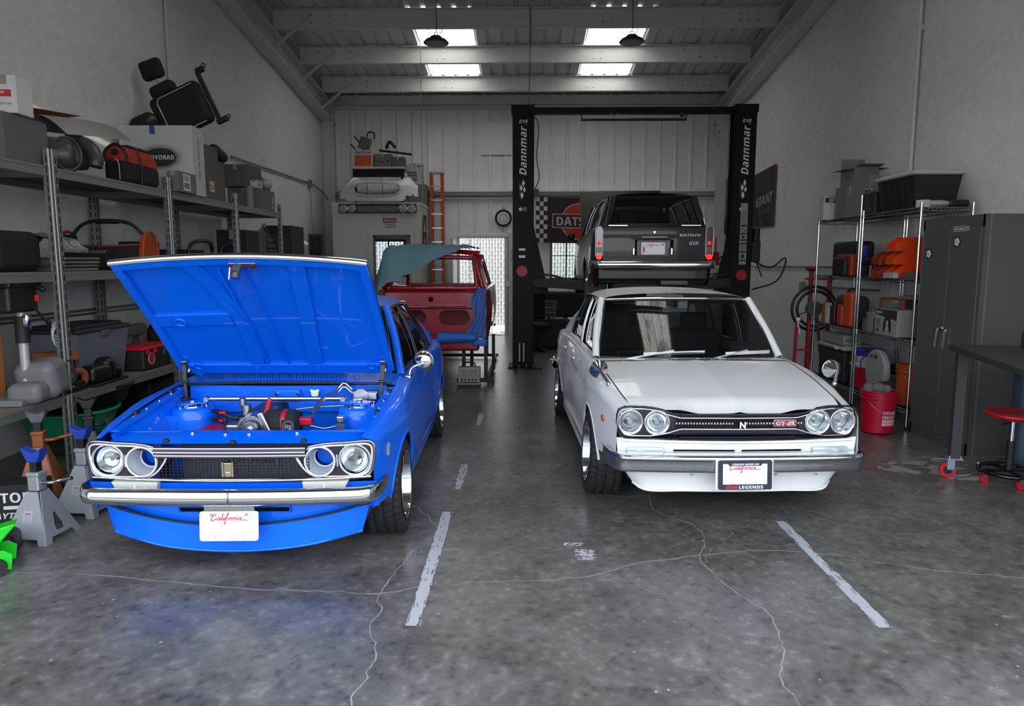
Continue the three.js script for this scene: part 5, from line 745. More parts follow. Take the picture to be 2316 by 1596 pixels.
  P(car, 'tailgate', [grid(16, 14, (u, v) => { const k = 2 * u - 1, y = lerp(0.42, 0.97, v); return [k * 0.648, y, zt(y) - 0.012 * Math.exp(-(((y - 0.8) / 0.012) ** 2)) - 0.02 * (1 - k * k)]; }, (u, v) => !(Math.abs(u - 0.5) < 0.16 && v > 0.36 && v < 0.68)), grid(14, 4, (u, v) => { const k = 2 * u - 1; return [k * lerp(0.64, 0.6, v), lerp(0.97, 1.02, v), lerp(tail - 0.03, tail + 0.01, v) - 0.02 * (1 - k * k)]; }), ex([[-0.655, 0.94], [0.655, 0.94], [0.535, 1.42], [-0.535, 1.42]], 0.03, 0.006, [0, 0, -1.93], [0.33, 0, 0].map(v => v), [[[-0.57, 1.0], [0.57, 1.0], [0.47, 1.38], [-0.47, 1.38]]]).translate(0, 0.03, -0.39)], GREY);
  P(car, 'rear_window', quad([-0.57, 1.015, -2.01], [0.57, 1.015, -2.01], [0.47, 1.375, -1.885], [-0.47, 1.375, -1.885], 4), TINT); P(car, 'window_garnish', [bx(0.24, 0.012, 0.01, 0.46, 0.992, tail - 0.032)], ALU); P(car, 'window_garnish', bx(0.24, 0.012, 0.01, -0.46, 0.992, tail - 0.032), ALU);
  P(car, 'plate_recess', [bx(0.42, 0.18, 0.02, 0, 0.71, tail + 0.02), bx(0.42, 0.012, 0.06, 0, 0.62, tail), bx(0.42, 0.012, 0.06, 0, 0.8, tail)], GREY);
  plate(car, 'licence_plate', [0.01, 0.705, tail - 0.012], [0, PI, 0], 'rear'); P(car, 'tailgate_handle', [rb(0.34, 0.03, 0.03, 0.012, 0, 0.845, tail - 0.045)], M(0x77777a, 0.35, 0.7)); P(car, 'key_lock', [ex([[-0.018, 0.012], [0.018, 0.012], [0, -0.016]], 0.008, 0, [0, 0.905, tail - 0.042])], CHROME);
  for (const [s, h, w, x, y, f, sl] of [['DATSUN', 0.03, 0.26, -0.45, 0.87, FONT, 0], ['610', 0.045, 0.11, -0.5, 0.77, SERIF, 0.3]]) { const em = P(car, 'emblem', letters(s, h, w, 0.006, f, sl), M(0x8d8a88, 0.3, 0.7)); em.position.set(x, y, tail - 0.03); em.rotation.y = PI; }
  P(car, 'rear_bumper', [grid(50, 12, (u, v) => { const k = 2 * u - 1, a = Math.abs(k), x = a < 0.84 ? k / 0.84 * 0.7 : Math.sign(k) * (0.7 + 0.11 * Math.sin((a - 0.84) / 0.16 * PI / 2)), b = lerp(-0.6, 0.7, v) * PI; return [x, 0.5 + 0.05 * Math.sin(b), tail - 0.09 - 0.03 * Math.cos(b) + (a > 0.84 ? 0.25 * (1 - Math.cos((a - 0.84) / 0.16 * PI / 2)) : 0)]; })], CHROME);
  P(car, 'rear_valance', [rb(1.42, 0.16, 0.08, 0.03, 0, 0.38, tail + 0.04)], GREY); P(car, 'underbody', [bx(1.3, 0.08, 3.6, 0, 0.3, 0), rb(0.9, 0.16, 0.5, 0.05, 0.05, 0.22, -1.55), sph(0.15, 0, 0.22, RA, [1.2, 0.8, 1]), tb([[-0.6, 0.27, RA], [0.6, 0.27, RA]], 0.04)], M(0x171010, 0.7)); P(car, 'muffler', [rb(0.36, 0.07, 0.2, 0.02, -0.28, 0.27, -1.9)], M(0x56504e, 0.5, 0.4));
  P(car, 'mud_flap', bx(0.3, 0.3, 0.015, -0.68, 0.12, -1.5), BLACK); P(car, 'mud_flap', bx(0.3, 0.3, 0.015, 0.68, 0.12, -1.5), BLACK);
  cabinTub(car, 0.3, 0.8, -1.9, 0.7, DARK); seats(car, c, 0.5, 0.0, -0.8, BLACK);
  { const hd = new THREE.Group(); hd.name = 'bonnet'; hd.position.set(0, 0.9, 0.85); hd.rotation.x = -0.86; car.add(hd); P(hd, 'outer_skin', rb(1.42, 0.03, 1.15, 0.012, 0, 0, 0.58), GREY); P(hd, 'front_lip', rb(1.42, 0.06, 0.03, 0.012, 0, -0.03, 1.15), GREY); }
}
// ================================================================ steel shelving along the left wall
const RACKM = M(0x8b8d8a, 0.4, 0.55), BOARD = new THREE.MeshPhysicalMaterial({ map: dataTex(256, 256, (x, y, i) => { const v = 1 + 0.3 * (wallN2[y * 512 + x] - 0.5); return [128 * v, 108 * v, 88 * v]; }, true, 2, 2), roughness: 0.9 });
{
  const slotG = bx(0.004, 0.05, 0.01), bays = [[-3.7, -5.48], [-5.52, -7.3], [-7.34, -9.0], [-9.04, -10.68]], H = 2.54, XF = -3.63, XB = -4.42, SH = [0.62, 1.6, 2.4];
  const where = ['nearest the camera at the left edge', 'holding the large white carton on top', 'third along behind the blue bonnet', 'farthest along the left wall'];
  bays.forEach(([z0, z1], b) => {
    const r = T('steel_shelf_rack', 'grey slotted steel shelf rack bay ' + where[b], 'shelf', [0, 0, 0], 0, 'steel shelf racks on the left wall');
    for (const [x, z, sx, sz] of [[XF, z0, -1, -1], [XF, z1, -1, 1], [XB, z0, 1, -1], [XB, z1, 1, 1]]) {
      const p = P(r, 'post', [bx(0.006, H, 0.055, x, H / 2, z + sz * 0.028), bx(0.05, H, 0.006, x + sx * 0.025, H / 2, z), ...(x === XF ? [cy(0.012, 0.012, H, x + 0.002, H / 2, z, null, 8)] : [])], RACKM);
      const s = []; for (let y = 0.06; y < H - 0.05; y += 0.075) { s.push(at(slotG, x + (x === XF ? 0.004 : 0.004), y, z + sz * 0.035), bx(0.01, 0.05, 0.004, x + sx * 0.03, y, z + 0.0035 * 1)); } P(p, 'slots', s, M(0x16181a, 0.8)).userData.kind = 'stuff';
    }
    SH.forEach((y, i) => { const L = z0 - z1, zc = (z0 + z1) / 2, s = P(r, 'shelf_board', bx(XF - XB - 0.02, 0.018, L - 0.01, (XF + XB) / 2, y, zc), i === 0 ? BOARD : M(0x4c4c4b, 0.7)); P(s, 'front_beam', [bx(0.025, 0.075, L, XF - 0.012, y - 0.03, zc), bx(0.035, 0.01, L, XF - 0.012, y - 0.008, zc)], RACKM); P(s, 'back_beam', bx(0.025, 0.075, L, XB + 0.012, y - 0.03, zc), RACKM); P(s, 'side_beam', bx(XF - XB, 0.075, 0.02, (XF + XB) / 2, y - 0.03, z0 - 0.015), RACKM); P(s, 'side_beam', bx(XF - XB, 0.075, 0.02, (XF + XB) / 2, y - 0.03, z1 + 0.015), RACKM); });
  });
}
function carton(name, label, w, h, d, p, turn, m = CARD, o = {}) { // closed or open cardboard box with tape and print
  const t = T(name, label, 'box', p, turn, o.group); const th = 0.006;
  if (o.open) { P(t, 'body', [bx(w, th, d, 0, th / 2, 0), bx(w, h, th, 0, h / 2, d / 2), bx(w, h, th, 0, h / 2, -d / 2), bx(th, h, d, w / 2, h / 2, 0), bx(th, h, d, -w / 2, h / 2, 0)], m); const a = o.open; P(t, 'flap', bx(w, th, d * 0.4, 0, h + 0.5 * d * 0.4 * Math.sin(a), d / 2 + 0.5 * d * 0.4 * Math.cos(a), [-a, 0, 0]), m); P(t, 'flap', bx(w, th, d * 0.4, 0, h + 0.2 * d, -d / 2, [PI / 2 - 0.1, 0, 0]), m); P(t, 'flap', bx(w * 0.4, th, d, -w / 2 - 0.2 * w * 0.95, h - 0.02, 0, [0, 0, 0.1]), m); P(t, 'flap', bx(w * 0.4, th, d, w / 2 + 0.2 * w * 0.95, h - 0.01, 0, [0, 0, -0.05]), m); }
  else { P(t, 'body', rb(w, h, d, 0.004, 0, h / 2, 0, null, 1), m); P(t, 'tape', [bx(0.05, 0.0015, d + 0.002, 0, h + 0.0005, 0), bx(0.05, h * 0.25, 0.0015, 0, h * 0.875, d / 2 + 0.0008)], M(0x8f8a82, 0.4)); }
  if (o.print) { const [pw2, ph, side, mat, ox = 0, oy = 0] = o.print; const q = P(t, 'printed_label', new THREE.PlaneGeometry(pw2, ph), mat); if (side === 'x') { q.position.set(w / 2 + 0.0015, h / 2 + oy, ox); q.rotation.y = PI / 2; } else if (side === '-x') { q.position.set(-w / 2 - 0.0015, h / 2 + oy, ox); q.rotation.y = -PI / 2; } else q.position.set(ox, h / 2 + oy, d / 2 + 0.0015); }
  return t;
}
const shipLabel = printMat(64, 96, g => { g.fillStyle = '#c9c9c6'; g.fillRect(0, 0, 64, 96); g.fillStyle = '#444'; for (let y = 8; y < 40; y += 7) g.fillRect(6, y, 40, 3); for (let x = 8; x < 56; x += 4) g.fillRect(x, 50, 2 + (x % 3), 34); g.fillStyle = '#8a1a22'; g.beginPath(); g.arc(48, 20, 6, 0, 7); g.fill(); });
{ // top shelf, from the camera end
  const Y = 2.41;
  const redLbl = printMat(128, 192, g => { g.fillStyle = '#c9c9c8'; g.fillRect(0, 0, 128, 192); g.fillStyle = '#b9281c'; g.fillRect(18, 48, 92, 46); txt(g, 'AED', 48, 66, 22, '#e8d8d0'); txt(g, 'MADE IN CHINA', 64, 140, 18, '#333', 'bold', 'sans-serif', 90); });
  carton('grey_carton', 'grey carton with a dark opening below the white boxes on the top shelf', 0.46, 0.32, 0.5, [-3.88, Y, -5.28], 0.05, CARD2, { print: [0.2, 0.24, 'z', printMat(128, 128, g => { g.fillStyle = '#5a5855'; g.fillRect(0, 0, 128, 128); g.fillStyle = '#2a2a2a'; g.fillRect(10, 60, 70, 60); g.fillRect(14, 10, 100, 8); g.fillStyle = '#bab8b4'; g.fillRect(52, 70, 34, 54); g.fillRect(46, 0, 24, 50); }), 0.05] });
  carton('white_carton', 'small white box with red label standing on the grey carton', 0.17, 0.26, 0.2, [-3.71, Y + 0.328, -5.26], 0.1, M(0xc6c6c4, 0.7), { print: [0.14, 0.2, 'z', redLbl, 0, -0.02] });
  carton('white_carton', 'small white box cut by the left edge beside the taller one', 0.17, 0.22, 0.2, [-3.92, Y + 0.328, -5.2], 0.05, M(0xc6c6c4, 0.7), { print: [0.14, 0.16, 'z', redLbl] });
  const dk = T('duct_pieces', 'grey metal duct can lying beside the slotted post on the top shelf', 'duct', [-3.8, Y, -5.86], 0.2);
  P(dk, 'can', la([[0.02, -0.16], [0.13, -0.16], [0.14, -0.1], [0.14, 0.1], [0.12, 0.15], [0.05, 0.17]], 24, [-0.05, 0.14, 0], [0, 0.5, PI / 2]), M(0x4a4a4b, 0.4, 0.3)); P(dk, 'rim', tor(0.13, 0.01, 0.1, 0.14, 0.08, [0, 1.07, 0]), M(0x4a4a4b, 0.4, 0.3));
  const fn = T('metal_funnel', 'grey rounded metal funnel with a wide bent spout beside the white fairing', 'funnel', [-3.84, Y, -6.22], 0.3);
  P(fn, 'bowl', la([[0.0, 0.0], [0.1, 0.01], [0.13, 0.06], [0.13, 0.16], [0.1, 0.22], [0.06, 0.26], [0.05, 0.3]], 24, [-0.05, 0.06, 0]), M(0x474748, 0.4, 0.2)); P(fn, 'spout', tb([[0, 0.3, 0], [0.1, 0.24, 0.08], [0.15, 0.14, 0.12], [0.14, 0.08, 0.13]], 0.06, 16, 14), M(0x3f3f40, 0.4, 0.2));
  O('black_canister', [cy(0.04, 0.04, 0.26, 0, 0, 0, [0, 0, 1.25], 18), sph(0.04, -0.125, 0.04, 0, null, 12)], BLACK, 'short black canister leaning behind the grey duct can', 'canister', [-4.05, Y + 0.26, -6.0]);
  const fa = T('white_fairing', 'curved pale plastic fairing panel with an orange upper edge on the top shelf', 'panel', [-3.95, Y, -6.6], 0);
  P(fa, 'panel', grid(14, 18, (u, v) => { const t = v; return [lerp(0.12, -0.3, u) + 0.1 * Math.sin(PI * t), 0.18 + 0.34 * Math.sin(PI * (0.15 + 0.6 * u)) + 0.1 * t - 0.06 * u, lerp(0.55, -0.45, t) + 0.12 * u]; }), M(0x8d8c8a, 0.5)); P(fa, 'orange_edge', grid(14, 4, (u, v) => [-0.2 - 0.1 * v, 0.53 + 0.1 * u - 0.01 * v - 0.05 * v * Math.sin(PI * u), lerp(0.85, -0.2, u)]), M(0x8a3312, 0.6));
  // orange and black tool bag
  const bg = T('tool_bag', 'orange and black fabric tool bag with rounded end beside the large white carton', 'bag', [-3.74, Y, -6.82], 0.02);
  P(bg, 'body', rb(0.22, 0.2, 0.62, 0.05, 0, 0.1, -0.05), M(0x16120f, 0.9)); P(bg, 'top', ex([[-0.11, 0], [0.11, 0], [0.105, 0.07], [0.06, 0.14], [0, 0.16], [-0.06, 0.14], [-0.105, 0.07]], 0.56, 0.02, [0, 0.18, -0.04]), M(0x9c2c0e, 0.8)); P(bg, 'end_grommet', cy(0.03, 0.03, 0.02, 0, 0.27, 0.245, [PI / 2, 0, 0]), BLACK); P(bg, 'piping', tb([[-0.11, 0.19, 0.243], [-0.09, 0.28, 0.243], [0, 0.34, 0.243], [0.09, 0.28, 0.243], [0.11, 0.19, 0.243]], 0.012), BLACK); P(bg, 'strap', [tb([[0.114, 0.0, 0.02], [0.12, 0.2, 0.02], [0.08, 0.33, 0.04], [0, 0.35, 0.06]], 0.008)], M(0x3a342c, 0.9)); P(bg, 'zip_flap', rb(0.14, 0.03, 0.4, 0.012, -0.02, 0.34, -0.1), M(0x181412, 0.9)); P(bg, 'wire_loop', tb([[0.05, 0.02, 0.28], [0.05, 0.18, 0.3], [0.02, 0.2, 0.31], [-0.04, 0.2, 0.31]], 0.006), STEEL);
  // large white carton with halftone logo
  const koyo = printMat(768, 712, (g, w, h) => { g.fillStyle = '#b9bab8'; g.fillRect(0, 0, w, h); const cx = 425, cyy = 325; g.fillStyle = '#26262a'; for (let j = -14; j < 9; j++) for (let i = -26; i < 27; i++) { const x = cx + i * 21 + (j & 1) * 10.5, y = cyy + j * 18, e = Math.hypot((x - cx) / 1.75, y - cyy); if (e > 150 || e < 60) continue; const r = 8.2 * (1 - Math.max(0, (e - 105) / 50)); if (r > 0.6) { g.beginPath(); g.arc(x, y, r, 0, 7); g.fill(); } } g.beginPath(); g.ellipse(cx, cyy, 170, 95, 0, 0, 7); g.fill(); txt(g, 'KOYORAD', cx, cyy, 62, '#d8d8d4', 'bold', 'sans-serif', 300); });
  const kb = T('white_radiator_carton', 'large white carton with dotted black logo and strip of blue tape on top shelf', 'box', [-4.0, Y, -7.98], 0.0);
  P(kb, 'body', rb(0.8, 0.74, 0.28, 0.005, 0, 0.37, 0, null, 1), M(0xb4b5b3, 0.7)); P(kb, 'printed_face', new THREE.PlaneGeometry(0.79, 0.73), koyo).position.set(0, 0.37, 0.1415); P(kb, 'blue_tape', [bx(0.055, 0.09, 0.002, -0.03, 0.695, 0.1425), bx(0.055, 0.002, 0.1, -0.03, 0.7415, 0.09)], M(0x3a3f86, 0.5)); const vt = P(kb, 'side_print', new THREE.PlaneGeometry(0.07, 0.5), printMat(32, 256, g => { g.fillStyle = '#b4b5b3'; g.fillRect(0, 0, 32, 256); g.save(); g.translate(16, 128); g.rotate(PI / 2); txt(g, 'KOYORAD RACING', 0, 0, 22, '#3a3a3c', 'bold', 'sans-serif', 230); g.restore(); })); vt.position.set(0.4015, 0.4, 0); vt.rotation.y = PI / 2;
  // black car seat thrown on top
  const st = T('black_car_seat', 'black car seat with headrest and pale piping lying on the white carton', 'car seat', [-3.84, 3.04, -8.36], [0, 0, 0]); const SEAT = M(0x131314, 0.75);
  { const g = new THREE.Group(); g.name = 'seat_shell'; g.rotation.z = 0.42; g.position.set(0.05, 0.1, 0.0); st.add(g); // x along the shelf
    P(g, 'backrest', [rb(0.62, 0.5, 0.16, 0.07, -0.02, 0.3, 0, null, 4), rb(0.3, 0.16, 0.16, 0.06, -0.12, 0.6, -0.02, null, 3)], SEAT); P(g, 'piping', tb([[0.24, 0.5, 0.086], [-0.18, 0.5, 0.086], [-0.22, 0.46, 0.086], [-0.22, 0.12, 0.086], [-0.18, 0.06, 0.086], [0.22, 0.06, 0.086]], 0.006, 60, 6, false, true), M(0xb9b9b6, 0.6)); P(g, 'headrest_stalk', [cy(0.01, 0.01, 0.16, -0.14, 0.72, -0.02)], STEEL); P(g, 'headrest', rb(0.26, 0.22, 0.11, 0.05, -0.14, 0.86, -0.02, [0, 0, -0.1], 4), SEAT); P(g, 'seat_rail', [rb(0.05, 0.62, 0.05, 0.01, 0.33, 0.3, 0), rb(0.1, 0.06, 0.06, 0.015, 0.37, 0.62, 0), rb(0.14, 0.06, 0.06, 0.015, 0.36, 0.02, 0), tor(0.02, 0.007, 0.43, 0.65, 0), tor(0.02, 0.007, 0.44, 0.03, 0)], BLACK); }
  P(st, 'cushion', rb(0.3, 0.34, 0.42, 0.08, -0.46, 0.14, -0.02, [0, 0, 0.42], 4), SEAT);
  O('black_bolster', [xf(new THREE.CapsuleGeometry(0.075, 0.22, 6, 16), [0, 0, 0], [1.35, 0, 0])], M(0x121213, 0.6), 'black padded roll on the grey carton next to the white one', 'cushion', [-3.76, 3.0, -8.86]);
  carton('grey_carton', 'tall grey carton with a printed Retro sticker beside the large white carton', 0.5, 0.62, 0.46, [-3.92, Y, -8.42], 0, CARD2, { print: [0.13, 0.12, 'x', printMat(96, 84, g => { g.fillStyle = '#b7b2a6'; g.fillRect(0, 0, 96, 84); g.fillStyle = '#8a5a34'; g.fillRect(10, 52, 76, 12); txt(g, 'Retro', 48, 34, 34, '#2a241e'); }), -0.02, -0.16] });
  carton('grey_carton', 'plain grey carton just past the one with the Retro sticker', 0.4, 0.5, 0.3, [-3.94, Y, -8.84], 0, CARD2, {});
  carton('shipping_carton', 'small carton with white shipping labels in front of the white radiator carton', 0.12, 0.21, 0.4, [-3.63, Y, -7.62], 0.0, CARD, { print: [0.16, 0.17, 'x', shipLabel, 0.02, 0.0] });
  carton('open_carton', 'open grey carton stacked on the last boxes of the top shelf', 0.34, 0.3, 0.52, [-3.95, Y + 0.3, -10.1], 0, CARD2, {});
  carton('grey_carton', 'wide grey carton at the far end of the top shelf', 0.44, 0.29, 0.62, [-3.88, Y, -10.22], 0, CARD, { print: [0.05, 0.16, 'x', shipLabel, -0.22, -0.02] });
  carton('white_carton', 'tiny white printed box lying on cartons near the far shelf post', 0.1, 0.1, 0.2, [-3.72, Y + 0.292, -9.98], 0, M(0xb9b9b7, 0.7), { print: [0.16, 0.08, 'x', shipLabel] });
  O('paper_tube', cy(0.05, 0.05, 0.28, 0, 0.14, 0, null, 18), M(0x77756f, 0.6), 'short grey tube standing before the far cartons', 'tube', [-3.68, Y, -9.62]);
  O('bubble_wrap', [xf(new THREE.IcosahedronGeometry(0.1, 3), [0, 0.08, 0], null, [0.8, 0.75, 1.3])], M(0xa9abab, 0.25), 'rounded clear bubble wrap pack on the far cartons', 'packing', [-3.7, Y + 0.295, -10.32], 0.2);
  O('plastic_bag', [grid(12, 10, (u, v) => { const a = u * PI * 2, r = 0.14 * Math.sin(PI * (0.1 + 0.9 * v)) + 0.02 * Math.sin(a * 5 + v * 7); return [r * Math.cos(a), 0.22 * v, r * 1.2 * Math.sin(a)]; })], M(0x8f9191, 0.3), 'crumpled grey plastic bag on the farthest cartons', 'bag', [-3.85, Y + 0.295, -10.5]);
  O('hand_brush', rb(0.03, 0.16, 0.02, 0.006, 0, 0.08, 0, [0.15, 0, 0]), M(0x5b1530, 0.6), 'dark red brush sticking up behind the plastic bag', 'brush', [-3.78, Y + 0.32, -10.62]);
}
{ // middle shelf
  const Y = 1.61;
  O('black_bag', rb(0.5, 0.3, 0.5, 0.07, 0, 0.15, 0, null, 4), M(0x0d0d0e, 0.8), 'soft black bag at the left edge of the middle shelf', 'bag', [-3.95, Y, -5.2]);
  O('silver_cover', grid(20, 16, (u, v) => { const a = u * PI, r = 0.14 + 0.012 * Math.sin(9 * u + 14 * v) + 0.008 * Math.sin(31 * u); return [r * 1.4 * Math.cos(a), 0.02 + r * Math.sin(a), lerp(0.26, -0.26, v)]; }), M(0x8f9092, 0.35, 0.4), 'rolled shiny silver cover on folded mats beside the slotted post', 'cover', [-3.9, Y + 0.13, -5.78], 0.2);
  for (let i = 0; i < 4; i++) O('folded_mat', [rb(0.5, 0.022, 0.52, 0.01, 0, 0.011, 0), tb([[0.22, 0.011, -0.265], [-0.22, 0.011, -0.265]], 0.011)], M(i % 2 ? 0x6d6f71 : 0x85878a, 0.3, 0.5), ['lowest', 'second', 'third', 'topmost'][i] + ' folded silver mat in the pile under the rolled cover', 'mat', [-3.9 + 0.01 * i, Y + 0.001 + i * 0.029, -5.8], 0.02 * i, 'folded silver mats');
  const tt = T('tool_tote', 'open orange and black tool tote with tubular handle on middle shelf', 'tool tote', [-3.98, Y, -6.8], PI / 2 + 0.06);
  const TD = M(0x1c0f10, 0.8), TOR = M(0x9c3a16, 0.7);
  for (const s of [-1, 1]) { P(tt, 'end_panel', ex([[-0.16, 0], [0.16, 0], [0.15, 0.2], [0.08, 0.33], [-0.08, 0.33], [-0.15, 0.2]], 0.04, 0.01, [0, 0, s * 0.36], null), s > 0 ? TOR : TD); P(tt, 'end_trim', tb([[-0.16, 0.02, s * 0.385], [-0.15, 0.2, s * 0.385], [-0.08, 0.34, s * 0.385], [0.08, 0.34, s * 0.385], [0.15, 0.2, s * 0.385], [0.16, 0.02, s * 0.385]], 0.015, 40), TOR); P(tt, 'side_panel', bx(0.02, 0.22, 0.7, s * 0.15, 0.12, 0), TD); P(tt, 'side_trim', tb([[s * 0.152, 0.235, -0.36], [s * 0.152, 0.22, 0], [s * 0.152, 0.235, 0.36]], 0.009), TOR); }
  P(tt, 'floor_panel', bx(0.3, 0.02, 0.7, 0, 0.01, 0), TD); P(tt, 'handle', tb([[0, 0.3, 0.35], [0, 0.42, 0.24], [0, 0.455, 0.14], [0, 0.455, -0.16], [0, 0.41, -0.26], [0, 0.3, -0.35]], 0.017, 40), M(0x1a1112, 0.6)); P(tt, 'handle_grip', tb([[0, 0.456, 0.1], [0, 0.456, -0.1]], 0.022, 4, 12), BLACK);
  { const q = P(tt, 'brand_print', new THREE.PlaneGeometry(0.22, 0.05), printMat(192, 44, g => { g.fillStyle = '#1c0f10'; g.fillRect(0, 0, 192, 44); txt(g, 'HUSKY', 110, 24, 34, '#8a8480', 'bold', 'sans-serif', 130); g.strokeStyle = '#8a8480'; g.lineWidth = 4; g.beginPath(); g.arc(24, 22, 11, 0, 7); g.stroke(); })); q.position.set(-0.162, 0.17, -0.04); q.rotation.y = -PI / 2; }
  O('dark_box', rb(0.3, 0.28, 0.24, 0.01, 0, 0.14, 0), M(0x1f1420, 0.8), 'dark plum coloured box behind the second slotted post', 'box', [-3.95, Y, -7.28]);
  const bt = T('cordless_drill', 'cordless drill and battery lying in front of the tool tote', 'drill', [-3.68, Y, -6.36], 0); P(bt, 'body', rb(0.07, 0.08, 0.2, 0.02, 0, 0.06, 0), M(0x23282a, 0.6)); P(bt, 'chuck', cy(0.02, 0.028, 0.06, 0.02, 0.08, 0.04, [0, 0, PI / 2]), STEEL); P(bt, 'battery', rb(0.08, 0.05, 0.11, 0.012, 0, 0.025, -0.05), BLACK);
  O('spirit_level', rb(0.03, 0.05, 0.42, 0.008, 0, 0.025, 0), M(0x8a3c18, 0.6), 'short orange level lying before the tool tote', 'level', [-3.68, Y, -6.75], 0.05);
  const so = T('socket_tray', 'dark red socket tray with pale dividers at the shelf edge', 'tray', [-3.7, Y, -6.2], 0); P(so, 'tray', bx(0.05, 0.05, 0.3, 0.03, 0.025, -0.25), M(0x2a1214, 0.7)); for (let i = 0; i < 7; i++) P(so, 'divider', bx(0.004, 0.035, 0.005, 0.057, 0.028, -0.12 - i * 0.042), M(0x7a6a66, 0.6));
  O('red_case', rb(0.08, 0.05, 0.28, 0.01, 0, 0.025, 0), M(0xb01218, 0.4), 'small bright red case at the shelf edge by the blue bonnet', 'case', [-3.68, Y, -7.0]);
  // far bays
  const frame = (n, w, h) => [tb([[0, 0.02, w / 2], [0.02, h * 0.8, w / 2 * 1.1], [0.03, h, w / 2 * 0.7], [0.03, h, -w / 2 * 0.6], [0, h * 0.7, -w / 2], [0, 0.02, -w / 2 * 0.8]], 0.022, 40, 8, true)];
  O('window_surround', frame(0, 0.6, 0.3), M(0x1a141c, 0.5), 'large dark plastic window frame leaning on the third rack bay', 'frame', [-3.8, Y, -8.35]); O('window_surround', frame(0, 0.42, 0.28), M(0x1a141c, 0.5), 'smaller dark plastic frame next to the larger one behind the bonnet', 'frame', [-3.76, Y, -9.0]);
  O('dark_bin', rb(0.34, 0.22, 0.5, 0.03, 0, 0.11, 0), M(0x1f181f, 0.7), 'low dark bin behind the plastic frames', 'bin', [-4.1, Y, -8.5]);
  carton('dark_carton', 'dark open carton holding a clear pouch near the far shelf post', 0.4, 0.5, 0.44, [-3.9, Y, -9.7], 0, M(0x2a2126, 0.8), {}); carton('grey_carton', 'narrow pale carton standing behind the dark one at the far shelf end', 0.3, 0.5, 0.16, [-3.82, Y, -10.05], 0, M(0x554f50, 0.8), {});
  carton('brown_carton', 'short brownish carton with a cloth on top at the far shelf end', 0.34, 0.26, 0.36, [-3.85, Y, -10.44], 0, M(0x4a3434, 0.8), {});
  O('folded_cloth', [rb(0.32, 0.06, 0.34, 0.03, 0, 0.03, 0), rb(0.26, 0.12, 0.28, 0.05, 0, 0.11, 0)], M(0x4c4658, 0.9), 'folded purple grey cloth on the short brownish carton', 'cloth', [-3.85, Y + 0.27, -10.44]);
  O('wire_hangers', [tb([[0, 0, 0.16], [0, 0.1, 0], [0, 0, -0.16]], 0.006, 0, 6, true), tb([[0.04, 0.03, 0.18], [0.03, 0.14, 0.02], [0.04, 0.02, -0.14]], 0.006), rb(0.04, 0.06, 0.05, 0.015, 0.02, 0.16, 0)], M(0x8a8886, 0.4), 'bundle of pale wire hangers on the folded cloth', 'hanger', [-3.82, Y + 0.445, -10.44]);
}
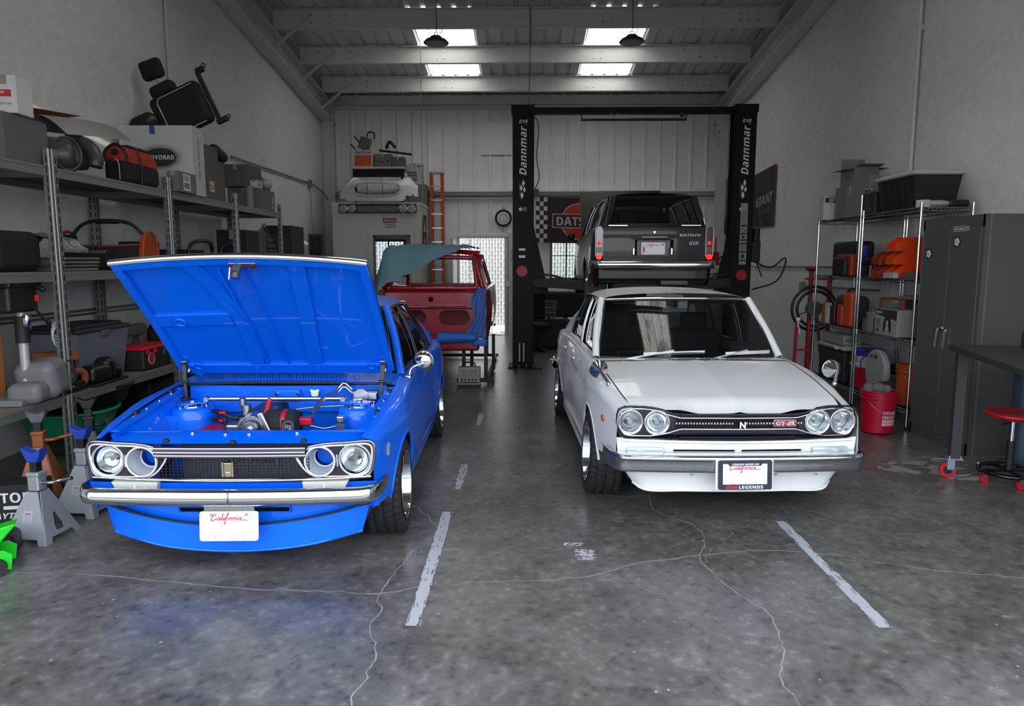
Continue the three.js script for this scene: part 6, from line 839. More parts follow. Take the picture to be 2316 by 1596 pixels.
{ // bottom shelf
  const Y = 0.632;
  const dp = T('drill_press', 'bench drill press with black head and white column on the bottom shelf', 'drill press', [-3.82, Y, -5.15], 0.1);
  P(dp, 'base', rb(0.3, 0.05, 0.34, 0.012, 0, 0.025, 0), M(0x75777a, 0.45)); P(dp, 'column', cy(0.032, 0.032, 0.7, 0.07, 0.38, -0.06, null, 20), M(0xb6b6b2, 0.35, 0.3)); P(dp, 'collar', cy(0.048, 0.048, 0.2, 0.07, 0.55, -0.06, null, 20), M(0x1c1a1b, 0.6)); P(dp, 'head', rb(0.24, 0.2, 0.36, 0.03, 0.02, 0.78, 0.0), M(0x141315, 0.5)); P(dp, 'belt_cover', rb(0.26, 0.1, 0.4, 0.02, 0.02, 0.91, -0.02), M(0x151416, 0.4)); P(dp, 'switch', [rb(0.03, 0.05, 0.03, 0.006, 0.15, 0.78, -0.14)], M(0xb8281c, 0.5)); P(dp, 'feed_lever', [bar([0.14, 0.72, -0.1], [0.2, 0.55, -0.2], 0.014, 0.014), xf(new THREE.CapsuleGeometry(0.016, 0.07, 4, 10), [0.19, 0.57, -0.19], [0.5, 0, -0.35])], BLACK); P(dp, 'belt_knob', xf(new THREE.CapsuleGeometry(0.02, 0.06, 4, 10), [0.16, 0.86, -0.16], [0, 0, 1.0]), BLACK); P(dp, 'chuck', la([[0.012, 0], [0.026, 0.02], [0.03, 0.06], [0.022, 0.09]], 16, [0.13, 0.57, -0.02]), CHROME);
  const wb = P(dp, 'cord_bundle', [0, 1, 2, 3].map(i => tor(0.06 + 0.006 * i, 0.006, 0.2, 0.53 - 0.02 * i, -0.3, [0, 1.2 + 0.1 * i, 0.1 * i], 24, 6)), M(0xb9b9b8, 0.5));
  const bx1 = T('orange_carton_box', 'orange box wedged behind the drill press head', 'box', [-4.1, Y, -5.2], 0); P(bx1, 'body', rb(0.22, 0.82, 0.22, 0.005, 0, 0.41, 0), M(0xa8642e, 0.8));
  const mt = T('grey_machine_casing', 'rounded grey machine casing lying beside the drill press column', 'machine', [-3.72, Y, -5.34], 0.2); P(mt, 'casing', [rb(0.3, 0.3, 0.28, 0.08, 0, 0.16, 0, [0.15, 0, 0.1], 4), rb(0.24, 0.16, 0.3, 0.06, -0.02, 0.08, 0.14, null, 4)], M(0x6f7070, 0.5)); P(mt, 'knob', cy(0.02, 0.02, 0.03, 0.12, 0.2, 0.02, [0, 0, PI / 2]), BLACK); P(mt, 'power_cord', tb([[0.05, 0.3, -0.1], [0.14, 0.26, -0.16], [0.16, 0.1, -0.18], [0.06, 0.03, -0.2]], 0.008), BLACK);
  O('sander_base', [rb(0.14, 0.05, 0.34, 0.015, 0, 0.025, 0), rb(0.1, 0.05, 0.12, 0.015, 0.02, 0.06, -0.06)], BLACKGLOSS, 'low black tool base on the near edge of the bottom shelf', 'tool', [-3.7, Y, -5.62], 0.1);
  O('orange_small_box', rb(0.26, 0.07, 0.2, 0.006, 0, 0.035, 0), M(0xa85a1c, 0.7), 'small flat orange box resting on a dark case', 'box', [-3.9, Y + 0.235, -5.78], -0.2); O('dark_case', rb(0.26, 0.23, 0.2, 0.02, 0, 0.115, 0), M(0x2a2420, 0.8), 'dark case under the small orange box', 'case', [-3.92, Y, -5.78], -0.1); O('orange_tape_roll', [tor(0.06, 0.03, 0, 0.09, 0, [0, PI / 2 - 0.3, 0], 24, 10)], M(0x8a4a2c, 0.7), 'dull orange tape roll behind the black cover', 'tape', [-3.72, Y, -5.78]);
  const vc = T('valve_cover', 'long black engine valve cover with rounded dome on the bottom shelf', 'engine part', [-3.72, Y, -6.1], 0.02); P(vc, 'flange', rb(0.2, 0.02, 0.52, 0.006, 0, 0.01, 0), M(0x17120f, 0.4)); P(vc, 'cover', [rb(0.16, 0.16, 0.3, 0.05, 0, 0.09, 0.08, null, 4), rb(0.17, 0.22, 0.16, 0.07, 0, 0.11, -0.06, null, 4), rb(0.15, 0.12, 0.14, 0.05, 0, 0.07, -0.17, null, 4)], M(0x17120f, 0.35));
  // clear tote with a dark lid
  const tub = T('clear_tote', 'large clear plastic tote with dark lid on the bottom shelf', 'tote', [-4.03, Y, -6.32], 0.0); const CLR = M(0x9aa0b0, 0.25, 0, { transmission: 0.55, thickness: 0 });
  const tq = (x0, z0, x1, z1) => quad([x0 * 0.19, 0.01, z0 * 0.34], [x1 * 0.19, 0.01, z1 * 0.34], [x1 * 0.23, 0.44, z1 * 0.39], [x0 * 0.23, 0.44, z0 * 0.39]);
  P(tub, 'body', [tq(-1, 1, 1, 1), tq(-1, -1, 1, -1), tq(1, 1, 1, -1), tq(-1, 1, -1, -1), bx(0.38, 0.006, 0.68, 0, 0.008, 0)], CLR); P(tub, 'lid', [rb(0.5, 0.04, 0.82, 0.018, 0, 0.455, 0), rb(0.4, 0.04, 0.7, 0.02, 0, 0.485, 0)], M(0x2c2b33, 0.5)); P(tub, 'latch', rb(0.02, 0.05, 0.12, 0.006, 0.242, 0.42, 0), M(0x55545c, 0.5)); P(tub, 'label', bx(0.06, 0.05, 0.002, 0.1, 0.3, 0.372), WHITEPL); P(tub, 'contents', [rb(0.3, 0.26, 0.58, 0.1, 0, 0.15, 0, null, 3)], M(0x6d7486, 0.7));
  const rt = T('red_lid_toolbox', 'black plastic box with a red lid and round red sticker beside clear tote', 'toolbox', [-3.82, Y, -6.98], 0); P(rt, 'body', rb(0.3, 0.2, 0.52, 0.025, 0, 0.1, 0), M(0x1c1c22, 0.55)); P(rt, 'lid', rb(0.33, 0.035, 0.55, 0.012, 0, 0.215, 0), REDPL); P(rt, 'clip', rb(0.02, 0.06, 0.05, 0.008, 0.158, 0.19, 0.2), REDPL); P(rt, 'clip', rb(0.02, 0.06, 0.05, 0.008, 0.158, 0.19, 0.06), REDPL); const sk = P(rt, 'sticker', cy(0.055, 0.055, 0.004, 0.152, 0.11, 0.13, [0, 0, PI / 2], 24), M(0xb9202e, 0.3)); P(sk, 'sticker_ring', tor(0.055, 0.004, 0.153, 0.11, 0.13, [0, PI / 2, 0]), M(0xd8a8a8, 0.4)); P(rt, 'side_latch', rb(0.01, 0.06, 0.02, 0.004, 0.154, 0.15, -0.12), STEEL);
  const jg = T('oil_jug', 'silver oil jug with grip and red label behind the red lidded box', 'jug', [-4.08, Y, -6.86], 0); P(jg, 'body', rb(0.14, 0.26, 0.2, 0.03, 0, 0.13, 0), M(0x8f9092, 0.35, 0.3)); P(jg, 'grip', [tor(0.06, 0.018, 0.02, 0.3, 0, [0, PI / 2, 0], 24, 8)], M(0x8f9092, 0.35, 0.3)); P(jg, 'cap', cy(0.025, 0.025, 0.03, 0, 0.3, 0.07), BLACK); P(jg, 'label', bx(0.002, 0.1, 0.12, 0.071, 0.12, 0), M(0x7a1420, 0.4));
  O('sewing_machine', [rb(0.12, 0.12, 0.5, 0.03, 0, 0.34, 0), rb(0.12, 0.3, 0.12, 0.03, 0, 0.16, -0.18), rb(0.2, 0.05, 0.5, 0.015, 0, 0.025, 0), tb([[0, 0.36, 0.2], [0, 0.1, 0.2]], 0.008)], M(0x57575a, 0.5), 'grey machine with an overhanging arm behind the oil jug', 'machine', [-4.12, Y, -7.3]); O('brown_tarp', xf(new THREE.IcosahedronGeometry(0.22, 3), [0, 0.2, 0], null, [0.8, 1, 1.3]), M(0x30201e, 0.9), 'bulky brown covered lump near the blue bonnet edge', 'cover', [-4.1, Y, -7.98]);
}
{ // floor under the shelves
  const tubOf = (name, label, col, r, h, p) => { const t = T(name, label, 'tub', p, 0); P(t, 'body', la([[0, 0.004], [r * 0.75, 0.004], [r * 0.8, 0.02], [r * 0.95, h], [r * 0.9, h - 0.01], [r * 0.76, 0.024], [0, 0.02]], 36), M(col, 0.45)); P(t, 'rim', [tor(r * 0.97, 0.016, 0, h, 0, [PI / 2, 0, 0], 40, 8)], M(col, 0.45)); return t; };
  const st1 = O('storage_crate', rb(0.5, 0.2, 0.5, 0.02, 0, 0.1, 0), M(0x1b1b1e, 0.7), 'dark low crate on the floor under the green tub', 'crate', [-4.0, 0, -6.2]);
  tubOf('green_tub', 'round green plastic tub on the floor below the shelving', 0x0b7a52, 0.4, 0.2, [-4.0, 0.202, -6.05]); tubOf('black_tub', 'wide black plastic tub standing in the green one', 0x101014, 0.42, 0.18, [-4.02, 0.395, -6.3]);
  O('dark_storage_box', rb(0.6, 0.48, 1.3, 0.03, 0, 0.24, 0), M(0x0e0e12, 0.6), 'long black storage box under the shelf behind the blue car', 'box', [-4.05, 0, -7.6]);
  // jack stands
  const jackStand = (label, col, saddle, p, turn, hgt = 1, grp) => {
    const t = T('jack_stand', label, 'jack stand', p, turn, grp), m = M(col, 0.4, col === 0xa4a7ac ? 0.5 : 0.1), h = 0.30 * hgt;
    for (let k = 0; k < 4; k++) { const a = k * PI / 2, sgn = new THREE.Group(); sgn.name = 'side_group'; const w0 = 0.15, w1 = 0.035; const shp = ex([[-w0, 0], [-w0 + 0.05, 0], [-w0 + 0.065, 0.035], [w0 - 0.065, 0.035], [w0 - 0.05, 0], [w0, 0], [w1, h], [-w1, h]], 0.006, 0, [0, 0, 0], null, k % 2 ? [[[-0.03, 0.06], [0.03, 0.06], [0.035, 0.09], [0.01, 0.17], [-0.01, 0.17], [-0.035, 0.09]]] : []); xf(shp, [0, 0, 0.15], [-Math.atan2(0.115, h), 0, 0]); xf(shp, [0, 0, 0], [0, a, 0]); P(t, 'side_plate', shp, m); }
    P(t, 'neck', [rb(0.075, 0.1, 0.075, 0.012, 0, h + 0.03, 0), rb(0.085, 0.03, 0.085, 0.01, 0, h + 0.085, 0)], m); P(t, 'ratchet_bar', bx(0.045, 0.16, 0.045, 0, h + 0.12, 0), BLACK); P(t, 'saddle', ex([[-0.065, 0.05], [-0.045, 0.035], [0, 0.02], [0.045, 0.035], [0.065, 0.05], [0.05, 0], [0.03, -0.04], [-0.03, -0.04], [-0.05, 0]], 0.07, 0.008, [0, h + 0.2, 0]), M(saddle, 0.6)); P(t, 'handle', [tb([[0, h + 0.03, 0], [0.09, h + 0.03, 0.0], [0.12, h + 0.035, -0.03], [0.2, h + 0.05, -0.04]], 0.012)], col === 0xa4a7ac ? STEEL : m); if (col === 0xa4a7ac) { const q = P(t, 'warning_print', new THREE.PlaneGeometry(0.06, 0.07), printMat(64, 72, g => { g.fillStyle = '#a4a7ac'; g.fillRect(0, 0, 64, 72); g.fillStyle = '#8f2a2a'; g.fillRect(10, 14, 40, 6); g.fillStyle = '#6b6d70'; for (let y = 26; y < 70; y += 8) g.fillRect(6, y, 48, 2); })); q.position.set(0, h * 0.5, 0.0965); q.rotation.x = -Math.atan2(0.115, h); } return t;
  };
  jackStand('silver jack stand with blue saddle, frontmost of the row', 0xa4a7ac, 0x143a9a, [-2.98, 0, -4.15], -0.08, 1.05, 'silver jack stands'); jackStand('silver jack stand with tall blue saddle, middle of the row', 0xa4a7ac, 0x143a9a, [-2.97, 0, -4.6], -0.08, 1.15, 'silver jack stands'); jackStand('silver jack stand half hidden behind the blue car corner', 0xa4a7ac, 0x1a1a1c, [-2.98, 0, -5.02], -0.08, 1.0, 'silver jack stands');
  jackStand('dull orange jack stand behind the silver ones', 0x8a4a1c, 0x55575a, [-3.42, 0, -4.82], 0.3, 1.35); jackStand('black jack stand behind the front silver one', 0x151516, 0x151516, [-3.36, 0, -5.3], 0.4, 1.35); jackStand('black jack stand at the far left beside the orange one', 0x151516, 0x151516, [-3.8, 0, -4.5], 0.4, 1.2);
  const bxp = printMat(256, 192, g => { g.fillStyle = '#141416'; g.fillRect(0, 0, 256, 192); txt(g, '3 TON', 150, 60, 70, '#d8d8d6', 'bold', 'sans-serif', 190); g.fillStyle = '#d8d8d6'; g.fillRect(120, 100, 110, 18); txt(g, 'DAYTONA', 150, 150, 42, '#d8d8d6', 'italic bold', 'sans-serif', 200); });
  const jb = T('black_jack_box', 'black carton with white lettering on the floor at the left edge', 'box', [-3.35, 0, -4.43], [0, 0.2, 0]); P(jb, 'body', rb(0.4, 0.26, 0.2, 0.006, 0, 0.13, 0), M(0x141416, 0.7)); P(jb, 'printed_face', new THREE.PlaneGeometry(0.38, 0.25), bxp).position.set(0, 0.13, 0.1015);
  O('black_rubber_block', [rb(0.3, 0.15, 0.22, 0.05, 0, 0.075, 0, null, 3)], BLACK, 'black rubber cover on the floor behind the green jack', 'cover', [-3.06, 0, -3.82], 0.4);
  const gj = T('green_floor_jack', 'bright green floor jack cut off by the left edge', 'floor jack', [-2.92, 0, -3.66], 0.5); const GR = M(0x0fb81e, 0.35);
  P(gj, 'side_plate', ex([[-0.25, 0.02], [0.1, 0.02], [0.11, 0.1], [0.07, 0.13], [-0.25, 0.12]], 0.012, 0.002, [0, 0, 0.08]), GR); P(gj, 'side_plate', ex([[-0.25, 0.02], [0.1, 0.02], [0.11, 0.1], [0.07, 0.13], [-0.25, 0.12]], 0.012, 0.002, [0, 0, -0.08]), GR); P(gj, 'lift_arm', ex([[-0.15, 0.08], [0.0, 0.1], [0.12, 0.24], [0.13, 0.26], [0.02, 0.24], [-0.08, 0.16]], 0.1, 0.008), GR); P(gj, 'linkage', [cy(0.02, 0.02, 0.2, -0.02, 0.13, 0, [PI / 2, 0, 0]), tb([[-0.2, 0.09, 0.1], [0.0, 0.12, 0.1]], 0.014), tb([[-0.2, 0.05, 0.1], [0.0, 0.06, 0.1]], 0.01)], DARKSTEEL); P(gj, 'wheel', cy(0.045, 0.045, 0.04, 0.04, 0.045, 0.1, [PI / 2, 0, 0]), BLACK); P(gj, 'wheel', cy(0.045, 0.045, 0.04, 0.04, 0.045, -0.1, [PI / 2, 0, 0]), BLACK);
}
// ================================================================ right side: wire racks, cabinet, bench
{
  const WIRE = M(0xa9abad, 0.2, 1), RX0 = 3.86, RX1 = 4.36, SH = [0.2, 0.9, 1.51, 2.21];
  [[-7.06, -8.24], [-8.3, -9.46]].forEach(([z0, z1], b) => {
    const r = T('wire_rack', b ? 'chrome wire shelving unit farther from the grey cabinet' : 'chrome wire shelving unit next to the grey cabinet', 'shelf', [0, 0, 0], 0, 'chrome wire racks');
    for (const [x, z] of [[RX0, z0], [RX0, z1], [RX1, z0], [RX1, z1]]) { const p = P(r, 'post', cy(0.0135, 0.0135, 2.24 + (b && x === RX0 && z === z0 ? 0.18 : 0), x, 1.14 + (b && x === RX0 && z === z0 ? 0.09 : 0), z, null, 12), CHROME); P(p, 'foot', cy(0.02, 0.016, 0.03, x, 0.015, z, null, 10), BLACK); }
    SH.forEach(y => {
      const s = new THREE.Group(); s.name = 'wire_shelf'; r.add(s); const L = z0 - z1, zc = (z0 + z1) / 2;
      P(s, 'rim', [0, -0.035].flatMap(d => [tb([[RX0, y + d, z0], [RX0, y + d, z1]], 0.005), tb([[RX1, y + d, z0], [RX1, y + d, z1]], 0.005), tb([[RX0, y + d, z0], [RX1, y + d, z0]], 0.005), tb([[RX0, y + d, z1], [RX1, y + d, z1]], 0.005)]), WIRE);
      const zig = []; for (let i = 0; i < 26; i++) { const a = z0 - L * i / 26, c = z0 - L * (i + 1) / 26; zig.push(bar([RX0, y - (i % 2) * 0.035, a], [RX0, y - ((i + 1) % 2) * 0.035, c], 0.004, 0.004)); } for (let i = 0; i < 12; i++) { const a = lerp(RX0, RX1, i / 12), c = lerp(RX0, RX1, (i + 1) / 12); for (const z of [z0, z1]) zig.push(bar([a, y - (i % 2) * 0.035, z], [c, y - ((i + 1) % 2) * 0.035, z], 0.004, 0.004)); } P(s, 'truss_wire', zig, WIRE);
      const wr = []; for (let i = 1; i < 46; i++) wr.push(bar([RX0, y, z0 - L * i / 46], [RX1, y, z0 - L * i / 46], 0.0035, 0.0035)); const m = P(s, 'deck_wires', wr, WIRE); m.userData.kind = 'stuff';
      for (const [x, z] of [[RX0, z0], [RX0, z1], [RX1, z0], [RX1, z1]]) P(s, 'collar', cy(0.02, 0.017, 0.05, x, y - 0.015, z, null, 12), ALU);
    });
  });
  const Y1 = 2.216, Y2 = 1.516, Y3 = 0.906, Y4 = 0.206;
  // top shelf
  const tt = T('black_tote', 'black plastic tote with a white lid on top of the wire rack', 'tote', [4.1, Y1, -7.6], 0.0), TB = M(0x141415, 0.5);
  const w4 = (x0, z0, x1, z1) => quad([x0 * 0.2, 0, z0 * 0.32], [x1 * 0.2, 0, z1 * 0.32], [x1 * 0.235, 0.33, z1 * 0.37], [x0 * 0.235, 0.33, z0 * 0.37]);
  P(tt, 'body', [w4(-1, 1, 1, 1), w4(1, -1, -1, -1), w4(-1, -1, -1, 1), w4(1, 1, 1, -1), bx(0.4, 0.008, 0.64, 0, 0.004, 0)], TB); for (let i = 0; i < 5; i++) P(tt, 'body_rib', bar([-0.204, 0.02, -0.26 + i * 0.13], [-0.237, 0.31, -0.28 + i * 0.14], 0.012, 0.01), TB); P(tt, 'lid', [rb(0.52, 0.04, 0.8, 0.02, 0, 0.345, 0), rb(0.44, 0.02, 0.7, 0.01, 0, 0.37, 0)], M(0xaaaba9, 0.5));
  O('white_tape_roll', [tor(0.045, 0.022, 0, 0.022, 0, [PI / 2, 0, 0]), cy(0.066, 0.066, 0.07, 0, 0.035, 0, null, 24)], M(0xb4b4b1, 0.7), 'white roll at the front edge of the rack before the black tote', 'tape', [3.93, Y1, -7.16]); O('crumpled_bag', xf(new THREE.IcosahedronGeometry(0.09, 2), [0, 0.035, 0], null, [0.9, 0.4, 1.4]), M(0x9b9b99, 0.6), 'crumpled pale bag lying beside the white roll on the rack', 'bag', [4.06, Y1, -7.15], 1.5); O('black_pouch', rb(0.2, 0.07, 0.16, 0.03, 0, 0.035, 0), BLACK, 'flat black pouch behind the white roll on the rack', 'pouch', [4.24, Y1, -7.15]);
  carton('tall_carton', 'tall open cardboard box with raised flaps on the far wire rack', 0.3, 0.62, 0.34, [4.18, Y1, -9.1], 0.05, CARD3, { open: 0.15 }); carton('wide_carton', 'wide closed grey carton between the open box and the black tote', 0.34, 0.46, 0.46, [4.14, Y1, -8.62], 0, CARD3, {}); carton('narrow_carton', 'narrow taped carton in front of the tall open box', 0.12, 0.38, 0.3, [3.97, Y1, -8.98], 0, CARD, {});
  carton('printed_carton', 'small white printed box at the far end of the top wire shelf', 0.2, 0.3, 0.12, [3.92, Y1, -9.32], 0, M(0xa8a8a5, 0.7), { print: [0.18, 0.28, 'z', printMat(96, 144, g => { g.fillStyle = '#b0b0ad'; g.fillRect(0, 0, 96, 144); g.fillStyle = '#1c1c1e'; g.fillRect(6, 6, 84, 30); txt(g, 'PCB', 48, 21, 22, '#b9b9b6', 'italic bold'); for (let y = 46; y < 136; y += 12) { g.fillRect(10, y, 26, 6); g.fillRect(54, y, 34, 7); } })] });
  O('black_cap_part', [cy(0.09, 0.1, 0.05, 0, 0.025, 0), tb([[0.02, 0.05, 0], [0.05, 0.12, 0.02], [0.0, 0.16, 0.04]], 0.022)], BLACK, 'black hooked part lying in the tall open box', 'car part', [4.18, Y1 + 0.01, -9.08]);
  const cs = T('black_case', 'black case with pale handle at the corner of the wire rack', 'case', [4.02, Y1, -8.2], 0); P(cs, 'body', rb(0.28, 0.24, 0.3, 0.02, 0, 0.12, 0), M(0x1a1a1b, 0.6)); P(cs, 'handle', tb([[-0.13, 0.26, -0.08], [-0.145, 0.27, -0.06], [-0.145, 0.27, 0.06], [-0.13, 0.26, 0.08]], 0.012), ALU);
  // second shelf
  const hc = T('black_hard_case', 'large upright black hard case on the second wire shelf', 'case', [4.12, Y2, -9.02], 0); P(hc, 'shell', rb(0.24, 0.42, 0.66, 0.05, 0, 0.21, 0, null, 3), M(0x121213, 0.5)); P(hc, 'seam', bx(0.012, 0.36, 0.67, -0.02, 0.2, 0), BLACK); P(hc, 'handle', rb(0.02, 0.02, 0.16, 0.008, -0.12, 0.4, 0), GREYPL); P(hc, 'latch', rb(0.02, 0.05, 0.06, 0.008, -0.122, 0.3, 0.2), BLACK); P(hc, 'latch', rb(0.02, 0.05, 0.06, 0.008, -0.122, 0.3, -0.2), BLACK);
  O('orange_case', rb(0.1, 0.26, 0.4, 0.02, 0, 0.13, 0), M(0x8a2c10, 0.6), 'dark orange tool case in front of the black hard case', 'case', [3.9, Y2, -8.66]); O('dark_case', rb(0.06, 0.22, 0.32, 0.02, 0, 0.11, 0), M(0x191516, 0.6), 'slim dark case leaning on the dark orange one', 'case', [3.805 + 0.02, Y2, -8.68]);
  O('blue_cup', la([[0, 0.002], [0.035, 0.002], [0.045, 0.13], [0.042, 0.13], [0.033, 0.008], [0, 0.006]], 20), M(0x1c2a86, 0.5), 'blue plastic cup standing on boxes by the rack post', 'cup', [3.95, Y2 + 0.225, -8.36]); O('brown_box', rb(0.12, 0.22, 0.16, 0.006, 0, 0.11, 0), M(0x3a1c16, 0.8), 'dark brown box under the blue cup', 'box', [3.96, Y2, -8.36]);
  const fl = T('flashlight', 'black work light leaning on small white boxes by the rack post', 'light', [3.9, Y2, -8.18], 0); P(fl, 'body', xf(new THREE.CylinderGeometry(0.02, 0.025, 0.14, 14), [0, 0.08, 0], [0.4, 0, 0.2]), BLACK); P(fl, 'head', xf(new THREE.CylinderGeometry(0.045, 0.03, 0.05, 16), [-0.015, 0.15, 0.03], [0.4, 0, 0.2]), BLACK); carton('small_carton', 'small pale box standing beside the black work light', 0.08, 0.13, 0.06, [3.92, Y2, -8.05], 0, M(0x6d6d6c, 0.7), {});
  // stacking bins
  const bin = (label, p, sc = 1, col = 0xd23c0c) => { const t = T('stacking_bin', label, 'bin', p, 0, 'orange stacking bins'), m = M(col, 0.45); const w = 0.17 * sc, L = 0.46 * sc, h = 0.14 * sc; const sd = ex([[-L / 2, 0], [L / 2, 0], [L / 2, h], [-L / 2 + 0.1 * sc, h], [-L / 2, h * 0.5]], 0.006, 0, [0, 0, 0], null); // opens towards -x
    const A = sd.clone(); A.translate(0, 0, w / 2); const B = sd.clone(); B.translate(0, 0, -w / 2); P(t, 'side', A, m); P(t, 'side', B, m); P(t, 'front_lip', bx(0.006, h * 0.5, w, -L / 2, h * 0.25, 0), m); P(t, 'back', bx(0.006, h, w, L / 2, h / 2, 0), m); P(t, 'floor_panel', bx(L, 0.006, w, 0, 0.003, 0), m); P(t, 'label_slot', bx(0.004, 0.02, w * 0.6, -L / 2 - 0.004, h * 0.3, 0), m); return t; };
  ['lowest', 'middle', 'topmost'].forEach((n, i) => bin(n + ' bin of the bright orange stack on the near wire rack', [4.07, Y2 + i * 0.142, -7.55], 1)); 
  bin('dull orange bin behind the bright stack beside the rack post', [4.07, Y2, -7.86], 1, 0x8a2c0e); bin('dull orange bin on top of the other dull one', [4.07, Y2 + 0.142, -7.86], 1, 0x8a2c0e);
  O('black_spray_can', [cy(0.03, 0.03, 0.18, 0, 0.09, 0, null, 16), cy(0.015, 0.025, 0.03, 0, 0.195, 0, null, 12)], BLACK, 'black spray can between the orange bins', 'can', [3.9, Y2, -7.99]);
  carton('silver_box', 'flat silver box at the shelf edge below the bright orange bins', 0.05, 0.06, 0.22, [3.83, Y2, -7.5], 0, M(0x9b9b99, 0.5), {}); O('grey_bar', rb(0.2, 0.06, 0.26, 0.008, 0, 0.03, 0), GREYPL, 'low grey tray beside the bright orange bins', 'tray', [4.0, Y2, -7.27]); O('dark_bag', xf(new THREE.IcosahedronGeometry(0.12, 2), [0, 0.1, 0], null, [1, 0.85, 0.8]), M(0x1b1b1c, 0.8), 'dark bag behind the near rack post', 'bag', [4.22, Y2 + 0.0, -7.3]);
  // third shelf
  const hr = T('grey_power_tool_case', 'grey moulded tool case behind small bottles on the third wire shelf', 'case', [4.14, Y3, -9.0], 0); P(hr, 'shell', rb(0.2, 0.36, 0.56, 0.06, 0, 0.18, 0, null, 3), M(0x37383a, 0.6)); P(hr, 'handle', tb([[0, 0.34, -0.14], [0, 0.42, -0.1], [0, 0.42, 0.1], [0, 0.34, 0.14]], 0.02), M(0x37383a, 0.6));
  carton('white_slim_box', 'slim white box standing at the edge of the third wire shelf', 0.05, 0.26, 0.08, [3.9, Y3, -9.12], 0, M(0xa9a9a6, 0.7), {}); O('amber_bottle', [cy(0.04, 0.04, 0.24, 0, 0.12, 0, null, 16), cy(0.015, 0.03, 0.05, 0, 0.265, 0, null, 12)], M(0x8a3a18, 0.3), 'amber bottle beside the slim white box', 'bottle', [3.92, Y3, -9.26]); O('dark_bottle', [rb(0.09, 0.24, 0.12, 0.03, 0, 0.12, 0), cy(0.02, 0.03, 0.05, 0, 0.265, 0, null, 12)], M(0x241420, 0.35), 'dark square bottle next to the slim white box', 'bottle', [3.92, Y3, -8.98]); O('green_label_box', rb(0.06, 0.3, 0.14, 0.01, 0, 0.15, 0), M(0x24351a, 0.6), 'dark box with green label beside the orange upright case', 'box', [3.98, Y3, -8.82]);
  O('orange_upright_case', rb(0.12, 0.42, 0.22, 0.04, 0, 0.21, 0, null, 3), M(0xb43c10, 0.5), 'tall orange case standing by the rack post on third shelf', 'case', [3.93, Y3, -8.56]); O('orange_small_case', rb(0.08, 0.26, 0.14, 0.03, 0, 0.13, 0, null, 3), M(0x9a3210, 0.5), 'shorter orange case beside the tall orange one', 'case', [3.9, Y3, -8.74]);
  const oc = T('orange_tool_case', 'long orange tool case with moulded grip on dark box', 'case', [4.15, Y3 + 0.18, -7.95], 0); P(oc, 'shell', rb(0.16, 0.2, 0.5, 0.03, 0, 0.1, 0, null, 3), M(0xa83a10, 0.5)); P(oc, 'grip', rb(0.02, 0.04, 0.18, 0.012, -0.08, 0.15, -0.05), M(0x5c2410, 0.6)); O('dark_flat_box', rb(0.2, 0.175, 0.5, 0.006, 0, 0.0875, 0), M(0x2a2022, 0.7), 'dark box under the long orange tool case', 'box', [4.15, Y3, -7.95]);
  for (const [i, z] of [-8.12, -8.03, -7.95, -7.87].entries()) carton('grey_slim_carton', ['first', 'second', 'third', 'fourth'][i] + ' slim grey box from the middle rack post on third shelf', 0.1, [0.14, 0.22, 0.2, 0.16][i], 0.07, [3.93, Y3, z], 0, M([0x4a4a4a, 0x6c6c6c, 0x777776, 0x3a3636][i], 0.7), { group: 'slim grey boxes' });
  const dwp = printMat(256, 160, g => { g.fillStyle = '#8a8a88'; g.fillRect(0, 0, 256, 160); g.fillStyle = '#2c2828'; g.beginPath(); g.moveTo(0, 0); g.lineTo(256, 0); g.lineTo(256, 62); g.lineTo(0, 34); g.fill(); txt(g, 'DEWALT', 48, 20, 22, '#c9c9c6', 'bold', 'sans-serif', 80); g.fillStyle = '#3a3a3a'; for (let y = 60; y < 120; y += 10) g.fillRect(12, y, 60, 4); g.fillRect(16, 126, 18, 22); g.fillRect(40, 126, 18, 22); g.fillStyle = '#2a2a2c'; g.beginPath(); g.ellipse(120, 96, 18, 48, 0.2, 0, 7); g.fill(); g.beginPath(); g.ellipse(180, 96, 18, 48, -0.2, 0, 7); g.fill(); g.fillRect(120, 40, 60, 26); g.fillStyle = '#a9a9a6'; g.fillRect(138, 70, 24, 60); });
  carton('printed_tool_carton', 'grey printed carton showing a tool picture at front of third wire shelf', 0.2, 0.28, 0.46, [3.95, Y3, -7.58], 0, M(0x7f7f7d, 0.7), { print: [0.45, 0.27, '-x', dwp] }); carton('grey_small_carton', 'small grey box lying on the slim boxes behind the printed carton', 0.14, 0.08, 0.16, [4.0, Y3 + 0.285, -7.76], 0, M(0x5a5a5a, 0.7), {});
  const ct = T('clear_lidded_tub', 'clear lidded tub with dark contents on top of the printed carton', 'tub', [4.2, Y3, -7.46], 0); P(ct, 'body', rb(0.26, 0.38, 0.36, 0.03, 0, 0.19, 0), M(0x2c2230, 0.25)); P(ct, 'lid', rb(0.3, 0.05, 0.4, 0.015, 0, 0.405, 0), M(0x6a6a74, 0.3)); P(ct, 'label', bx(0.002, 0.04, 0.03, -0.132, 0.3, 0.04), WHITEPL);
  // bottom
  const cl = T('cooler', 'dark picnic cooler with white lid under the far wire rack', 'cooler', [4.1, Y4, -8.98], 0); P(cl, 'body', rb(0.4, 0.4, 0.72, 0.03, 0, 0.2, 0), M(0x1c1622, 0.5)); P(cl, 'lid', [rb(0.44, 0.05, 0.76, 0.02, 0, 0.425, 0), rb(0.36, 0.02, 0.66, 0.01, 0, 0.455, 0)], M(0x9a9a98, 0.5)); P(cl, 'hinge', rb(0.02, 0.03, 0.08, 0.006, -0.225, 0.42, 0.2), WHITEPL);
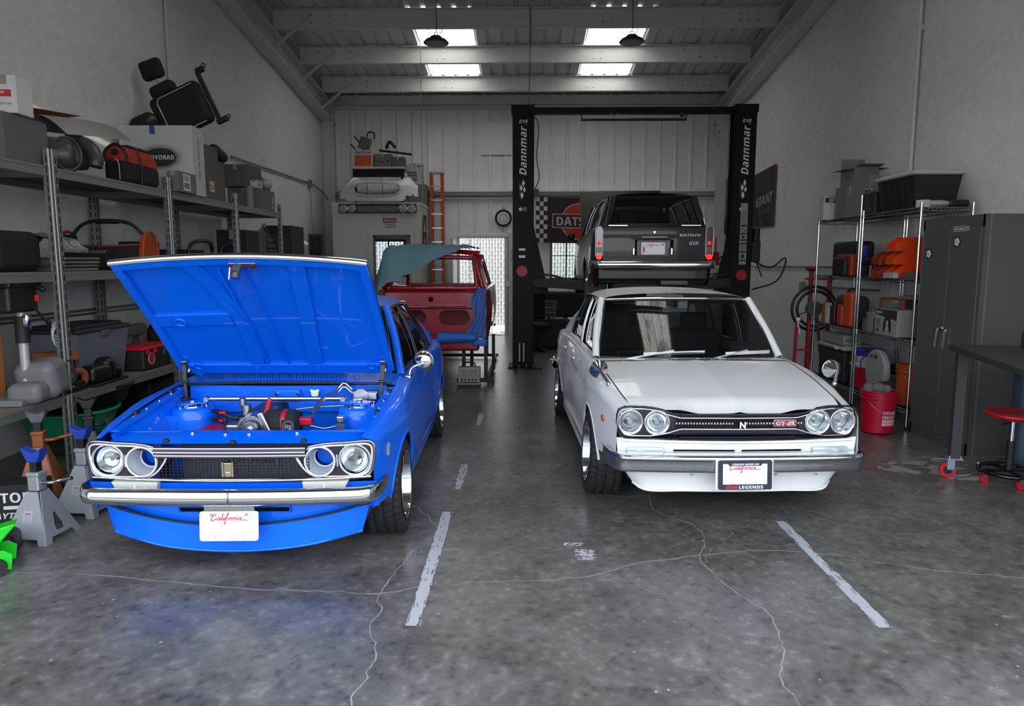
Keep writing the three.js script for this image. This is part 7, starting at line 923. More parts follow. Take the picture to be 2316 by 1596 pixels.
  carton('flat_tool_carton', 'long flat grey carton with lettering lying on the cooler lid', 0.22, 0.12, 0.6, [4.0, Y4 + 0.468, -8.94], 0.0, M(0x83837f, 0.7), { print: [0.2, 0.08, 'z', printMat(128, 52, g => { g.fillStyle = '#8f8f8b'; g.fillRect(0, 0, 128, 52); txt(g, 'DEWALT', 64, 28, 32, '#222', 'bold', 'sans-serif', 100); })] });
  const wc = T('water_cooler', 'red and white drinks cooler with a blue lid on the bottom wire shelf', 'drinks cooler', [4.12, Y4, -8.42], 0); P(wc, 'body', cy(0.155, 0.145, 0.24, 0, 0.12, 0, null, 28), REDPL); P(wc, 'upper_band', cy(0.16, 0.157, 0.14, 0, 0.31, 0, null, 28), M(0xb0b0b4, 0.5)); P(wc, 'lid', [cy(0.165, 0.168, 0.06, 0, 0.41, 0, null, 28), cy(0.14, 0.16, 0.02, 0, 0.45, 0, null, 28)], M(0x16309a, 0.4)); P(wc, 'handle', tor(0.06, 0.012, -0.16, 0.28, 0, [PI / 2, 0, 0], 16, 6), WHITEPL);
  const sw = T('chop_saw', 'grey chop saw with large round guard on the bottom wire shelf', 'saw', [4.0, Y4, -7.82], 0); P(sw, 'base', rb(0.3, 0.08, 0.5, 0.015, 0.02, 0.04, 0), M(0x2a2430, 0.6)); { const pts = []; for (let i = 0; i <= 20; i++) { const a = -0.5 + i / 20 * (PI + 0.6); pts.push([0.22 * Math.cos(a), 0.22 * Math.sin(a)]); } const gp = ex([...pts, [-0.16, -0.22]], 0.07, 0.012, [-0.08, 0.3, 0], [0, -PI / 2, 0]); P(sw, 'blade_guard', gp, M(0x8d8f8c, 0.5)); } P(sw, 'guard_badge', rb(0.004, 0.035, 0.16, 0.002, -0.118, 0.44, -0.03), BLACK); { const q = P(sw, 'badge_print', new THREE.PlaneGeometry(0.1, 0.028), printMat(128, 36, g => { g.fillStyle = '#101011'; g.fillRect(0, 0, 128, 36); txt(g, 'DEWALT', 64, 19, 26, '#d8d8d4', 'bold', 'sans-serif', 110); })); q.position.set(-0.1215, 0.44, -0.03); q.rotation.y = -PI / 2; } P(sw, 'motor', cy(0.06, 0.06, 0.16, 0.06, 0.3, 0.0, [0, 0, PI / 2]), BLACK); P(sw, 'handle', [tb([[-0.04, 0.42, -0.18], [-0.06, 0.46, -0.26], [-0.06, 0.46, -0.34]], 0.016), tb([[-0.1, 0.44, -0.2], [-0.14, 0.34, -0.28], [-0.1, 0.2, -0.26]], 0.006)], DARKSTEEL); P(sw, 'clamp', rb(0.05, 0.05, 0.06, 0.01, -0.12, 0.12, 0.02), M(0x8a2a1c, 0.5));
  const bkt = (name, label, col, r, h, p, printed) => { const t = T(name, label, 'bucket', p, 0); P(t, 'body', la([[0, 0.004], [r * 0.86, 0.004], [r * 0.88, 0.02], [r * 0.97, h * 0.78], [r, h], [r * 0.97, h], [r * 0.86, 0.02], [0, 0.016]], 40), M(col, 0.4)); P(t, 'rim', [h, h * 0.94, h * 0.84].map((y, i) => tor(r * (i === 0 ? 1.01 : 1.02), 0.008, 0, y, 0, [PI / 2, 0, 0], 40, 6)), M(col, 0.4)); P(t, 'bail_wire', tb([[-r * 0.99, h * 0.86, 0.03], [-r * 0.75, h * 0.7, r * 0.7], [0, h * 0.5, r * 0.99], [r * 0.6, h * 0.6, r * 0.82]], 0.003), STEEL); return t; };
  const b1 = bkt('red_bucket', 'red plastic bucket with white lettering in front of the wire rack', 0xb4062c, 0.165, 0.42, [3.53, 0, -6.98]);
  { const q = P(b1, 'lettering', grid(12, 1, (u, v) => { const a = -0.22 + u * 0.98, r = 0.1525 + 0.008 * v; return [r * Math.sin(a), 0.08 + 0.17 * v, r * Math.cos(a)]; }), printMat(256, 256, g => { g.fillStyle = '#b4062c'; g.fillRect(0, 0, 256, 256); g.textAlign = 'left'; for (const [s, y, z] of [['HARBOR', 48, 66], ['FREIGHT', 112, 66]]) { g.font = `bold ${z}px sans-serif`; g.fillStyle = '#e8dfe0'; g.textBaseline = 'middle'; g.save(); g.translate(6, y); g.scale(0.9, 1); g.fillText(s, 0, 0); g.restore(); } g.fillStyle = '#e8dfe0'; g.fillRect(6, 150, 244, 38); g.fillRect(6, 198, 244, 38); g.font = 'bold 30px sans-serif'; g.fillStyle = '#b4062c'; g.fillText('QUALITY TOOLS', 14, 170); g.fillText('LOWEST PRICES', 14, 218); }, 0.4)); }
  O('rags', [xf(new THREE.IcosahedronGeometry(0.07, 2), [0.02, 0.03, 0], null, [1.1, 0.8, 1]), xf(new THREE.IcosahedronGeometry(0.055, 2), [-0.09, 0.03, 0.02], null, [0.9, 1.1, 1]), xf(new THREE.IcosahedronGeometry(0.05, 1), [0.09, 0.02, 0.02])], M(0x6b6866, 0.95), 'grey rags heaped in the red bucket', 'rag', [3.5, 0.41, -6.98]);
  bkt('orange_bucket', 'dull orange bucket behind the red one under the wire rack', 0x9c3f10, 0.15, 0.42, [4.02, Y4, -7.3]);
  // red cart and hose reel beyond the rack
  const rc = T('engine_hoist_legs', 'tall dull red hoist frame standing beyond the wire rack', 'hoist', [4.05, 0, -10.1], 0), HR = M(0x8a1f10, 0.5); P(rc, 'upright', tb([[0, 0.02, 0], [0, 1.55, 0]], 0.03, 2, 12), HR); P(rc, 'upright', tb([[0.16, 0.02, 0.25], [0.16, 1.5, 0.25]], 0.03, 2, 12), HR); P(rc, 'top_saddle', la([[0.02, 0], [0.03, 0.03], [0.08, 0.06], [0.08, 0.08]], 16, [0, 1.52, 0]), HR); P(rc, 'cross_bar', bar([-0.08, 1.45, 0], [0.2, 1.45, 0.28], 0.03, 0.03), HR); P(rc, 'base_plate', bx(0.3, 0.02, 0.4, 0.05, 0.01, 0.1), HR);
  const rl = T('hose_reel', 'black hose reel on a grey frame left of the wire rack', 'hose reel', [3.98, 0, -9.78], 0); P(rl, 'hose', [tor(0.3, 0.02, 0, 1.05, 0, null, 40, 10), tor(0.24, 0.02, 0, 1.05, 0.03, null, 40, 10)], BLACK); P(rl, 'reel_hub', [cy(0.1, 0.1, 0.1, 0, 1.05, 0, [PI / 2, 0, 0]), ...[0, 1, 2, 3].map(i => bar([0, 1.05, 0], [0.22 * Math.cos(i * PI / 2 + 0.4), 1.05 + 0.22 * Math.sin(i * PI / 2 + 0.4), 0], 0.02, 0.02))], M(0x5a5b5d, 0.5, 0.4)); P(rl, 'frame_leg', bar([0, 1.05, 0.08], [-0.1, 0.02, 0.1], 0.03, 0.03), M(0x5a5b5d, 0.5, 0.4)); P(rl, 'frame_leg', bar([0, 1.05, 0.08], [0.14, 0.02, 0.1], 0.03, 0.03), M(0x5a5b5d, 0.5, 0.4));
  const dl = T('red_cylinder_cart', 'narrow red cart with pale strap beside the cooler', 'cart', [3.76, 0, -9.62], 0); P(dl, 'frame', [bar([-0.08, 0.02, 0], [-0.06, 0.9, 0], 0.035, 0.035), bar([0.12, 0.02, 0], [0.1, 0.9, 0], 0.035, 0.035), bar([-0.08, 0.5, 0], [0.12, 0.5, 0], 0.03, 0.03), bx(0.24, 0.02, 0.2, 0.02, 0.05, 0.08)], M(0x9a1226, 0.5)); P(dl, 'strap', [bx(0.05, 0.04, 0.03, -0.05, 0.92, 0.01), bar([-0.06, 0.9, 0.02], [-0.03, 0.72, 0.03], 0.012, 0.012)], WHITEPL);
}
{ // steel cabinet
  const CB = M(0x4a4a4a, 0.45), c = T('steel_cabinet', 'tall grey two door steel cabinet with small flower stickers', 'cabinet', [0, 0, 0]); const X0 = 3.88, X1 = 4.47, z0 = -6.1, z1 = -7.02, H = 2.08, zc = (z0 + z1) / 2;
  P(c, 'body', [bx(0.012, H, z0 - z1, X1, H / 2, zc), bx(X1 - X0, H, 0.012, (X0 + X1) / 2, H / 2, z0), bx(X1 - X0, H, 0.012, (X0 + X1) / 2, H / 2, z1), bx(X1 - X0, 0.012, z0 - z1, (X0 + X1) / 2, H, zc), bx(0.02, 0.1, z0 - z1, X0 + 0.005, 0.05, zc), bx(0.02, 0.1, z0 - z1, X0 + 0.005, H - 0.05, zc), bx(X1 - X0, 0.012, z0 - z1, (X0 + X1) / 2, 0.1, zc), bx(0.02, H, 0.03, X0 + 0.005, H / 2, z0 - 0.012), bx(0.02, H, 0.03, X0 + 0.005, H / 2, z1 + 0.012)], CB);
  for (const [a, b] of [[z0 - 0.03, zc + 0.002], [zc - 0.002, z1 + 0.03]]) { const d = P(c, 'door', rb(0.018, H - 0.2, a - b, 0.004, X0 - 0.006, H / 2, (a + b) / 2), CB); const zh = Math.abs(a - zc) < Math.abs(b - zc) ? a - 0.06 : b + 0.06; P(d, 'handle', [rb(0.02, 0.03, 0.03, 0.006, X0 - 0.03, 1.06, zh), bar([X0 - 0.035, 1.06, zh], [X0 - 0.04, 0.9, zh - 0.01], 0.016, 0.012)], CHROME); }
  P(c, 'key_hasp', [bar([X0 - 0.03, 1.06, zc + 0.08], [X0 - 0.03, 1.05, zc - 0.14], 0.012, 0.012), sph(0.02, X0 - 0.035, 1.08, zc + 0.02)], STEEL);
  const flower = (y, z) => { const g = P(c, 'flower_sticker', [cy(0.05, 0.05, 0.002, X0 - 0.0165, y, z, [0, 0, PI / 2], 24)], BLACK, 'round black sticker with a white blossom'); P(g, 'blossom', [0, 1, 2, 3, 4].map(i => cy(0.016, 0.016, 0.002, X0 - 0.0185, y + 0.022 * Math.sin(i * 1.2566), z + 0.022 * Math.cos(i * 1.2566), [0, 0, PI / 2], 14)), WHITEPL); }; flower(1.86, -6.45); flower(1.76, -6.88);
  const q = P(c, 'brand_sticker', new THREE.PlaneGeometry(0.24, 0.05), printMat(256, 52, g => { g.fillStyle = '#4a4a4a'; g.fillRect(0, 0, 256, 52); g.strokeStyle = '#c9c9c6'; g.lineWidth = 4; g.strokeRect(3, 3, 190, 46); txt(g, 'KOYORAD', 98, 28, 34, '#c9c9c6', 'bold', 'sans-serif', 170); g.fillStyle = '#c9c9c6'; for (const y of [8, 20, 32, 42]) g.fillRect(202, y, 48, 5); })); q.position.set(X0 - 0.0165, 1.975, -6.4); q.rotation.y = -PI / 2;
  P(c, 'side_seam', [bx(0.02, H, 0.006, X0 + 0.04, H / 2, z0 + 0.008)], M(0x5c5c5c, 0.45));
  O('plate_on_cabinet', [la([[0, 0.004], [0.1, 0.004], [0.13, 0.02], [0.125, 0.024], [0.1, 0.01], [0, 0.01]], 28)], ALU, 'shiny round lid lying on top of the grey cabinet', 'lid', [4.1, 2.086, -6.85]);
}
{ // mobile workbench with its stool, vice and grinder
  const b = T('workbench', 'dark steel workbench on red castors at the right edge', 'workbench', [3.33, 0, -5.55], -0.25), TOP = M(0x3a3a3b, 0.45, 0.3), LEG = M(0x3c3c3e, 0.45, 0.3);
  P(b, 'top', [rb(0.85, 0.045, 1.5, 0.004, 0.425, 1.02, 0.72)], TOP); P(b, 'apron', bx(0.75, 0.06, 0.03, 0.42, 0.965, 0.06), LEG);
  for (const [x, z] of [[0.07, 0.07], [0.78, 0.07], [0.36, 1.4], [0.78, 1.4]]) { P(b, 'leg', bx(0.07, 0.84, 0.07, x, 0.58, z), LEG); const cs = new THREE.Group(); cs.name = 'castor'; b.add(cs); P(cs, 'plate', [bx(0.11, 0.01, 0.09, x, 0.155, z), rb(0.06, 0.09, 0.05, 0.01, x - 0.02, 0.105, z)], M(0x8fa0b0, 0.3, 0.6)); P(cs, 'wheel', cy(0.058, 0.058, 0.032, x - 0.04, 0.06, z, [PI / 2, 0, 0], 24), REDPL); P(cs, 'hub', cy(0.034, 0.034, 0.036, x - 0.04, 0.06, z, [PI / 2, 0, 0], 18), BLACK); P(cs, 'brake_lever', bar([x - 0.05, 0.15, z + 0.02], [x - 0.16, 0.16, z + 0.03], 0.03, 0.008), STEEL); P(cs, 'bolts', [-0.04, 0.04].map(d => cy(0.008, 0.008, 0.02, x + d, 0.17, z + 0.03, null, 8)), CHROME); }
  P(b, 'lower_stretcher', bx(0.7, 0.04, 0.04, 0.42, 0.3, 1.4), LEG);
  const st = T('red_stool', 'round red shop stool on black wheeled base beside the workbench', 'stool', [3.74, 0, -5.36], 0); P(st, 'seat', [rb(0.34, 0.06, 0.34, 0.03, 0, 0, 0), cy(0.175, 0.175, 0.045, 0, 0.53, 0, null, 40), tor(0.17, 0.022, 0, 0.53, 0, [PI / 2, 0, 0], 40, 10)].slice(1), M(0xa30a18, 0.4)); P(st, 'seat_plate', cy(0.1, 0.1, 0.02, 0, 0.497, 0), BLACK); P(st, 'gas_rod', cy(0.015, 0.015, 0.2, 0, 0.4, 0), CHROME); P(st, 'outer_tube', cy(0.03, 0.03, 0.24, 0, 0.2, 0), BLACK); P(st, 'lever', bar([0, 0.47, 0], [-0.09, 0.455, 0.02], 0.014, 0.01), BLACK); P(st, 'base_ring', [tor(0.2, 0.018, 0, 0.085, 0, [PI / 2, 0, 0], 40, 8), bx(0.4, 0.02, 0.04, 0, 0.09, 0), bx(0.04, 0.02, 0.4, 0, 0.09, 0)], BLACKGLOSS); P(st, 'ring_bolts', [0.4, 2.4].map(a => sph(0.01, 0.2 * Math.cos(a), 0.108, -0.2 * Math.sin(a))), CHROME);
  for (let i = 0; i < 5; i++) { const a = i * PI * 2 / 5 + 0.5, x = 0.2 * Math.cos(a), z = 0.2 * Math.sin(a); const k = new THREE.Group(); k.name = 'castor'; st.add(k); P(k, 'wheel', cy(0.03, 0.03, 0.02, x, 0.03, z, [PI / 2, a, 0], 18), REDPL); P(k, 'fork', [bx(0.03, 0.04, 0.03, x, 0.06, z)], STEEL); }
  const vp = T('bench_vice_post', 'blue grey round pedestal with clutter on top under the bench', 'pedestal', [4.1, 0, -5.74], 0); P(vp, 'pillar', cy(0.1, 0.1, 0.8, 0, 0.42, 0, null, 28), M(0x2c3f52, 0.4)); P(vp, 'base', cy(0.16, 0.18, 0.04, 0, 0.02, 0, null, 28), M(0x2c3f52, 0.4)); P(vp, 'top_plate', [cy(0.15, 0.13, 0.03, 0, 0.835, 0, null, 20), rb(0.2, 0.05, 0.1, 0.015, -0.08, 0.87, 0.05), cy(0.03, 0.03, 0.1, -0.1, 0.9, 0.0, [PI / 2, 0, 0])], DARKSTEEL);
  const gr = T('bench_grinder', 'grinder with curved dark guard and pale body on the workbench', 'grinder', [3.92, 1.043, -5.22], 0.3); P(gr, 'guard', [ex(shape([...Array.from({ length: 15 }, (_, i) => { const a = PI * 0.05 + i / 14 * PI * 0.95; return [0.11 * Math.cos(a), 0.11 * Math.sin(a)]; }), [-0.06, -0.02]]), 0.05, 0.008, [-0.02, 0.09, -0.05])], M(0x2a2424, 0.5)); P(gr, 'body', rb(0.18, 0.09, 0.1, 0.03, 0.06, 0.05, 0.02, null, 3), M(0x8a8a88, 0.5)); P(gr, 'badge', rb(0.1, 0.025, 0.003, 0.001, 0.06, 0.06, 0.072), BLACK);
  O('dark_jar', [cy(0.05, 0.05, 0.12, 0, 0.06, 0), cy(0.03, 0.045, 0.03, 0, 0.135, 0)], M(0x2c2a30, 0.4), 'dark jar beside the grinder on the workbench', 'jar', [3.78, 1.043, -5.32]);
}
// ================================================================ back of the shop
{ // small built-in room (washroom) with a doorway
  const x0 = -3.95, x1 = -2.13, zf = -14.75, H = 2.84, D = { a: -3.12, b: -2.34, h: 2.24 }; const OW = M(0xb9b9b6, 0.7);
  const o = S('wall_office'); 
  P(o, 'front_panel', ex([[x0, 0], [D.a, 0], [D.a, D.h], [D.b, D.h], [D.b, 0], [x1, 0], [x1, H], [x0, H]], 0.1, 0, [0, 0, zf - 0.05]), OW); P(o, 'side_panel', bx(0.1, H, zf - ZB - 0.1, x1 - 0.05, H / 2, (zf + ZB) / 2 - 0.05), OW); P(o, 'side_panel', bx(0.1, H, zf - ZB - 0.1, x0 + 0.05, H / 2, (zf + ZB) / 2 - 0.05), OW); P(o, 'roof_panel', bx(x1 - x0 + 0.04, 0.06, zf - ZB, (x0 + x1) / 2, H + 0.03, (zf + ZB) / 2), OW);
  const d = S('door_2'); P(d, 'door_trim', [bx(0.09, D.h + 0.09, 0.03, D.a - 0.045, (D.h + 0.09) / 2, zf + 0.015), bx(0.09, D.h + 0.09, 0.03, D.b + 0.045, (D.h + 0.09) / 2, zf + 0.015), bx(D.b - D.a, 0.09, 0.03, (D.a + D.b) / 2, D.h + 0.045, zf + 0.015)], OW); P(d, 'jamb', [bx(0.03, D.h, 0.12, D.a + 0.015, D.h / 2, zf - 0.05), bx(0.03, D.h, 0.12, D.b - 0.015, D.h / 2, zf - 0.05), bx(D.b - D.a, 0.03, 0.12, (D.a + D.b) / 2, D.h - 0.015, zf - 0.05)], M(0x6a5a66, 0.6));
  const n = T('notice_sign', 'small sign headed NOTICE on the pale wall above the inner doorway', 'sign', [-2.76, 2.38, zf + 0.004]); P(n, 'panel', bx(0.3, 0.24, 0.006, 0, 0.09, 0), WHITEPL); P(n, 'sign_print', new THREE.PlaneGeometry(0.295, 0.235), printMat(256, 204, g => { g.fillStyle = '#b2b2b0'; g.fillRect(0, 0, 256, 204); g.fillStyle = '#6a1826'; g.fillRect(4, 6, 248, 80); txt(g, 'NOTICE', 128, 48, 62, '#d0cccb', 'italic bold', 'sans-serif', 226); g.fillStyle = '#55514f'; for (const [y, w] of [[104, 200], [124, 170], [144, 186], [166, 220]]) g.fillRect(128 - w / 2, y, w, 9); })).position.set(0, 0.09, 0.0042);
  const po = T('fish_poster', 'dark poster with a white winged shape on the side of the inner room', 'poster', [x1 + 0.004, 2.06, -15.3], PI / 2); P(po, 'sheet', bx(0.6, 0.62, 0.004, 0, 0.31, 0), BLACK); P(po, 'poster_print', new THREE.PlaneGeometry(0.59, 0.61), printMat(128, 132, g => { g.fillStyle = '#1c1a1b'; g.fillRect(0, 0, 128, 132); g.fillStyle = '#b9b9b6'; g.beginPath(); g.moveTo(64, 20); g.quadraticCurveTo(90, 60, 110, 78); g.quadraticCurveTo(76, 70, 64, 80); g.quadraticCurveTo(50, 70, 18, 78); g.quadraticCurveTo(40, 60, 64, 20); g.fill(); g.fillStyle = '#7a1c18'; g.fillRect(40, 80, 48, 24); g.fillStyle = '#b9b9b6'; g.beginPath(); g.ellipse(64, 118, 22, 14, 0, 0, 7); g.fill(); })).position.set(0, 0.31, 0.0025);
  // white car nose lying on the roof of the room
  const cn = T('white_car_nose', 'white fibreglass car nose with wide oval mouth resting above the inner room', 'car part', [-3.0, H + 0.065, -15.0]), NW = M(0xc4c4c1, 0.4);
  P(cn, 'shell', grid(40, 22, (u, v) => { const k = 2 * u - 1, a = v; const w = 0.82 * (1 - 0.06 * a), lamp = 0.12 * Math.exp(-(((Math.abs(k) - 0.72) / 0.17) ** 2)); const y = 0.02 + 0.42 * Math.sin(Math.min(1, a * 1.25) * PI / 2) + lamp * sst(0.3, 1, a) - 0.1 * sst(0.75, 1, Math.abs(k)) * a; const z = 0.32 - 0.75 * Math.max(0, a - 0.45) ** 1.2 - 0.32 * k * k * (0.5 + 0.5 * a) - 0.06 * a; return [k * w, y, z]; }, (u, v) => { const k = (2 * u - 1) / 0.6 + 0.03, q = (v - 0.34) / 0.22; if (Math.abs(k) ** 3.2 + Math.abs(q) ** 2.6 < 1) return false; if (((u - 0.93) / 0.1) ** 2 + (v / 0.16) ** 2 < 1 || ((u - 0.03) / 0.06) ** 2 + (v / 0.1) ** 2 < 1) return false; return true; }), NW);
  P(cn, 'mouth_lip', tb(Array.from({ length: 36 }, (_, i) => { const t = i / 36 * PI * 2, cx = Math.sign(Math.cos(t)) * Math.abs(Math.cos(t)) ** 0.6, sy = Math.sign(Math.sin(t)) * Math.abs(Math.sin(t)) ** 0.75, k = (cx - 0.03) * 0.6, a = 0.34 + sy * 0.22; return [k * 0.82 * (1 - 0.06 * a), 0.02 + 0.42 * Math.sin(Math.min(1, a * 1.25) * PI / 2), 0.325 - 0.75 * Math.max(0, a - 0.45) ** 1.2 - 0.32 * k * k * (0.5 + 0.5 * a) - 0.06 * a]; }), 0.013, 80, 6, true), NW); for (const s of [-1, 1]) P(cn, 'lamp_blank', sph(0.1, s * 0.56, 0.4, 0.02, [1, 1, 0.5], 20), NW); P(cn, 'lamp_blank', sph(0.035, 0.5, 0.17, 0.22, [1, 1, 0.4], 14), NW); P(cn, 'inner_brace', [bar([-0.3, 0.06, 0.0], [-0.26, 0.34, -0.02], 0.03, 0.01), bar([0.05, 0.06, 0.0], [0.05, 0.36, -0.02], 0.03, 0.01)], M(0x8a8886, 0.6));
  // four-lamp grille hung on the wall edge
  const gl = T('wall_hung_grille', 'old black car grille with four round lamps hung along the inner room', 'car part', [-3.0, 2.72, zf + 0.03]); P(gl, 'frame', ex(rrect(1.6, 0.18, 0.03), 0.04, 0.005, [0, 0.05, 0], null, [rrect(0.86, 0.11, 0.01, 0, 0.05 - 0.05)]), M(0x151314, 0.4)); { const w = []; for (let x = -0.42; x < 0.43; x += 0.025) w.push(bx(0.004, 0.11, 0.01, x, 0.05, 0.005)); for (const y of [0.02, 0.05, 0.08]) w.push(bx(0.86, 0.004, 0.01, 0, y, 0.005)); P(gl, 'mesh', w, M(0x2a2628, 0.5)); } for (const x of [-0.7, -0.53, 0.53, 0.7]) { const L = P(gl, 'lamp', sph(0.076, x, 0.05, 0.015, [1, 1, 0.3], 20), M(0x8d8d8b, 0.3)); P(L, 'lamp_ring', tor(0.078, 0.006, x, 0.05, 0.022), CHROME); } P(gl, 'badge', rb(0.05, 0.03, 0.02, 0.004, 0, 0.05, 0.02), CHROME); P(gl, 'top_trim', tb([[-0.8, 0.145, 0.02], [0.8, 0.145, 0.02]], 0.006), CHROME);
  // shelf above with cartons
  const sf = T('wall_shelf', 'pale shelf board with dark underside above the white car nose', 'shelf', [-3.1, 3.64, -15.6]); P(sf, 'board', bx(1.16, 0.035, 0.7, 0, 0.02, 0.0), M(0xb4b4b1, 0.6)); P(sf, 'bracket', bx(1.1, 0.16, 0.03, 0, -0.08, 0.22), M(0x2a1c18, 0.8)); P(sf, 'upright', bx(0.05, 0.76, 0.05, -0.5, -0.38, 0.2), M(0x2a1c18, 0.8)); P(sf, 'upright', bx(0.05, 0.76, 0.05, 0.5, -0.38, 0.2), M(0x2a1c18, 0.8));
  const Yq = 3.678; carton('orange_white_carton', 'white and orange printed carton on the left end of the high shelf', 0.4, 0.36, 0.36, [-3.42, Yq, -15.5], 0.06, M(0xb0aeaa, 0.8), { print: [0.39, 0.34, 'z', printMat(192, 168, g => { g.fillStyle = '#b0aeaa'; g.fillRect(0, 0, 192, 168); g.fillStyle = '#b0521a'; g.fillRect(8, 50, 176, 112); txt(g, 'GRAINGER', 96, 24, 30, '#2a2624', 'bold', 'sans-serif', 168); g.strokeStyle = '#7a3410'; g.lineWidth = 3; g.strokeRect(20, 104, 12, 40); g.strokeRect(40, 104, 12, 40); }) ] });
  carton('smile_carton', 'grey carton with curved arrow mark in the middle of the high shelf', 0.36, 0.28, 0.3, [-3.0, Yq, -15.5], 0, M(0x5f5d5a, 0.9), { print: [0.34, 0.26, 'z', printMat(160, 124, g => { g.fillStyle = '#5f5d5a'; g.fillRect(0, 0, 160, 124); g.strokeStyle = '#232323'; g.lineWidth = 6; g.lineCap = 'round'; g.beginPath(); g.moveTo(24, 54); g.quadraticCurveTo(80, 96, 132, 66); g.stroke(); g.beginPath(); g.moveTo(116, 60); g.lineTo(136, 60); g.lineTo(132, 80); g.stroke(); }) ] }); carton('small_grey_carton', 'small grey carton at the right end of the high shelf', 0.26, 0.22, 0.28, [-2.68, Yq, -15.5], 0, M(0x545351, 0.9), {});
  const pc = T('folding_chair_frame', 'folded grey seat with curved black tubes on the orange carton', 'chair', [-3.4, Yq + 0.365, -15.5]); P(pc, 'panel', rb(0.26, 0.26, 0.04, 0.02, 0, 0.15, 0, [0, 0, -0.3], 3), M(0x5a5a5a, 0.7)); P(pc, 'tube', tb([[0.05, 0.28, 0], [0.08, 0.38, 0], [0.2, 0.36, 0], [0.2, 0.24, 0]], 0.016), BLACK); P(pc, 'tube', tb([[-0.22, 0.3, 0.02], [-0.12, 0.18, 0.02]], 0.016), BLACK); P(pc, 'tube', tb([[-0.3, 0.14, 0.02], [-0.2, 0.02, 0.02]], 0.016), BLACK);
  O('plastic_trim_parts', [rb(0.7, 0.04, 0.1, 0.015, 0.1, 0.02, 0, [0, 0, -0.12]), tb([[-0.1, 0.1, 0], [-0.02, 0.24, 0], [0.1, 0.12, 0]], 0.035)], BLACK, 'black plastic trim pieces lying across the high cartons', 'car part', [-2.85, Yq + 0.31, -15.5]);
  carton('white_print_carton', 'upright white printed box right of the high shelf', 0.34, 0.46, 0.24, [-2.4, H + 0.524, -15.95], 0, M(0xa8a8a5, 0.8), { print: [0.32, 0.44, 'z', printMat(128, 176, g => { g.fillStyle = '#a8a8a5'; g.fillRect(0, 0, 128, 176); g.fillStyle = '#333'; g.fillRect(8, 66, 70, 10); g.fillRect(8, 80, 78, 40); g.fillStyle = '#a8a8a5'; g.fillRect(14, 86, 66, 28); g.fillStyle = '#333'; g.fillRect(20, 92, 24, 14); g.fillRect(50, 92, 24, 14); g.fillRect(8, 130, 78, 14); g.fillRect(88, 16, 30, 10); }) ] });
  carton('end_carton', 'grey carton with two black straps beside the ladder', 0.4, 0.46, 0.5, [-2.34, H + 0.062, -15.95], 0, M(0x6f6e6b, 0.9), {});
  // ladder
  const ld = T('orange_ladder', 'tall orange fibreglass step ladder leaning on the back wall', 'ladder', [-1.93, 0, -16.0]), OR = M(0xb43c12, 0.5); for (const s of [-1, 1]) P(ld, 'side_rail', [bx(0.07, 3.6, 0.08, s * 0.12, 1.82, 0.05), bx(0.05, 3.45, 0.06, s * 0.115, 1.74, -0.07)], OR); for (let y = 0.3; y < 3.5; y += 0.305) P(ld, 'rung', bx(0.24, 0.025, 0.09, 0, y, 0.05), ALU); P(ld, 'top_cap', rb(0.32, 0.06, 0.22, 0.015, 0, 3.64, 0), ALU);
  // left of the room: dark cabinet, mirror, clutter on a low bench
  const dc = T('dark_wardrobe', 'tall dark cupboard with red lacquered side by the left wall', 'cupboard', [-4.2, 0, -12.45]); P(dc, 'body', rb(0.5, 2.3, 0.7, 0.01, 0, 1.15, 0), M(0x2a1c1c, 0.5)); P(dc, 'door', bx(0.44, 2.0, 0.02, 0, 1.15, 0.352), M(0x3a3230, 0.4)); P(dc, 'handle', bx(0.02, 0.2, 0.03, 0.12, 1.5, 0.37), ALU);
  const mi = T('narrow_mirror', 'narrow framed mirror leaning beside the dark cupboard', 'mirror', [-4.15, 0, -14.2], 0.1); P(mi, 'glass_panel', bx(0.24, 2.2, 0.015, 0, 1.1, 0), M(0x6d6f72, 0.12, 0.8)); P(mi, 'surround', [bx(0.03, 2.22, 0.03, -0.12, 1.11, 0), bx(0.03, 2.22, 0.03, 0.12, 1.11, 0), bx(0.27, 0.03, 0.03, 0, 2.22, 0)], DARKSTEEL);
  const bn = T('side_bench', 'low wooden bench holding clutter before the inner room', 'bench', [-3.6, 0, -13.5]); P(bn, 'top', rb(1.0, 0.04, 0.5, 0.008, 0, 1.5, 0), M(0x4a2a26, 0.7)); for (const [x, z] of [[-0.45, -0.2], [0.45, -0.2], [-0.45, 0.2], [0.45, 0.2]]) P(bn, 'leg', bx(0.05, 1.48, 0.05, x, 0.74, z), M(0x4a2a26, 0.7)); P(bn, 'mid_shelf', bx(0.96, 0.03, 0.46, 0, 1.1, 0), M(0x4a2a26, 0.7));
  O('pale_print', bx(0.26, 0.22, 0.02, 0, 0.11, 0), M(0x8a6a60, 0.7), 'small pinkish picture standing on the low bench', 'picture', [-3.35, 1.522, -13.55]); O('bench_box', rb(0.16, 0.14, 0.14, 0.01, 0, 0.07, 0), M(0x3a2024, 0.7), 'small dark box beside the pinkish picture', 'box', [-3.65, 1.522, -13.5]); O('bench_tin', cy(0.06, 0.06, 0.16, 0, 0.08, 0), M(0x5a2a2c, 0.5), 'short dark tin on the left end of the low bench', 'tin', [-3.98, 1.522, -13.5]);
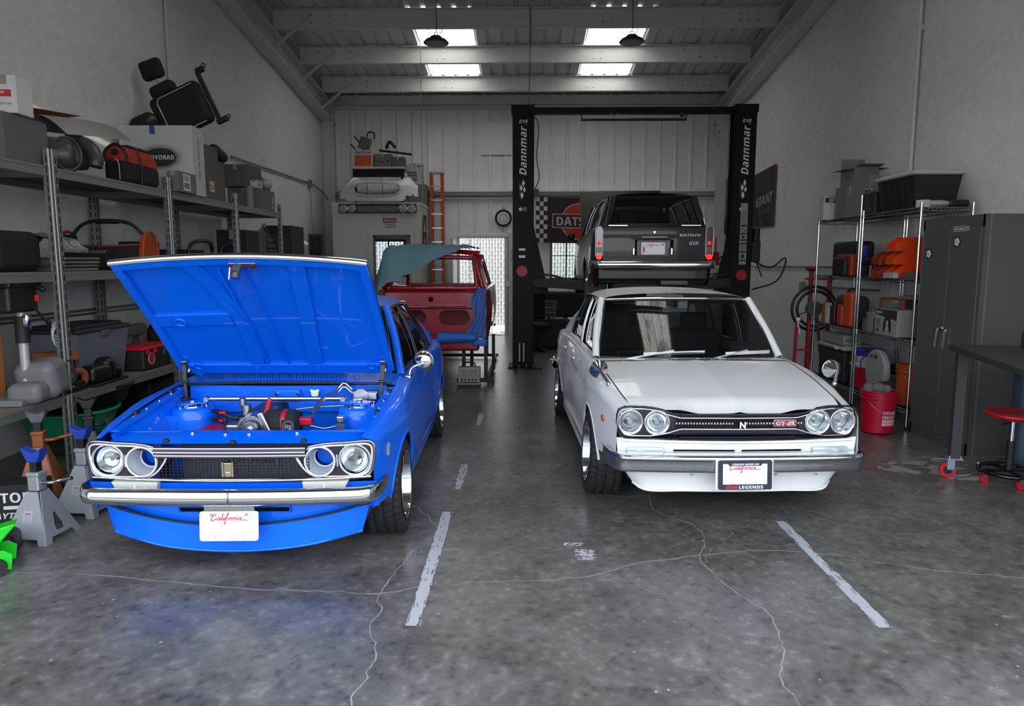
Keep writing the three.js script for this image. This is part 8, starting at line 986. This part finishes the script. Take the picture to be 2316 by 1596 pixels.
  const cb = T('black_crate', 'black plastic crate with yellowish slots by the left wall', 'crate', [-4.1, 1.35, -11.75]); P(cb, 'body', rb(0.55, 0.26, 0.4, 0.02, 0, 0.13, 0), M(0x1a1418, 0.6)); P(cb, 'rim', rb(0.62, 0.03, 0.46, 0.01, 0, 0.25, 0), M(0x1a1418, 0.6)); P(cb, 'slot', bx(0.36, 0.1, 0.01, 0, 0.15, 0.203), M(0x6a6446, 0.7)); O('crate_stand', rb(0.5, 1.34, 0.36, 0.02, 0, 0.67, 0), M(0x2a2022, 0.7), 'dark pedestal under the black crate by the left wall', 'stand', [-4.1, 0, -11.75]);
}
{ // wall clock, banners, high-bay lamps, sofa corner
  const ck = T('wall_clock', 'round black rimmed clock on the metal wall beside the lift column', 'clock', [-0.47, 2.68, ZB + 0.06]); P(ck, 'rim', tor(0.17, 0.026, 0, 0, 0.02, null, 40, 10), BLACK); P(ck, 'face', cy(0.17, 0.17, 0.02, 0, 0, 0.01, [PI / 2, 0, 0], 36), M(0xb4b4b1, 0.2)); P(ck, 'inner_dial', tor(0.09, 0.006, 0, -0.01, 0.022), M(0x55504a, 0.5)); P(ck, 'hands', [bar([0, 0, 0.03], [0.05, 0.06, 0.03], 0.008, 0.004), bar([0, 0, 0.03], [0.02, -0.11, 0.03], 0.006, 0.004)], BLACK); P(ck, 'hanger', [cy(0.03, 0.03, 0.03, 0, 0.2, 0.02), tor(0.025, 0.006, 0, 0.23, 0.02)], STEEL);
  const dp = printMat(768, 400, (g, w, h) => { g.fillStyle = '#241417'; g.fillRect(0, 0, w, h); for (let j = 0; j < 10; j++) for (let i = 0; i < 3; i++) { g.fillStyle = (i + j) % 2 ? '#241417' : '#c4c2be'; if (i === 0 && false) continue; g.fillRect(i * 34, j * 40, 34, 40); } g.fillStyle = '#b23012'; g.beginPath(); g.arc(380, 210, 156, 0, 7); g.fill(); g.strokeStyle = '#c4b8ae'; g.lineWidth = 7; g.beginPath(); g.arc(380, 210, 156, 0, 7); g.stroke(); g.fillStyle = '#3a1a26'; g.fillRect(150, 146, 470, 118); g.strokeRect(150, 146, 470, 118); txt(g, 'DATSUN', 385, 208, 104, '#bdb9b4', 'bold', 'sans-serif', 420); });
  const fl = T('datsun_flag', 'dark flag with chequered edge, orange disc and DATSUN lettering on back wall', 'flag', [0.27, 2.13, ZB + 0.14]); P(fl, 'cloth', grid(24, 10, (u, v) => [u * 1.95, v * 1.02 - 0.02 * Math.sin(PI * u), 0.012 * Math.sin(u * 19) * (1 - v)]), dp);
  const banner = (name, label, draw, z0, z1, y0, y1, sag) => { const t = T(name, label, 'banner', [4.485, y0, (z0 + z1) / 2], -PI / 2); const L = z0 - z1, H = y1 - y0; P(t, 'cloth', grid(16, 12, (u, v) => [lerp(-L / 2, L / 2, u), v * H + sag * (u) * (v - 0.3), 0.015 + 0.012 * Math.sin(u * 13 + v * 5) * (1 - v)]), printMat(256, 320, draw)); return t; };
  banner('hks_banner', 'pale and dark striped banner with white HKS letters on the right wall', g => { g.fillStyle = '#2c2a2c'; g.fillRect(0, 0, 256, 320); g.fillStyle = '#6d6b69'; for (const x of [20, 110, 190]) { g.beginPath(); g.moveTo(x, 0); g.lineTo(x + 50, 0); g.lineTo(x - 10, 320); g.lineTo(x - 60, 320); g.fill(); } g.fillStyle = '#4a1f1a'; for (const x of [70, 170]) { g.beginPath(); g.moveTo(x, 200); g.lineTo(x + 30, 200); g.lineTo(x, 320); g.lineTo(x - 40, 320); g.fill(); } txt(g, 'HKS', 128, 150, 96, '#b9b9b6', 'italic bold', 'sans-serif', 200); g.fillStyle = '#b9b9b6'; g.fillRect(30, 92, 200, 6); g.fillRect(30, 206, 200, 6); }, -14.35, -16.2, 2.3, 3.5, 0);
  banner('giant_banner', 'dark banner with orange edge and white lettering beyond the right lift column', g => { g.fillStyle = '#1a1a1b'; g.fillRect(0, 0, 256, 320); g.strokeStyle = '#7a3418'; g.lineWidth = 8; g.strokeRect(3, 3, 250, 314); g.save(); g.translate(128, 170); g.rotate(-0.1); txt(g, 'GIANT', 10, 0, 70, '#a9a9a6', 'italic bold', 'sans-serif', 190); txt(g, 'ZERO', 0, -80, 56, '#38383a'); txt(g, 'RUN', 10, 66, 50, '#4a4a4c'); txt(g, 'JDM', 10, 118, 40, '#38383a'); g.restore(); }, -12.95, -14.25, 2.35, 3.35, 0.1);
  // lamps hanging under the roof, switched off
  for (const [x, n] of [[-1.42, 'left'], [1.72, 'right']]) { const z = -11.9, y = 5.22, l = T('high_bay_lamp', `round dark high bay lamp hanging before the ${n} skylight`, 'lamp', [x, y, z], 0, 'high bay lamps'); P(l, 'shade', la([[0.2, -0.05], [0.205, -0.04], [0.17, 0.0], [0.1, 0.035], [0.08, 0.06], [0, 0.065]], 36), M(0x3a3a3b, 0.5)); P(l, 'lens', cy(0.185, 0.17, 0.02, 0, -0.055, 0, null, 32), M(0x6d6d6c, 0.4)); P(l, 'hook', [tor(0.025, 0.006, 0, 0.1, 0), tb([[0, 0.13, 0], [0.01, 0.2, 0], [0, 0.735, 0]], 0.006)], BLACK); P(l, 'cable', tb([[0.03, 0.06, 0], [0.08, 0.12, 0], [0.12, 0.22, 0.0], [0.3, 0.5, -0.55]], 0.006), WHITEPL); }
  // sofa and bits behind the lift
  const so = T('dark_sofa', 'long dark sofa against the back wall under the window', 'sofa', [1.5, 0, -15.3]); const SF = M(0x1c1217, 0.7); P(so, 'seat', rb(2.4, 0.24, 0.8, 0.06, 0, 0.36, 0, null, 3), SF); P(so, 'backrest', rb(2.4, 0.6, 0.22, 0.08, 0, 0.75, -0.38, null, 3), SF); P(so, 'armrest', rb(0.24, 0.8, 0.85, 0.08, -1.25, 0.45, 0, null, 3), SF); P(so, 'armrest', rb(0.24, 0.8, 0.85, 0.08, 1.25, 0.45, 0, null, 3), SF); P(so, 'base_panel', bx(2.3, 0.22, 0.7, 0, 0.13, 0), BLACK);
  const dk = T('dark_desk_box', 'dark boxy chest in front of the sofa behind the left lift column', 'chest', [0.42, 0, -13.9]); P(dk, 'body', rb(0.75, 0.56, 0.5, 0.03, 0, 0.32, 0), M(0x171018, 0.7)); for (const x of [-0.3, 0.3]) P(dk, 'foot', bx(0.06, 0.05, 0.4, x, 0.025, 0), BLACK);
  const oc = T('office_chair', 'black padded chair beside the left lift column', 'chair', [0.22, 0, -13.3], 0.2); P(oc, 'backrest', rb(0.46, 0.7, 0.1, 0.04, 0, 0.95, -0.2, null, 3), M(0x161013, 0.8)); P(oc, 'seat', rb(0.46, 0.1, 0.46, 0.04, 0, 0.5, 0, null, 3), M(0x161013, 0.8)); P(oc, 'column', cy(0.03, 0.03, 0.36, 0, 0.27, 0), BLACK); for (let i = 0; i < 5; i++) P(oc, 'base_leg', bar([0, 0.08, 0], [0.26 * Math.cos(i * 1.257), 0.05, 0.26 * Math.sin(i * 1.257)], 0.04, 0.03), BLACK); P(oc, 'armrest', [rb(0.05, 0.04, 0.28, 0.015, 0.26, 0.72, 0), bx(0.03, 0.24, 0.03, 0.26, 0.6, 0)], BLACK);
  const bs = T('wire_basket', 'tall pale woven basket standing on the dark chest', 'basket', [0.52, 0.602, -13.9]); { const w = []; for (let i = 0; i < 14; i++) { const a = i / 14 * PI * 2; w.push(bar([0.09 * Math.cos(a), 0.01, 0.09 * Math.sin(a)], [0.13 * Math.cos(a + 0.25), 0.32, 0.13 * Math.sin(a + 0.25)], 0.01, 0.006)); } for (const [y, r] of [[0.01, 0.09], [0.1, 0.103], [0.2, 0.115], [0.32, 0.13]]) w.push(tor(r, 0.006, 0, y, 0, [PI / 2, 0, 0], 24, 6)); P(bs, 'weave', w, M(0x8a8070, 0.7)); P(bs, 'floor_disc', cy(0.088, 0.088, 0.006, 0, 0.006, 0), M(0x8a8070, 0.7)); }
  const tb2 = T('low_table', 'low table with a pale blue white top in front of the sofa', 'table', [1.3, 0, -13.6]); P(tb2, 'top', rb(0.9, 0.03, 0.5, 0.006, 0, 0.6, 0), M(0x8a88a0, 0.3)); for (const [x, z] of [[-0.4, -0.2], [0.4, -0.2], [-0.4, 0.2], [0.4, 0.2]]) P(tb2, 'leg', bx(0.05, 0.585, 0.05, x, 0.2925, z), M(0x3a2018, 0.6));
  const sh = T('tool_ledge', 'grey ledge fixed to the right wall behind the estate car', 'shelf', [4.2, 1.6, -15.0]); P(sh, 'board', bx(0.55, 0.03, 1.0, 0, 0, 0), STRUCT); P(sh, 'bracket', bar([-0.2, 0, 0.3], [0.25, -0.4, 0.3], 0.02, 0.02), STRUCT2);
  O('red_press_tool', [rb(0.12, 0.28, 0.1, 0.01, -0.12, 0.14, 0), bar([-0.02, 0.02, 0], [0.1, 0.24, 0], 0.05, 0.05), bar([0.1, 0.24, 0], [0.22, 0.4, 0], 0.025, 0.025), rb(0.36, 0.05, 0.14, 0.01, 0, 0.025, 0), cy(0.012, 0.012, 0.3, -0.12, 0.42, 0), tor(0.07, 0.02, 0.02, 0.1, 0, null, 20, 8, PI)], M(0x8a2214, 0.5), 'dark red bench press tool on the wall ledge behind the estate car', 'tool', [4.1, 1.617, -14.9]);
  [1.92, 1.74].forEach((y, i) => O('wall_thermometer', [cy(0.05, 0.05, 0.02, 0, 0, 0, [PI / 2, 0, 0], 20), rb(0.04, 0.1, 0.015, 0.006, 0.02, 0.07, 0)], M(0xb4b4b1, 0.4), i ? 'lower round white gauge beside the back doorway' : 'upper round white gauge beside the back doorway', 'gauge', [-0.28, y, ZB + 0.09]));
}
{ // floor markings: worn white paint and pale cracks
  const PAINT = M(0xa9aab0, 0.8), flake = (x, z0, z1, w, dens) => { const n = noise2(64, 512, 8, 4, Math.round(x * 10 + 100)), n2 = noise2(64, 512, 32, 2, Math.round(x * 10 + 55)); return grid(16, Math.round((z0 - z1) / 0.008), (u, v) => [x + (u - 0.5) * w, 0.0012, lerp(z0, z1, v)], (u, v) => { const q = n[Math.floor(v * 511) * 64 + Math.floor(u * 63)] * 0.7 + n2[Math.floor(v * 511) * 64 + Math.floor(u * 63)] * 0.5, e = Math.min(u, 1 - u); return q + Math.min(0.2, e * 0.9) > dens; }); };
  const ln = S('floor_lines'); for (const [x, a, b, d] of [[-0.515, -3.1, -4.62, 0.61], [-0.49, -5.1, -5.75, 0.7], [-0.47, -7.2, -7.75, 0.68], [1.68, -3.12, -4.48, 0.6]]) P(ln, 'painted_line', flake(x, a, b, d < 0.6 ? 0.058 : 0.07, d), PAINT);
  P(ln, 'paint_smudge', flake(0.36, -3.85, -4.0, 0.12, 0.72), PAINT); P(ln, 'paint_smudge', flake(0.3, -4.05, -4.1, 0.16, 0.76), PAINT);
  const CR = M(0x8d8a86, 0.95), crack = (pts, w) => { const c = new THREE.CatmullRomCurve3(pts.map(([x, z]) => V(x, 0, z))), L = c.getLength(), n = Math.round(L / 0.015), q = c.getSpacedPoints(n), j = noise2(n + 1, 2, 16, 5, Math.round(L * 37)), j2 = noise2(n + 1, 2, 64, 2, Math.round(L * 53)); return grid(1, n, (u, v, i, k) => { const t = q[Math.min(n, k + 1)].clone().sub(q[Math.max(0, k - 1)]).normalize(), o = (j[k] - 0.5) * 0.09 + (j2[k] - 0.5) * 0.02, ww = w * (0.35 + 1.3 * j2[k]); return [q[k].x - t.z * (o + (u - 0.5) * ww), 0.0009, q[k].z + t.x * (o + (u - 0.5) * ww)]; }); };
  const ck = S('floor_cracks');
  for (const [p, w] of [
    [[[-3.0, -3.62], [-2.3, -3.62], [-1.96, -3.55], [-1.5, -3.46], [-0.75, -3.42], [-0.5, -3.5], [0.2, -3.62], [0.9, -3.9], [1.6, -4.0], [2.4, -3.7], [3.4, -3.5]], 0.007],
    [[[-0.62, -2.2], [-0.66, -2.9], [-0.72, -3.4], [-0.68, -3.8], [-0.55, -4.3], [-0.85, -4.9]], 0.006], [[[-0.62, -3.9], [-0.5, -4.4], [-0.35, -4.5], [0.2, -4.55]], 0.0035],
    [[[1.15, -2.2], [1.05, -2.6], [1.18, -3.2], [1.0, -3.8], [1.1, -4.3], [0.88, -4.7], [0.95, -5.2]], 0.006], [[[-1.96, -3.55], [-2.3, -3.3], [-2.5, -2.9]], 0.003], [[[2.2, -4.6], [2.6, -4.75], [3.0, -5.2], [3.4, -5.4]], 0.004], [[[1.0, -3.8], [1.4, -4.4], [2.0, -4.7]], 0.003], [[[-0.4, -6.3], [0.5, -6.2], [1.0, -6.4]], 0.003]
  ]) P(ck, 'crack', crack(p, w), CR);
  // dried spill by the bench
  const smear = (cx, cz, w, d, turn, dens, sd) => { const n = noise2(128, 128, 5, 6, sd); return xf(grid(90, 60, (u, v) => [(u - 0.5) * w, 0, (v - 0.5) * d], (u, v) => n[Math.floor(v * 127) * 128 + Math.floor(u * 127)] - 0.35 * Math.max(0, Math.hypot((u - 0.5) * 2, (v - 0.5) * 2) - 0.5) > dens), [cx, 0.0008, cz], [0, turn, 0]); };
  P(ck, 'dried_smear', smear(3.3, -5.75, 0.7, 0.5, 0.6, 0.5, 5), M(0x8d8882, 0.8)); P(ck, 'dried_smear', smear(3.46, -5.45, 0.34, 0.2, 0.3, 0.44, 9), M(0xa39e98, 0.85));
  const ch = []; for (let i = 0; i < 90; i++) { const s = rr(0.003, 0.009); ch.push(xf(new THREE.CircleGeometry(s, 5), [rr(-3, 3.6), 0.0012, rr(-2.5, -5.5)], [-PI / 2, 0, rnd() * 3])); } const cm = P(ck, 'paint_flecks', ch, M(0x9a9894, 0.9)); cm.userData.kind = 'stuff';
}
scene.traverse(o => { if (o.isMesh) { o.castShadow = true; o.receiveShadow = true; } });
renderer.render(scene, camera);
